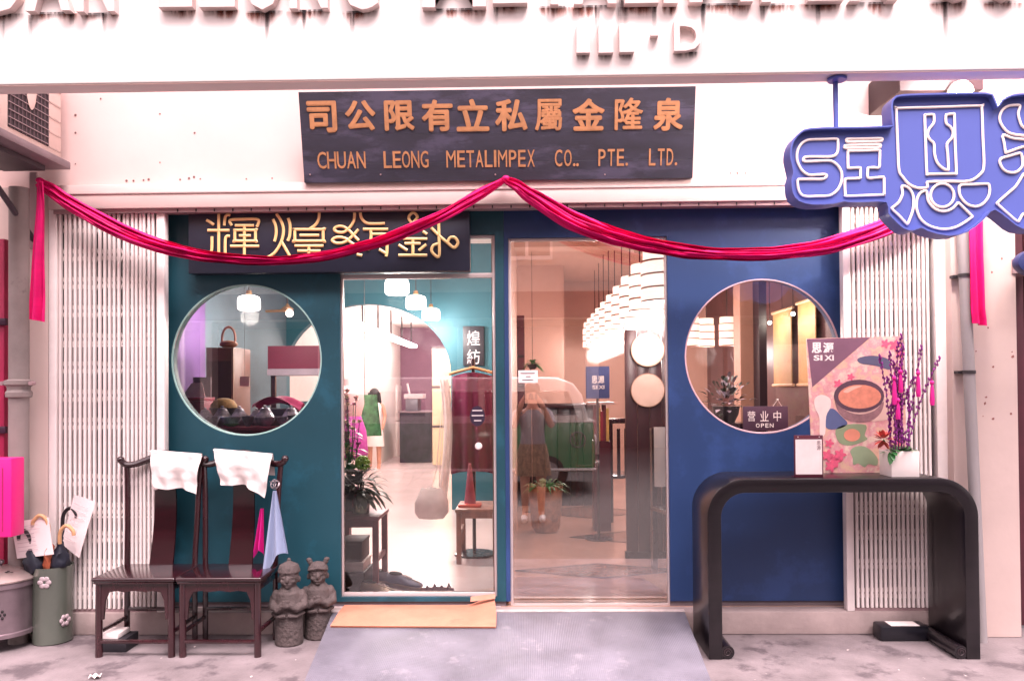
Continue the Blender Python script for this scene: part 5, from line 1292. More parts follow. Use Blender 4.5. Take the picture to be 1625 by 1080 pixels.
# low wooden table with cone, bag
m_oak = M('worn_oak', '#9a6f60', 0.45, var=0.25, scale=5, stretch=(4, 1, 1))
def low_table(label, x0, x1, y0, y1, zt, mat):
    t = thing('side_table', label, 'table', ((x0 + x1) / 2, (y0 + y1) / 2, ZT))
    MB().box(x0, x1, y0, y1, zt - 0.025, zt).build('table_top', mat, t, bevel=0.004)
    for x in (x0 + 0.025, x1 - 0.025):
        for y in (y0 + 0.025, y1 - 0.025): MB().box(x - 0.018, x + 0.018, y - 0.018, y + 0.018, ZT, zt - 0.0255).build('leg', mat, t, bevel=0.003)
    for x in (x0 + 0.025, x1 - 0.025): MB().box(x - 0.01, x + 0.01, y0 + 0.045, y1 - 0.045, ZT + 0.2, ZT + 0.23).build('stretcher', mat, t)
    MB().box(x0 + 0.045, x1 - 0.045, y0 + 0.018, y0 + 0.032, zt - 0.07, zt - 0.026).build('apron', mat, t)
    return t
tzt = FZ(806, 1.3, 750)
low_table('low wooden table under the plum dress', FX(722, 1.3), FX(790, 1.3), 1.25, 1.7, tzt, m_oak)
cp = P(746, 806, 1.4); 
cn = thing('display_cone', 'pinkish orange cone standing on the low table below the plum dress', 'cone', (cp.x, 1.4, tzt))
MB().lathe([(0.045, 0.02), (0.012, 0.32), (0.004, 0.325)], (cp.x, 1.4, tzt), 20).build('cone_body', M('cone_mauve', '#a55a6a', 0.5, var=0.2), cn)
MB().box(cp.x - 0.085, cp.x + 0.085, 1.33, 1.47, tzt, tzt + 0.022).build('cone_base', M('cone_orange', '#c9523c', 0.5), cn, bevel=0.006)
bp_ = P(678, 815, 1.1)
bgm = MB(); rings_ = []
for w_, d_, z_ in ((0.03, 0.02, 0.0), (0.095, 0.06, 0.008), (0.125, 0.075, 0.05), (0.125, 0.075, 0.12), (0.1, 0.05, 0.18), (0.075, 0.02, 0.225)):
    rings_.append([bgm.bm.verts.new((bp_.x + w_ * math.copysign(abs(math.cos(a)) ** 0.6, math.cos(a)), 1.35 + d_ * math.copysign(abs(math.sin(a)) ** 0.6, math.sin(a)), z_ + 0.006 * math.sin(5 * a))) for a in [2 * math.pi * k / 28 for k in range(28)]])
for A, B in zip(rings_, rings_[1:]):
    for k in range(28): bgm.bm.faces.new((A[k], A[(k + 1) % 28], B[(k + 1) % 28], B[k]))
bgm.bm.faces.new(rings_[0][::-1])
for v in bgm.bm.verts: v.co += Vector((mnoise.noise(v.co * 22), mnoise.noise(v.co * 22 + Vector((5, 0, 0))), 0)) * 0.014
bg_ = thing('carrier_bag', 'white plastic carrier bag hanging below the white scarf in the teal shop', 'bag', (bp_.x, 1.35, ZT))
zt_b = FZ(818, 1.35, 680)
for v in bgm.bm.verts: v.co.z += zt_b - 0.02
bgm.build('bag_body', M('bag_white', '#e0d8d8', 0.4, var=0.12, scale=12, trans=0.4), bg_)
MB().tube(spline([(bp_.x - 0.03, 1.35, zt_b + 0.19), (bp_.x + 0.03, 1.4, zt_b + 0.34), (FX(706, dy), dy - 0.02, zB_ + 0.01), (bp_.x + 0.06, 1.4, zt_b + 0.34), (bp_.x + 0.06, 1.35, zt_b + 0.19)], 8), 0.0025, 6).build('handle', M('bag_white', '#cfc6c8', 0.4), bg_)
# table with vase by the door
vx0, vx1 = FX(528, 0.42), FX(603, 0.42); vz = FZ(817, 0.42, 580)
low_table('rosy wooden table with a vase just behind the teal door', vx0, vx1, 0.36, 0.72, vz, M('rosy_wood', '#8f5a60', 0.45, var=0.25, scale=5))
vc = Vector((FX(572, 0.5), 0.5, vz))
vs_ = thing('flower_vase', 'glass vase with dark foliage and lime flower behind the teal door', 'vase', vc)
MB().lathe([(0.05, 0.0), (0.055, 0.01), (0.06, 0.13), (0.057, 0.13), (0.05, 0.012)], vc, 24, cap=False).build('vase_body', GLASS('vase_glass', 0.12, '#c8cfc4'), vs_)
m_dkleaf = M('dark_leaf', '#1f2a1c', 0.5, var=0.4)
for k in range(230):
    mb = MB(); a = random.uniform(0, 6.28); e = random.uniform(-0.4, 1.4); L_ = random.uniform(0.05, 0.11)
    d = Vector((math.cos(a) * math.cos(e), math.sin(a) * math.cos(e) * 0.7, math.sin(e)))
    leaf(mb, vc + Vector((-0.03, 0, 0.15)) + d * random.uniform(0.03, 0.16), d + Vector((0, 0, random.uniform(-0.5, 0.3))), L_, 0.018, 0.5); mb.build('leaf', m_dkleaf, vs_)
for k in range(6): MB().tube([vc + Vector((0, 0, 0.01)), vc + Vector((0.02 * math.cos(k), 0.02 * math.sin(k), 0.2))], 0.003, 5).build('stem', m_dkleaf, vs_)
fx = Vector((FX(575, 0.46), 0.46, FZ(735, 0.46, 575)))
fm = MB()
for k in range(60):
    a = random.uniform(0, 6.28); e = random.uniform(-1.2, 1.5); d = Vector((math.cos(a) * math.cos(e), math.sin(a) * math.cos(e), math.sin(e)))
    fm.ell(fx + d * 0.04, 0.012, 6, 4)
fm.build('lime_bloom', M('lime_bloom', '#8fae3c', 0.6, var=0.2), vs_)
MB().tube([fx, vc + Vector((0, 0, 0.12))], 0.004, 5).build('stem', m_dkleaf, vs_)
# bouquet of pale blossoms above the foliage, boxes under the table
bqc = Vector((FX(551, 0.62), 0.62, vz))
bq = thing('bouquet', 'pink and cream blossoms in a dark vase behind the lime flower', 'flowers', bqc)
MB().lathe([(0.04, 0.0), (0.055, 0.05), (0.05, 0.16), (0.035, 0.2), (0.03, 0.2), (0.0, 0.02)], bqc, 20, cap=False).build('vase_body', m_dkb if 'm_dkb' in globals() else m_blk, bq)
for k in range(26):
    a = random.uniform(0, 6.28); rr = random.uniform(0, 0.1); q = bqc + Vector((rr * math.cos(a), rr * math.sin(a) * 0.7, random.uniform(0.36, 0.78)))
    MB().tube([bqc + Vector((0, 0, 0.18)), bqc.lerp(q, 0.6) + Vector((0.01, 0, 0.03)), q], 0.0025, 5).build('stem', m_dkleaf, bq)
    mb = MB()
    for j in range(9):
        b_ = random.uniform(0, 6.28); e = random.uniform(-0.2, 1.4)
        leaf(mb, q, (math.cos(b_) * math.cos(e), math.sin(b_) * math.cos(e), math.sin(e)), 0.035, 0.012, 0.2)
    mb.build('blossom', M('blossom%d' % (k % 3), ('#d8a9a0', '#e2c9b0', '#b45a8a')[k % 3], 0.6, var=0.2, scale=40), bq)
    mb = MB(); leaf(mb, bqc.lerp(q, 0.7), (math.cos(a), math.sin(a), 0.2), 0.09, 0.016, 0.5); mb.build('leaf', m_leaf, bq)
for k, (z0, z1, hx, lb) in enumerate(((0.0, 0.14, '#221a20', 'lowest dark box under the rosy table'), (0.141, 0.2, '#d8c9c6', 'white flat box between the dark boxes under the rosy table'), (0.201, 0.33, '#3a2026', 'topmost dark box under the rosy table'))):
    bxx = thing('storage_box', lb, 'box', (vx0 + 0.1, 0.52, ZT + z0), 'boxes under the rosy table')
    MB().box(vx0 + 0.04, vx0 + 0.2 - 0.01 * k, 0.4 + 0.01 * k, 0.66, ZT + z0, ZT + z1 - 0.02).build('box_body', M('store_box%d' % k, hx, 0.6, var=0.15), bxx, bevel=0.003)
    MB().box(vx0 + 0.037, vx0 + 0.203 - 0.01 * k, 0.397 + 0.01 * k, 0.663, ZT + z1 - 0.0195, ZT + z1 - 0.001).build('box_lid', M('store_box%d' % k, hx, 0.6), bxx, bevel=0.002)
# shoes on the floor inside the teal door
def shoe(label, px, py, ang, col, sole, L_=0.27):
    c = FY(px, py, ZT); c.z = ZT
    t = thing('shoe', label, 'shoe', c)
    mtx = Matrix.Translation(c) @ Matrix.Rotation(ang, 4, 'Z')
    def ring(x, w_, h0, h1, n=12):
        return [(x, w_ * math.cos(a), h0 + (h1 - h0) * (0.5 + 0.5 * math.sin(a))) for a in [2 * math.pi * k / n for k in range(n)]]
    prof = [(-0.5, 0.02, 0.02, 0.05), (-0.47, 0.036, 0.018, 0.082), (-0.3, 0.038, 0.018, 0.088), (-0.12, 0.038, 0.018, 0.082), (0.05, 0.042, 0.018, 0.072), (0.25, 0.047, 0.018, 0.056), (0.42, 0.04, 0.018, 0.046), (0.5, 0.02, 0.02, 0.034)]
    mb = MB(); rings = [[mb.bm.verts.new(q) for q in ring(x * L_, w_, a, b)] for x, w_, a, b in prof]
    for A, B in zip(rings, rings[1:]):
        for j in range(12): mb.bm.faces.new((A[j], A[(j + 1) % 12], B[(j + 1) % 12], B[j]))
    mb.bm.faces.new(rings[0][::-1]); mb.bm.faces.new(rings[-1])
    mb.move(mtx).build('upper', col, t, sharp=70)
    sb = MB().tube([(x * L_ * 1.02, 0, 0.011) for x, *_ in prof], [w_ * 1.08 for _, w_, *_ in prof], 14, flat=0.24)
    sb.move(mtx).build('sole', sole, t, sharp=50)
    op = MB().ell((-0.3 * L_, 0, 0.084), (0.055, 0.027, 0.012), 14, 6).move(mtx).build('opening', M('shoe_inside', '#1b171c', 0.8), t)
    for k in range(4):
        MB().tube([(-0.02 * L_ + k * 0.016, -0.022, 0.082 - k * 0.005), (-0.02 * L_ + k * 0.016, 0.022, 0.082 - k * 0.005)], 0.003, 5).move(mtx).build('lace', M('lace', '#c9bcbb', 0.7), t)
m_gsh = M('grey_canvas', '#77778c', 0.7, var=0.2); m_sol = M('pale_sole', '#c9b8ac', 0.6)
shoe('tan shoe nearest the glass inside the teal door', 603, 946, R(-28), M('tan_canvas', '#e6cdb6', 0.7, var=0.1), m_sol)
shoe('grey sneaker behind the tan shoe inside the teal door', 616, 926, R(-18), m_gsh, m_sol)
shoe('grey sneaker nearest the middle of the teal door', 643, 932, R(-32), m_gsh, m_sol)
sp2 = FY(692, 944, ZT)
sd_ = thing('sandals', 'pinkish strappy sandal lying flat on the floor inside the teal door', 'sandal', sp2)
MB().tube([(sp2.x - 0.1, sp2.y + 0.02, ZT + 0.012), (sp2.x, sp2.y, ZT + 0.014), (sp2.x + 0.11, sp2.y + 0.02, ZT + 0.012)], [0.03, 0.042, 0.03], 12, flat=0.25).build('sole', M('sandal_pink', '#b58f90', 0.6), sd_)
for k in range(4):
    x = sp2.x - 0.07 + k * 0.045
    MB().tube([(x, sp2.y - 0.04, ZT + 0.018), (x + 0.015, sp2.y, ZT + 0.06 + 0.01 * (k % 2)), (x + 0.03, sp2.y + 0.045, ZT + 0.018)], 0.006, 6).build('strap', M('sandal_strap', '#8d6a70', 0.6), sd_)
# mannequin with magenta skirt behind the foliage
my = 1.7; mc = Vector((FX(553, my), my, ZT))
mq = thing('mannequin', 'mannequin torso in a pink top and magenta skirt behind the vase', 'mannequin', mc)
zq = FZ(660, my, 555)
MB().lathe([(0.02, 0.0), (0.02, zq - ZT - 0.3)], mc, 10).build('stand_pole', m_wood, mq); MB().lathe([(0.14, 0.0), (0.14, 0.012), (0.02, 0.025)], mc, 18).build('stand_base', m_wood, mq)
MB().lathe([(0.13, -0.34), (0.155, -0.3), (0.14, -0.12), (0.1, 0.0)], (mc.x, my, zq), 20).build('skirt', M('skirt_magenta', '#a8328f', 0.6, var=0.15), mq)
MB().lathe([(0.1, 0.001), (0.125, 0.1), (0.12, 0.18), (0.05, 0.24), (0.04, 0.3), (0.02, 0.31)], (mc.x, my, zq), 20).build('top', M('top_pink', '#d3a7a9', 0.7), mq)
gc = Vector((FX(578, 2.3), 2.3, FZ(648, 2.3, 578)))
gg = thing('green_garment', 'green patterned garment on a hanger left of the fridge', 'garment', gc)
MB().grid(lambda u, v: gc + Vector(((u - 0.5) * (0.2 + 0.08 * v), 0.03 * math.sin(u * 9), 0.12 - 0.36 * v)), 16, 12).grid(lambda u, v: gc + Vector(((u - 0.5) * (0.2 + 0.08 * v), 0.05 + 0.03 * math.sin(u * 9), 0.12 - 0.36 * v)), 16, 12).build('cloth', M('green_print', '#3d6b45', 0.7, var=0.7, scale=22), gg)
MB().cyl(gc + Vector((0, 0.025, 0.12)), (gc.x, gc.y + 0.025, 2.999), 0.003, n=5).build('hanging_wire', m_cordm, gg)

# things in the left round window: display counter
dz = 1.19; dy0, dy1 = 0.34, 0.85
x0, x1 = -2.55, FX(515, 0.6)
dc = thing('display_counter', 'crimson clothed display counter behind the left round window', 'counter', ((x0 + x1) / 2, 0.6, ZT))
MB().box(x0, x1, dy0, dy1, ZT, dz - 0.03).build('counter_body', M('crimson_cloth', '#7a1c3c', 0.7, var=0.25, scale=6), dc)
MB().box(x0, x1, dy0 - 0.01, dy1 + 0.01, dz - 0.029, dz).build('counter_top', M('crimson_cloth2', '#8a2444', 0.6, var=0.25, scale=6), dc, bevel=0.004)
m_por = M('blue_white_porcelain', '#b9b4c6', 0.25, var=0.6, scale=26); m_dkb = M('dark_bowl', '#2b2328', 0.35)
kinds = ['bowl', 'teapot', 'cup', 'jar', 'bowl', 'jar', 'cup', 'teapot', 'jar', 'bowl', 'cup', 'jar', 'bowl', 'teapot']
pos = ['first', 'second', 'third', 'fourth', 'fifth', 'sixth', 'seventh', 'eighth', 'ninth', 'tenth', 'eleventh', 'twelfth', 'thirteenth', 'fourteenth']
for i, kd in enumerate(kinds):
    px = 312 + i * 13.6; y = 0.41 + 0.12 * (i % 2) + 0.02 * (i % 3); c = Vector((FX(px, y), y, dz)); s = random.uniform(1.05, 1.4)
    t = thing(kd, '%s porcelain piece from the left behind the left round window, a %s' % (pos[i], kd), kd, c, 'porcelain on the display counter')
    pm = m_por if i % 3 else M('porcelain_grey', '#8d8894', 0.3, var=0.5, scale=20)
    if kd in ('bowl', 'dish', 'cup'):
        h = {'bowl': 0.05, 'dish': 0.025, 'cup': 0.055}[kd] * s; r_ = {'bowl': 0.055, 'dish': 0.065, 'cup': 0.033}[kd] * s
        MB().lathe([(r_ * 0.4, 0.0), (r_ * 0.45, 0.006), (r_ * 0.85, h * 0.6), (r_, h), (r_ * 0.95, h), (r_ * 0.75, h * 0.5), (0.0, 0.01)], c, 24, cap=False).build('body', pm, t)
    else:
        MB().lathe([(0.025 * s, 0.0), (0.045 * s, 0.02 * s), (0.05 * s, 0.045 * s), (0.03 * s, 0.075 * s), (0.022 * s, 0.08 * s)], c, 24).build('body', pm, t)
        MB().lathe([(0.028 * s, 0.08 * s), (0.02 * s, 0.092 * s), (0.007 * s, 0.096 * s), (0.01 * s, 0.104 * s), (0.0, 0.108 * s)], c, 18, cap=False).build('lid', pm, t)
        if kd == 'teapot':
            MB().tube([c + Vector((0.045 * s, 0, 0.035 * s)), c + Vector((0.07 * s, 0, 0.05 * s)), c + Vector((0.08 * s, 0, 0.075 * s))], [0.012, 0.009, 0.006], 8).build('spout', pm, t)
            MB().tube([c + Vector((-0.045 * s, 0, 0.06 * s)), c + Vector((-0.075 * s, 0, 0.055 * s)), c + Vector((-0.07 * s, 0, 0.025 * s)), c + Vector((-0.046 * s, 0, 0.025 * s))], 0.005, 8).build('handle', pm, t)
c = Vector((FX(355, 0.62), 0.62, dz))
hb = thing('straw_dome', 'tan woven dome on a dark bowl in the left round window', 'basket', c)
MB().lathe([(0.05, 0.0), (0.07, 0.06), (0.095, 0.115), (0.09, 0.115), (0.05, 0.03)], c, 24, cap=False).build('bowl', m_dkb, hb)
MB().lathe([(0.085, 0.112), (0.083, 0.135), (0.06, 0.165), (0.03, 0.178), (0.0, 0.18)], c, 24, cap=False).build('woven_lid', M('straw', '#a8834a', 0.7, var=0.35, scale=60, bump=0.4, bscale=120), hb)
c = Vector((FX(308, 0.7), 0.7, dz))
cb = thing('crimson_box', 'crimson box at the lower left of the left round window', 'box', c)
MB().box(c.x - 0.1, c.x + 0.1, 0.62, 0.8, dz, dz + 0.16).build('box_body', M('crimson_card', '#8a1a3e', 0.5), cb, bevel=0.004)
MB().box(c.x - 0.102, c.x + 0.102, 0.618, 0.802, dz + 0.161, dz + 0.185).build('box_lid', M('crimson_card', '#8a1a3e', 0.5), cb, bevel=0.004)
cc = thing('price_card', 'white tent card standing on the crimson box in the left window', 'card', (c.x, 0.7, dz + 0.186))
MB().plate([(c.x - 0.075, dz + 0.186), (c.x + 0.085, dz + 0.186), (c.x + 0.06, dz + 0.285), (c.x - 0.01, dz + 0.28)], (), 0.68, 0.684).build('card_face', m_paper, cc)
MB().box(c.x - 0.02, c.x + 0.1, 0.73, 0.745, dz + 0.186, dz + 0.32).build('card_stand', M('frame_grey', '#6b5a68', 0.5), cc)
c = Vector((FX(445, 0.72), 0.72, dz))
pkc = MB().grid(lambda u, v: c + Vector(((u - 0.5) * 0.32, (v - 0.5) * 0.2, 0.12 + 0.05 * math.sin(u * 3.1) + 0.02 * math.sin(v * 7 + u * 5))), 18, 10).grid(lambda u, v: c + Vector(((u - 0.5) * 0.32, (v - 0.5) * 0.2, 0.11 + 0.05 * math.sin(u * 3.1) + 0.02 * math.sin(v * 7 + u * 5))), 18, 10)
pt_ = thing('folded_cloth', 'bright pink folded cloth on a box in the left round window', 'cloth', c)
pkc.build('cloth_sheet', M('pink_fold', '#c92a72', 0.6, var=0.15), pt_)
MB().box(c.x - 0.13, c.x + 0.13, 0.65, 0.8, dz, dz + 0.105).build('box', M('slate_box', '#54485e', 0.6), pt_)
gcw = thing('green_dish', 'small pale green dish low in the left round window', 'dish', (FX(366, 0.37), 0.37, dz))
MB().lathe([(0.02, 0.0), (0.045, 0.012), (0.05, 0.02), (0.03, 0.012), (0.0, 0.008)], (FX(366, 0.38), 0.385, dz), 20, cap=False).build('dish_body', M('pale_green', '#7fae86', 0.35), gcw)
# brown cabinet with basket bag, hanging tag
cy_ = 1.2
x0, x1 = FX(327, cy_), FX(371, cy_); z1 = FZ(551, cy_, 350)
cab = thing('brown_cabinet', 'brown glazed cabinet beside the purple wall in the left window', 'cabinet', ((x0 + x1) / 2, cy_ + 0.15, ZT))
MB().box(x0, x1, cy_, cy_ + 0.35, ZT, z1).build('carcass', M('cabinet_brown', '#6a4338', 0.4, var=0.2), cab, bevel=0.004)
MB().box(x0 + 0.02, x1 - 0.02, cy_ - 0.004, cy_ - 0.0005, ZT + 0.1, z1 - 0.1).build('door_panel', M('cabinet_panel', '#4b3a36', 0.25), cab)
MB().box(x1 - 0.012, x1 + 0.002, cy_ - 0.012, cy_ - 0.0045, ZT + 0.05, z1 - 0.01).build('edge_strip', M('strip_gold', '#b59a80', 0.35, 0.3), cab)
bkc = Vector(((x0 + x1) / 2 + 0.02, cy_ + 0.12, z1))
bb = thing('basket_bag', 'small bag with an oval handle on top of the brown cabinet', 'bag', bkc)
MB().ell(bkc + Vector((0, 0, 0.03)), (0.07, 0.04, 0.03)).build('bag_body', M('bag_tan', '#8b5a48', 0.6), bb)
MB().tube([bkc + Vector((0.05 * math.cos(a), 0, 0.075 + 0.085 * math.sin(a))) for a in [k * math.pi / 12 for k in range(24)]], 0.009, 8, True).build('handle', M('handle_tan', '#c08f80', 0.5), bb)
tg = P(388, 605, 1.0)
tgt = thing('hanging_tag', 'small white square tag hanging in the left round window', 'tag', tg)
MB().box(tg.x - 0.034, tg.x + 0.034, 1.0, 1.004, tg.z - 0.034, tg.z + 0.034).build('card', m_paper, tgt); MB().cyl((tg.x, 1.002, tg.z + 0.034), (tg.x, 1.002, 2.999), 0.0012, n=5).build('thread', m_cordm, tgt)
hy = 2.6
hd = thing('reflected_sign_rack', 'added maroon panel with shelf standing for the reflected sign in the left window', 'rack', (FX(470, hy), hy, ZT))
a, b = P(425, 585, hy), P(520, 548, hy)
MB().box(a.x, b.x, hy, hy + 0.05, a.z, b.z).build('reflected_sign_board', M('maroon_board', '#6d1838', 0.5, var=0.15), hd)  # sign opposite, mirrored in the window, put in as this board
MB().box(a.x, b.x, hy - 0.02, hy + 0.3, a.z - 0.06, a.z - 0.002).build('shelf', M('shelf_pale', '#a79aa6', 0.5), hd)
for x in (a.x + 0.03, b.x - 0.03): MB().box(x - 0.02, x + 0.02, hy + 0.05, hy + 0.09, ZT, b.z).build('post', m_wood, hd)
MB().box(a.x + 0.08, b.x - 0.08, hy + 0.1, hy + 0.3, ZT, a.z - 0.3).build('rack_base', M('inner_teal_grey', '#4c6470', 0.6), hd)

# person standing beyond the arch
def skinned(nodes, edges, root, sub=2):
    me = bpy.data.meshes.new('skin'); me.from_pydata([n[0] for n in nodes], edges, [])
    o = bpy.data.objects.new('tmp', me); COL.objects.link(o)
    o.modifiers.new('k', 'SKIN'); 
    for i, n in enumerate(nodes):
        r_ = n[1]; r_ = (r_, r_) if isinstance(r_, (int, float)) else r_
        me.skin_vertices[0].data[i].radius = r_; me.skin_vertices[0].data[i].use_root = (i == root)
    s = o.modifiers.new('s', 'SUBSURF'); s.levels = sub; s.render_levels = sub
    return eval_mesh(o, 'body')
m_skin = M('skin', '#c98f79', 0.5, var=0.06); m_hair = M('dark_hair', '#1a1216', 0.45, var=0.3, scale=30, stretch=(6, 6, 1))
def face_bits(me_parent_org, head, fwd, hairmat): pass
yp = 8.2; fc_ = Vector((FX(594, yp), yp, ZT)); k_ = (FZ(620, yp, 594) - ZT) / 1.62
def V(x, y, z): return Vector((x * k_, y * k_, z * k_))
nodes = [(V(0, 0, 0.92), (0.14, 0.1)), (V(0, 0, 1.1), (0.115, 0.085)), (V(0, 0, 1.3), (0.14, 0.09)), (V(0, 0, 1.4), (0.06, 0.055)), (V(0, -0.01, 1.47), 0.06), (V(0, -0.01, 1.55), 0.085),
         (V(-0.17, 0, 1.33), 0.05), (V(-0.22, -0.02, 1.1), 0.04), (V(-0.2, -0.12, 0.92), 0.03), (V(-0.19, -0.16, 0.84), (0.035, 0.018)),
         (V(0.17, 0, 1.33), 0.05), (V(0.22, -0.02, 1.1), 0.04), (V(0.2, -0.12, 0.92), 0.03), (V(0.19, -0.16, 0.84), (0.035, 0.018)),
         (V(-0.09, 0, 0.82), 0.085), (V(-0.09, 0, 0.48), 0.058), (V(-0.09, 0.01, 0.1), 0.04), (V(-0.09, -0.12, 0.035), (0.04, 0.03)),
         (V(0.09, 0, 0.82), 0.085), (V(0.09, 0, 0.48), 0.058), (V(0.09, 0.01, 0.1), 0.04), (V(0.09, -0.12, 0.035), (0.04, 0.03))]
edges = [(0, 1), (1, 2), (2, 3), (3, 4), (4, 5), (2, 6), (6, 7), (7, 8), (8, 9), (2, 10), (10, 11), (11, 12), (12, 13), (0, 14), (14, 15), (15, 16), (16, 17), (0, 18), (18, 19), (19, 20), (20, 21)]
nodes = [(n[0], tuple(q * k_ for q in (n[1] if isinstance(n[1], tuple) else (n[1], n[1])))) for n in nodes]
pf = thing('person', 'person with long dark hair in a white dress standing beyond the arch', 'person', fc_)
me = skinned(nodes, edges, 0)
for p_ in me.polygons: p_.use_smooth = True
place('body', me, m_skin, pf, fc_)
MB().lathe([(0.2 * k_, 0.5 * k_), (0.18 * k_, 0.7 * k_), (0.165 * k_, 0.92 * k_), (0.14 * k_, 1.08 * k_), (0.165 * k_, 1.3 * k_), (0.13 * k_, 1.37 * k_), (0.07 * k_, 1.4 * k_)], fc_, 20, cap=False).build('white_dress', M('white_dress', '#e2d6d4', 0.8, var=0.06), pf)
hm = MB().ell(fc_ + V(0, 0.02, 1.57), (0.105 * k_, 0.11 * k_, 0.11 * k_)).tube([fc_ + V(0, 0.06, 1.55), fc_ + V(0, 0.1, 1.35), fc_ + V(0, 0.13, 1.12)], [0.1 * k_, 0.11 * k_, 0.05 * k_], 12)
for sx in (-1, 1): hm.tube([fc_ + V(sx * 0.085, 0.0, 1.58), fc_ + V(sx * 0.11, -0.01, 1.4), fc_ + V(sx * 0.12, -0.03, 1.2)], [0.04 * k_, 0.04 * k_, 0.015 * k_], 10)
hm.build('hair', m_hair, pf)
for sx in (-1, 1): MB().ell(fc_ + V(sx * 0.032, -0.088, 1.555), 0.011 * k_, 8, 6).build('eye', M('eye_dark', '#1c1416', 0.2), pf)
MB().ell(fc_ + V(0, -0.1, 1.53), (0.012 * k_, 0.016 * k_, 0.02 * k_), 8, 6).build('nose', m_skin, pf)
MB().ell(fc_ + V(0, -0.088, 1.495), (0.022 * k_, 0.008 * k_, 0.006 * k_), 8, 6).build('mouth', M('lip', '#9c4a4a', 0.5), pf)

# ---------------------------------------------------------------- right shop
RB = 7.0
wall('right_room_floor', -0.169, RX1 + 0.1, 0.119, RB + 0.1, -0.2, ZT - 0.0005, m_bfl)
wall('right_room_ceiling', -0.124, RX1 + 0.1, IY0 + 0.1, RB + 0.1, 3.0, 3.1, M('warm_ceiling', '#d9b6a6', 0.7, var=0.06))
wall('right_room_back_wall', -0.124, RX1 + 0.1, RB, RB + 0.1, ZT, 2.999, m_iwb)
wall('right_room_right_wall', RX1, RX1 + 0.1, IY0, RB, ZT, 2.999, m_iwd)
wall('left_room_far_wall', LX0, LX1, 11.71, 11.8, ZT, 3.0, m_iwm)
# projecting wall bay
wall('right_room_bay', -0.123, P(896, 640, 5.5).x, 5.5, RB - 0.001, ZT, 2.998, m_iwb)
wall('ceiling_beam', -0.123, RX1, 3.1, 3.35, 2.8, 2.999, M('warm_ceiling', '#d9b6a6', 0.7))
wall('right_room_column', P(1176, 640, 3.2).x, P(1205, 640, 3.2).x, 3.2, 3.45, ZT, 2.999, M('inner_tan', '#b08572', 0.6, var=0.06))
wall('dark_post', P(1206, 640, 3.0).x, P(1218, 640, 3.0).x, 3.0, 3.2, ZT, 2.999, M('post_dark', '#2a1c26', 0.4))
# lozenge floor inlays
m_inl = M('inlay_dark', '#33211f', 0.2, var=0.3, scale=30)
m_inl2 = M('inlay_pattern', '#7d5a4d', 0.18, var=0.5, scale=24)
fi = thing('floor_inlay', 'dark patterned lozenge tile bands set in the beige shop floor', 'floor tiles', (0.6, 2, ZT))
def zigzag(y0, amp, w_, x0, x1, n):
    for k in range(n):
        xa = x0 + (x1 - x0) * k / n; xb = x0 + (x1 - x0) * (k + 0.5) / n; xc = x0 + (x1 - x0) * (k + 1) / n
        MB().face([(xa, y0, ZT + 0.0015), (xb, y0 - amp, ZT + 0.0015), (xc, y0, ZT + 0.0015), (xb, y0 + amp, ZT + 0.0015)]).build('lozenge_tile', m_inl2, fi)
        for A, B in (((xa, y0), (xb, y0 - amp)), ((xb, y0 - amp), (xc, y0)), ((xc, y0), (xb, y0 + amp)), ((xb, y0 + amp), (xa, y0))):
            d = Vector((B[0] - A[0], B[1] - A[1])).normalized(); nn = Vector((-d.y, d.x)) * w_
            MB().face([(A[0] - nn.x, A[1] - nn.y, ZT + 0.003), (B[0] - nn.x, B[1] - nn.y, ZT + 0.003), (B[0] + nn.x, B[1] + nn.y, ZT + 0.003), (A[0] + nn.x, A[1] + nn.y, ZT + 0.003)]).build('inlay_strip', m_inl, fi)
ya = FY(930, 905, ZT).y
zigzag(ya, 0.22, 0.012, -0.1, 2.3, 2)
zigzag(FY(930, 852, ZT).y, 0.3, 0.012, 0.35, 2.6, 2)
zigzag(FY(930, 812, ZT).y, 0.4, 0.014, -0.05, 2.6, 2)
# dark counter added at the back so the van's reflection stands out
br = thing('added_counter', 'long dark counter added in the blue shop to show up the van reflection', 'counter', (0.45, 4.2, ZT))
bx_0, bx_1 = -0.1, P(945, 640, 4.2).x
for k in range(6):
    xa_ = bx_0 + (bx_1 - bx_0) * k / 6; MB().box(xa_ + 0.003, bx_0 + (bx_1 - bx_0) * (k + 1) / 6 - 0.003, 4.2, 4.55, ZT, ZT + 1.08).build('front_board', M('bar_wood', '#241417', 0.4, var=0.3, scale=4, stretch=(4, 4, 0.6)), br, bevel=0.004)
MB().box(bx_0, bx_1 + 0.04, 4.14, 4.58, ZT + 1.081, ZT + 1.13).build('bar_top', M('bar_top', '#3a2224', 0.25, var=0.2), br, bevel=0.006)
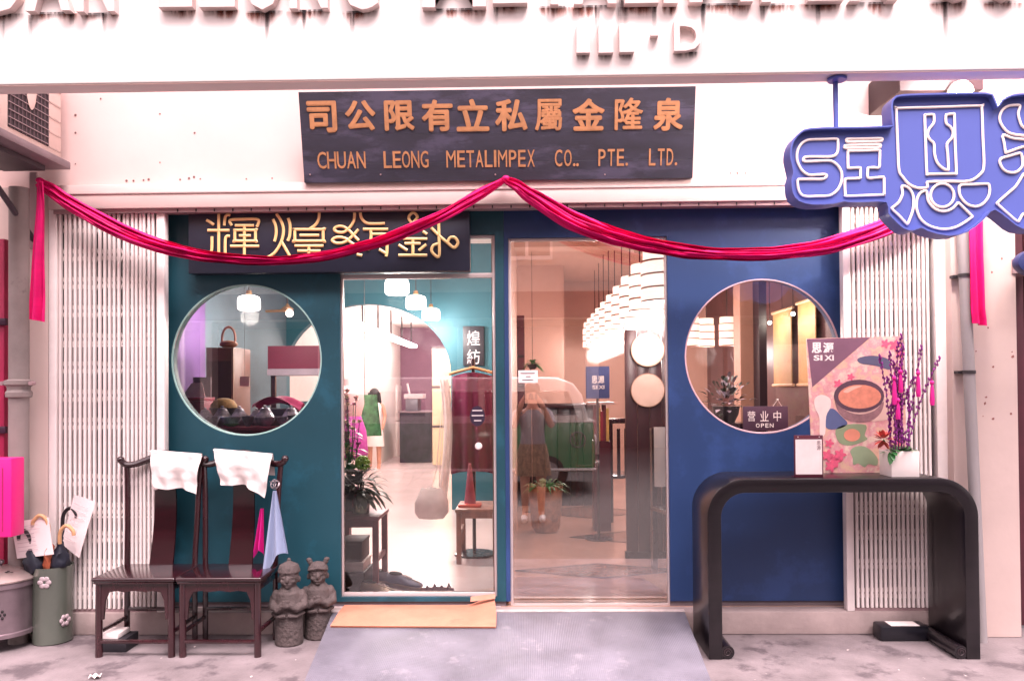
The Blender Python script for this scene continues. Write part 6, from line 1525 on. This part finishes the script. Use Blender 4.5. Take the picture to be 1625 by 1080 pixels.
# tiered lanterns
m_lan = EM('lantern_glow', '#ffd9c9', 0.7)
m_lan2 = EM('small_lantern_glow', '#ffd2c0', 0.42)
m_lanb = M('lantern_band', '#8f5f4c', 0.4)
def lantern(c, label, e, r_=0.165, h=0.34, group='tiered glowing lanterns'):
    t = thing('tiered_lantern', label, 'lantern', c, group)
    n = 4
    for k in range(n):
        z0 = c.z + h * k / n; rr = r_ * (0.86 + 0.14 * math.sin(math.pi * (k + 0.5) / n)) if k % 2 else r_
        MB().lathe([(rr * 0.98, z0 - c.z + 0.006), (rr, z0 - c.z + 0.014), (rr, z0 - c.z + h / n - 0.014), (rr * 0.98, z0 - c.z + h / n - 0.006)], c, 20).build('glass_tier', m_lan if r_ > 0.1 else m_lan2, t)
        MB().lathe([(r_ * 1.01, z0 - c.z - 0.005), (r_ * 1.01, z0 - c.z + 0.0055)], c, 20).build('band', m_lanb, t)
    MB().cyl(c + Vector((0, 0, h)), (c.x, c.y, 2.999), 0.005, n=6).build('cord', m_cordm, t)
    if e: point(t, (c.x - 0.0, c.y, c.z - 0.1), e, 0.12, (1, 0.82, 0.78))
names = ['nearest', 'second nearest', 'third nearest', 'fourth nearest', 'fifth nearest', 'fifth farthest', 'fourth farthest', 'third farthest', 'second farthest', 'farthest']
for k in range(10):
    d = 5.1 + 0.6 * k
    lantern(Vector((0.9, CAM.y + d, 1.97)), '%s lantern in the glowing row seen through the blue shop door' % names[k], 11 if k % 2 == 0 else 6)
for k in range(4):
    lantern(Vector((1.95 + 0.2 * k - 0.08, CAM.y + 9.0 + 0.15 * (k % 2), 1.9)), ('left end', 'second from left', 'second from right', 'right end')[k] + ' lantern of the row in the right round window', 4 if k % 2 else 0, 0.09, 0.33, 'lantern row in the right window')
# screen with two discs put in for round reflections in the door
sy_ = 1.45
sx0, sx1 = P(992, 640, sy_).x, P(1070, 640, sy_).x
scr = thing('wood_screen', 'dark brown wooden screen behind the right side of the blue door', 'screen', ((sx0 + sx1) / 2, sy_, ZT))
for k in range(4):
    xa = sx0 + (sx1 - sx0) * k / 4; MB().box(xa + 0.002, xa + (sx1 - sx0) / 4 - 0.002, sy_, sy_ + 0.03, ZT + 0.05, 1.86).build('board', M('screen_brown', '#4a2c30', 0.35, var=0.3, scale=4, stretch=(4, 4, 0.7)), scr, bevel=0.003)
MB().box(sx0 - 0.01, sx1 + 0.01, sy_ - 0.01, sy_ + 0.04, 1.861, 1.9).build('top_rail', m_wood, scr); MB().box(sx0 - 0.01, sx1 + 0.01, sy_ - 0.01, sy_ + 0.04, ZT, ZT + 0.049).build('bottom_rail', m_wood, scr)
for py, lb in ((555, 'upper'), (619, 'lower')):
    p = P(1028, py, sy_ - 0.03)
    f_ = thing('reflection_disc', '%s of two pale discs put in for round reflections on the brown screen' % lb, 'disc', p, 'discs for reflections')
    MB().lathe([(0.123, 0.0), (0.123, 0.006)], (p.x, sy_ - 0.03, p.z), 40, axis='Y').build('pale_disc', M('disc_pale' + lb, '#e6c6b6' if lb == 'lower' else '#efd0c0', 0.6, var=0.12, scale=8), f_)
    MB().tube([(p.x + 0.124 * math.cos(a), sy_ - 0.027, p.z + 0.124 * math.sin(a)) for a in [k * math.pi / 20 for k in range(40)]], 0.004, 6, True).build('rim', M('disc_rim', '#b98a72', 0.5), f_)
    MB().cyl((p.x, sy_ - 0.024, p.z), (p.x, sy_ - 0.001, p.z), 0.012).build('peg', m_wood, f_)
# blue poster stand, magazine rack, benches
sy2 = 2.2
a, b = P(930, 632, sy2), P(967, 581, sy2)
ps = thing('notice_stand', 'blue notice on a slim stand inside the blue shop', 'notice stand', ((a.x + b.x) / 2, sy2, ZT))
MB().box(a.x, b.x, sy2, sy2 + 0.015, a.z, b.z).build('notice_board', M('notice_blue', '#3a4678', 0.45), ps)
for i, (cx0, cx1, y0, y1) in enumerate(((939, 948, 596, 608), (949, 959, 596, 608), (940, 948, 611, 617), (950, 959, 611, 617))):
    put_text('character', ('思', '源', 'SI', 'XI')[i], P(cx0, y1, sy2).x, P(cx1, y1, sy2).x, P(950, y1, sy2).z, P(950, y0, sy2).z, sy2 - 0.0005, 0.002, mwh, ps, offset=0.02)
MB().cyl(((a.x + b.x) / 2, sy2 + 0.03, ZT + 0.02), ((a.x + b.x) / 2, sy2 + 0.03, b.z - 0.05), 0.012, n=8).build('pole', m_wood, ps); MB().lathe([(0.12, 0), (0.12, 0.012), (0.02, 0.02)], ((a.x + b.x) / 2, sy2 + 0.03, ZT), 18).build('base', m_wood, ps)
ry = 2.6
a, b = P(942, 700, ry), P(968, 642, ry)
rk = thing('book_rack', 'dark red rack with pale spines under the blue notice', 'rack', ((a.x + b.x) / 2, ry, ZT))
MB().box(a.x, b.x, ry, ry + 0.2, ZT, a.z).build('rack_body', M('rack_red', '#4f1a26', 0.4, var=0.2), rk)
for k in range(5):
    x = a.x + 0.01 + k * (b.x - a.x - 0.02) / 5
    MB().box(x, x + 0.028, ry + 0.02, ry + 0.16, a.z + 0.001, b.z - 0.03 * (k % 3)).build('book', M('book%d' % (k % 3), ('#6a2030', '#c9a25a', '#8d2434')[k % 3], 0.6), rk)
MB().box(a.x - 0.05, b.x + 0.04, ry - 0.02, ry + 0.2, b.z + 0.001, b.z + 0.025).build('rack_shelf', M('pale_shelf', '#b59892', 0.4), rk)
def dining_chair(label, c, ang, cloth):
    t = thing('dining_chair', label, 'chair', c, 'dark dining chairs')
    mt = Matrix.Translation(c) @ Matrix.Rotation(ang, 4, 'Z')
    MB().box(-0.21, 0.21, -0.21, 0.21, 0.42, 0.45, mt).build('seat', m_wood, t, bevel=0.005)
    for x in (-0.19, 0.19):
        MB().box(x - 0.018, x + 0.018, -0.2, -0.165, 0, 0.419, mt).build('leg', m_wood, t); MB().box(x - 0.018, x + 0.018, 0.165, 0.2, 0, 0.95, mt).build('back_post', m_wood, t)
    for k in range(4): MB().box(-0.13 + k * 0.075, -0.1 + k * 0.075, 0.175, 0.19, 0.451, 0.9, mt).build('back_slat', m_wood, t)
    MB().box(-0.21, 0.21, 0.162, 0.203, 0.951, 1.0, mt).build('top_rail', m_wood, t, bevel=0.004)
    if cloth: 
        q = MB().grid(lambda u, v: mt @ Vector((-0.2 + 0.36 * u, 0.14 - 0.02 * math.sin(u * 8), 1.01 - 0.42 * v)), 12, 10).grid(lambda u, v: mt @ Vector((-0.2 + 0.36 * u, 0.15 - 0.02 * math.sin(u * 8), 1.01 - 0.42 * v)), 12, 10).build('white_cover', m_cloth, t, sharp=80)
dining_chair('dark dining chair with a white cover by the wooden screen', Vector((1.12, 0.95, ZT)), R(15), True)
dining_chair('dark dining chair below the book rack', Vector((0.95, 3.3, ZT)), R(190), False)
dining_chair('dark dining chair deep in the blue shop beside the far wall', Vector((0.72, 4.4, ZT)), R(90), False)
dt = low_table('black dining table behind the wooden screen', 1.15, 1.9, 2.1, 3.0, ZT + 0.76, m_blackwood)
# left side of the right shop: shelf and plant
a, b = P(812, 590, 4.6), P(832, 500, 4.6)
sf = thing('wall_shelf', 'narrow dark red shelf unit at the left of the blue door', 'shelf', ((a.x + b.x) / 2, 4.6, ZT))
MB().box(-0.12, b.x, 4.62, 4.95, ZT, b.z).build('carcass', M('rack_red', '#4f1a26', 0.4, var=0.2), sf)
for k in range(5): MB().box(-0.115, b.x - 0.01, 4.6, 4.619, ZT + 0.3 + 0.34 * k, ZT + 0.33 + 0.34 * k).build('shelf_edge', m_wood, sf)
pp = Vector((P(866, 812, 2.6).x, 2.6, ZT))
fp = thing('floor_planter', 'patterned tan planter with fern leaves near the door of the blue shop', 'planter', pp)
MB().lathe([(0.1, 0.0), (0.13, 0.05), (0.15, 0.3), (0.16, 0.42), (0.15, 0.42), (0.13, 0.36), (0.0, 0.35)], pp, 24, cap=False).build('pot', M('pot_pattern', '#a4795f', 0.6, var=0.45, scale=14), fp)
for k in range(60):
    mb = MB(); a_ = random.uniform(0, 6.28); e = random.uniform(0.1, 1.4)
    leaf(mb, pp + Vector((0, 0, 0.38)) + 0.05 * Vector((math.cos(a_), math.sin(a_), 0)), (math.cos(a_) * math.cos(e), math.sin(a_) * math.cos(e), math.sin(e) + 0.2), random.uniform(0.16, 0.3), 0.014, 0.7); mb.build('leaf', m_leaf, fp)
hpn = P(845, 578, 3.6)
hpl = thing('hanging_plant', 'small dark hanging plant above the white door notice', 'plant', hpn)
MB().lathe([(0.03, -0.05), (0.06, 0.0), (0.055, 0.0), (0.0, -0.03)], hpn, 16, cap=False).build('pot', m_dkb, hpl)
for k in range(36):
    mb = MB(); a_ = random.uniform(0, 6.28); e = random.uniform(-0.2, 1.3)
    leaf(mb, hpn, (math.cos(a_) * math.cos(e), math.sin(a_) * math.cos(e), math.sin(e)), random.uniform(0.08, 0.17), 0.014, 0.6); mb.build('leaf', m_leaf, hpl)
MB().cyl(hpn, (hpn.x, hpn.y, 2.999), 0.003, n=5).build('cord', m_cordm, hpl)
# scrolls on the right wall and bush in the right window
def scroll(label, d0, d1, z0, z1):
    y0, y1 = CAM.y + d0, CAM.y + d1; X = RX1 - 0.06
    t = thing('hanging_scroll', label, 'scroll', (X, (y0 + y1) / 2, z0), 'hanging scrolls')
    MB().box(X, X + 0.01, y0, y1, z0, z1).build('paper', M('scroll_gold', '#c69a63', 0.55, var=0.1, scale=5), t)
    for z in (z0 - 0.02, z1): MB().cyl((X + 0.005, y0 - 0.04, z + 0.01), (X + 0.005, y1 + 0.04, z + 0.01), 0.016, n=10).build('roller', M('scroll_roller', '#d9b48e', 0.5), t)
    MB().cyl((X + 0.005, (y0 + y1) / 2, z1), (X + 0.005, (y0 + y1) / 2, 2.998), 0.0025, n=5).build('cord', m_cordm, t)
    MB().box(X + 0.01, X + 0.058, (y0 + y1) / 2 - 0.02, (y0 + y1) / 2 + 0.02, z0 + 0.2, z0 + 0.24).build('wall_peg', m_wood, t)
    s = bpy.data.lights.new('scroll_light', 'POINT'); s.energy = 1.6; s.shadow_soft_size = 0.04; s.color = (1, 0.85, 0.72)
    lt = thing('scroll_lamp', 'small lit spot lamp over the ' + label, 'lamp', (X - 0.12, (y0 + y1) / 2, z1 - 0.12))
    so = bpy.data.objects.new('scroll_light', s); COL.objects.link(so); so.parent = lt; so.location = (-0.07, 0, -0.02)
    MB().cyl((X - 0.12, (y0 + y1) / 2, z1 - 0.09), (X - 0.12, (y0 + y1) / 2, 2.998), 0.004, n=6).build('stem', m_cordm, lt)
    MB().ell((X - 0.12, (y0 + y1) / 2, z1 - 0.11), 0.018).build('bulb', EM('spot_bulb', '#ffe9d6', 12), lt)
scroll('left gold scroll in the right round window', 7.7, 8.25, 1.45, 2.18)
scroll('right gold scroll in the right round window', 7.05, 7.5, 1.45, 2.2)
bc = P(1152, 652, 1.3); bc.z = P(1152, 670, 1.3).z
bt = low_table('dark plant stand behind the right round window', bc.x - 0.2, bc.x + 0.25, 1.1, 1.5, bc.z, m_wood)
bsh = thing('potted_bush', 'bushy flowering potted plant in the right round window', 'potted plant', (bc.x, 1.3, bc.z))
MB().lathe([(0.06, 0.0), (0.09, 0.06), (0.1, 0.12), (0.09, 0.12), (0.0, 0.1)], (bc.x, 1.3, bc.z), 20, cap=False).build('pot', m_dkb, bsh)
m_flp = M('pale_blossom', '#a89aa6', 0.6, var=0.4, scale=30)
for k in range(130):
    mb = MB(); a_ = random.uniform(0, 6.28); e = random.uniform(-0.4, 1.5); rr = random.uniform(0.05, 0.22)
    d = Vector((math.cos(a_) * math.cos(e), math.sin(a_) * math.cos(e) * 0.7, math.sin(e)))
    leaf(mb, Vector((bc.x, 1.3, bc.z + 0.13)) + d * rr, d + Vector((0, 0, 0.3)), random.uniform(0.04, 0.09), random.uniform(0.012, 0.02), 0.4); mb.build('leaf' if k % 3 else 'blossom', m_dkleaf if k % 3 else m_flp, bsh)
# ================================================================ street behind the camera, seen in the glass
m_vg = M('van_green', '#3f8356', 0.28, var=0.05, coat=0.6); m_vw = M('van_white', '#dcd3cc', 0.3, var=0.04, coat=0.6)
m_vgl = M('van_window', '#2b2f38', 0.08, var=0.1); m_chr = M('chrome', '#c9c5c3', 0.18, 0.9); m_tyre = M('tyre', '#17161a', 0.75)
VX1 = 1.06; VX0 = VX1 - 4.2; VYf = -7.6; VYb = -9.3; VZ = -0.2
van = thing('parked_van', 'vintage green and white camper van parked across the street, seen reflected', 'van', ((VX0 + VX1) / 2, (VYf + VYb) / 2, VZ))
# side profile (x, z) with rounded nose towards +x, lofted across the width
def prof(z0, z1, inset, n=10):
    pts = []
    for x, z in arc(VX1 - 0.35 - inset, z1 - 0.35 if z1 - z0 > 0.8 else z1 - 0.2, 0.35 if z1 - z0 > 0.8 else 0.2, 0, math.pi / 2, n): pts.append((x, z))
    for x, z in arc(VX0 + 0.25 + inset, z1 - 0.25 if z1 - z0 > 0.8 else z1 - 0.2, 0.25 if z1 - z0 > 0.8 else 0.2, math.pi / 2, math.pi, n): pts.append((x, z))
    pts += [(VX0 + inset, z0), (VX1 - inset, z0)]
    return pts
belt = VZ + 1.12
MB().plate([(VX0, VZ + 0.32), (VX1 - 0.05, VZ + 0.32), (VX1, VZ + 0.5), (VX1 - 0.02, belt - 0.04), (VX1 - 0.06, belt), (VX0 + 0.06, belt), (VX0, belt - 0.08)], (), VYb, VYf).build('lower_body', m_vg, van, bevel=0.07, seg=4)
MB().plate([(VX0 + 0.08, belt + 0.002), (VX1 - 0.09, belt + 0.002), (VX1 - 0.2, belt + 0.42), (VX1 - 0.34, belt + 0.6), (VX1 - 0.6, belt + 0.70), (VX0 + 0.6, belt + 0.72), (VX0 + 0.25, belt + 0.62), (VX0 + 0.1, belt + 0.4)], (), VYb + 0.06, VYf - 0.06).build('upper_body', m_vw, van, bevel=0.09, seg=4)
MB().box(VX0 - 0.01, VX1 + 0.005, VYb - 0.012, VYf + 0.012, belt - 0.02, belt + 0.012).build('belt_trim', m_vw, van, bevel=0.01)
zw0, zw1 = belt + 0.1, belt + 0.48
for k, (a, b) in enumerate(((VX1 - 0.95, VX1 - 0.3), (VX1 - 1.75, VX1 - 1.05), (VX1 - 2.6, VX1 - 1.85), (VX1 - 3.45, VX1 - 2.7))):
    w_ = MB().plate([(a, zw0), (b, zw0), (b - (0.12 if k == 0 else 0), zw1), (a, zw1)], (), VYf - 0.07, VYf - 0.052).build('window', m_vgl, van, bevel=0.01)
    MB().tube([(x, VYf - 0.05, z) for x, z in [(a, zw0), (b, zw0), (b - (0.12 if k == 0 else 0), zw1), (a, zw1)]], 0.014, 6, True).build('window_frame', m_chr, w_)
for x in (VX1 - 0.75, VX1 - 3.2):
    for y0, y1 in ((VYf - 0.2, VYf + 0.012), (VYb - 0.01, VYb + 0.2)):
        wh = MB().lathe([(0.2, y0), (0.3, y0 + 0.02), (0.32, (y0 + y1) / 2), (0.3, y1 - 0.02), (0.2, y1)], (x, 0, VZ + 0.32), 28, axis='Y').build('wheel', m_tyre, van)
        yy = y1 if y1 > VYf else y0
        MB().lathe([(0.18, yy - 0.02), (0.17, yy + 0.008), (0.08, yy + 0.012), (0.02, yy + 0.03)], (x, 0, VZ + 0.32), 24, axis='Y').build('hub_cap', m_chr, wh)
MB().box(VX1 - 0.02, VX1 + 0.07, VYb + 0.05, VYf - 0.05, VZ + 0.38, VZ + 0.5).build('bumper', m_chr, van, bevel=0.02)
MB().tube([(VX0, VYf + 0.03, VZ + 0.36), (VX1, VYf + 0.03, VZ + 0.36)], 0.025, 8).build('side_rail', m_vw, van)
for y in (VYf - 0.3, VYb + 0.3): MB().ell((VX1, y, VZ + 0.8), (0.05, 0.11, 0.11)).build('headlight', M('headlight', '#d5d2cf', 0.1), van)
em = (VX1 - 0.28, VYf + 0.006, VZ + 0.83)
e_ = MB().tube([(em[0] + 0.12 * math.cos(a), em[1], em[2] + 0.12 * math.sin(a)) for a in [k * math.pi / 14 for k in range(28)]], 0.012, 6, True).tube([(em[0] - 0.07, em[1], em[2] + 0.09), (em[0] - 0.03, em[1], em[2] - 0.08), (em[0], em[1], em[2]), (em[0] + 0.03, em[1], em[2] - 0.08), (em[0] + 0.07, em[1], em[2] + 0.09)], 0.009, 6).build('emblem', m_chr, van)
MB().box(VX1 - 1.02, VX1 - 1.0, VYf - 0.001, VYf + 0.004, VZ + 0.4, belt - 0.03).build('door_seam', m_tyre, van); MB().box(VX1 - 0.96, VX1 - 0.82, VYf + 0.0, VYf + 0.03, belt - 0.14, belt - 0.11).build('door_handle', m_chr, van)

# opposite shophouse row
m_opw = M('opposite_wall', '#a89790', 0.8, var=0.12, scale=1.2); m_opd = M('opposite_dark', '#2f2b33', 0.3); m_opm = M('opposite_maroon', '#5a2030', 0.6)
def shophouse(x0, x1, label, hz, m):
    Y = -15.0; t = thing('shophouse', label, 'building', ((x0 + x1) / 2, Y - 2, -0.2))
    MB().box(x0, x1, Y - 6, Y, 3.2, hz).build('wall', m, t)
    MB().box(x0, x1, Y - 6, Y - 2.2, -0.2, 3.199).build('ground_floor_wall', m_opd, t)
    n = 3; w_ = (x1 - x0) / n
    for k in range(n + 1):
        x = x0 + w_ * k; x = min(max(x, x0 + 0.16), x1 - 0.16)
        MB().box(x - 0.15, x + 0.15, Y - 0.4, Y - 0.001, -0.2, 3.199).build('pillar', m, t)
    MB().box(x0 + 0.02, x1 - 0.02, Y + 0.001, Y + 0.08, 3.25, 3.9).build('sign_band', m_opm, t)
    for fl_ in range(2):
        for k in range(n):
            xc = x0 + w_ * (k + 0.5); z = 4.7 + fl_ * 2.9
            if z + 1.5 > hz: continue
            f = MB().box(xc - 0.65, xc + 0.65, Y + 0.001, Y + 0.06, z, z + 1.5).build('window', m_iww, t)
            for s_ in (-1, 1): MB().box(xc + s_ * 0.31 - 0.27, xc + s_ * 0.31 + 0.27, Y + 0.061, Y + 0.07, z + 0.1, z + 1.4).build('pane', m_opd, f)
shophouse(-14.5, -5.0, 'grey shophouse across the street to the left', 9.0, m_opw)
shophouse(-4.9, 4.9, 'tall shophouse across the street behind the van', 10.5, M('opposite_wall2', '#b3a49c', 0.8, var=0.1))
shophouse(5.0, 14.5, 'pale shophouse across the street to the right', 9.3, M('opposite_wall3', '#9c8d8a', 0.8, var=0.12))

# photographer, standing right behind the camera
pc_ = Vector((0.055, -4.93, -0.2))
def W(x, y, z): return Vector((x, y, z))
nodes = [(W(0, 0, 0.9), (0.16, 0.11)), (W(0, 0, 1.08), (0.13, 0.09)), (W(0, 0, 1.28), (0.15, 0.1)), (W(0, 0, 1.38), (0.07, 0.06)), (W(0, 0.02, 1.46), 0.055), (W(0, 0.03, 1.55), (0.075, 0.09)), (W(0, 0.03, 1.62), (0.07, 0.085)),
         (W(-0.18, 0, 1.32), 0.055), (W(-0.24, 0.1, 1.16), 0.043), (W(-0.13, 0.27, 1.46), 0.032), (W(-0.10, 0.295, 1.53), (0.036, 0.02)),
         (W(0.18, 0, 1.32), 0.055), (W(0.24, 0.1, 1.16), 0.043), (W(0.10, 0.27, 1.46), 0.032), (W(0.06, 0.295, 1.53), (0.036, 0.02)),
         (W(-0.1, 0, 0.8), 0.1), (W(-0.1, 0.01, 0.46), 0.062), (W(-0.1, -0.01, 0.1), 0.042), (W(-0.11, 0.1, 0.04), (0.045, 0.03)),
         (W(0.1, 0, 0.8), 0.1), (W(0.1, 0.01, 0.46), 0.062), (W(0.1, -0.01, 0.1), 0.042), (W(0.11, 0.1, 0.04), (0.045, 0.03))]
edges = [(0, 1), (1, 2), (2, 3), (3, 4), (4, 5), (5, 6), (2, 7), (7, 8), (8, 9), (9, 10), (2, 11), (11, 12), (12, 13), (13, 14), (0, 15), (15, 16), (16, 17), (17, 18), (0, 19), (19, 20), (20, 21), (21, 22)]
# fingers curled round the phone
for hb_, sx in ((10, 1), (14, -1)):
    base = nodes[hb_][0]
    for j in range(4):
        i0 = len(nodes); z = 0.035 - j * 0.02
        nodes += [(base + W(sx * 0.02, 0.012, z), 0.011), (base + W(sx * 0.04, 0.03, z + 0.002), 0.009), (base + W(sx * 0.062 - sx * 0.004 * j, 0.034, z), 0.0075)]
        edges += [(hb_, i0), (i0, i0 + 1), (i0 + 1, i0 + 2)]
    i0 = len(nodes); nodes += [(base + W(sx * 0.012, -0.02, 0.0), 0.012), (base + W(sx * 0.04, -0.03, 0.018), 0.009)]; edges += [(hb_, i0), (i0, i0 + 1)]
pg = thing('person', 'person in a grey top and patterned skirt photographing the shop, seen reflected', 'person', pc_)
me = skinned(nodes, edges, 0)
for p_ in me.polygons: p_.use_smooth = True
place('body', me, m_skin, pg, pc_)
def at(x, y, z): return pc_ + Vector((x, y, z))
def tubex(name, pts, rr, mat, flat=1.0): MB().tube([at(*p) for p in pts], rr, 18, flat=flat).build(name, mat, pg, sharp=70)
m_top = M('grey_top', '#8d8288', 0.8, var=0.1); m_skt = M('patterned_skirt', '#8a6e58', 0.8, var=0.6, scale=26)
tubex('top', [(0, 0, 0.9), (0, 0, 1.0), (0, 0, 1.12), (0, 0, 1.28), (0, 0, 1.36), (0, 0.01, 1.40)], [0.165, 0.15, 0.145, 0.175, 0.12, 0.075], m_top, 0.72)
for s_ in (-1, 1): tubex('sleeve', [(s_ * 0.14, 0, 1.34), (s_ * 0.19, 0.01, 1.31), (s_ * 0.235, 0.08, 1.19)], [0.07, 0.067, 0.06], m_top)
tubex('skirt', [(0, 0, 0.95), (0, 0, 0.85), (0, 0, 0.7), (0, 0, 0.56)], [0.165, 0.19, 0.21, 0.23], m_skt, 0.72)
hm = MB().ell(at(0, 0.0, 1.62), (0.098, 0.11, 0.1), 18, 12).tube([at(0, -0.05, 1.6), at(0, -0.08, 1.45), at(0, -0.09, 1.3)], [0.09, 0.09, 0.04], 12)
hm.build('hair', m_hair, pg)
for s_ in (-1, 1):
    MB().ell(at(s_ * 0.032, 0.115, 1.565), 0.011, 8, 6).build('eye', M('eye_dark', '#1c1416', 0.2), pg)
    MB().tube([at(s_ * 0.11, -0.06, 0.03), at(s_ * 0.11, 0.03, 0.04), at(s_ * 0.11, 0.14, 0.03), at(s_ * 0.11, 0.19, 0.025)], [0.045, 0.055, 0.05, 0.025], 14, flat=0.75).build('sneaker', M('white_sneaker', '#e4dcd8', 0.6), pg)
MB().ell(at(0, 0.135, 1.535), (0.012, 0.016, 0.02), 8, 6).build('nose', m_skin, pg); MB().ell(at(0, 0.118, 1.495), (0.022, 0.008, 0.006), 8, 6).build('mouth', M('lip', '#9c4a4a', 0.5), pg)
phn = thing('phone', 'dark phone held up by the photographer, seen reflected', 'phone', at(-0.02, 0.33, 1.52))
MB().box(at(0, 0, 0).x - 0.1, at(0, 0, 0).x + 0.06, at(0, 0.318, 0).y, at(0, 0.326, 0).y, at(0, 0, 1.5).z, at(0, 0, 1.575).z).build('case', M('phone_case', '#2a252b', 0.3), phn, bevel=0.003)
MB().lathe([(0.008, 0.0), (0.008, 0.0025)], (at(-0.08, 0, 0).x, at(0, 0.3265, 0).y, at(0, 0, 1.56).z), 14, axis='Y').build('lens', m_vgl, phn)
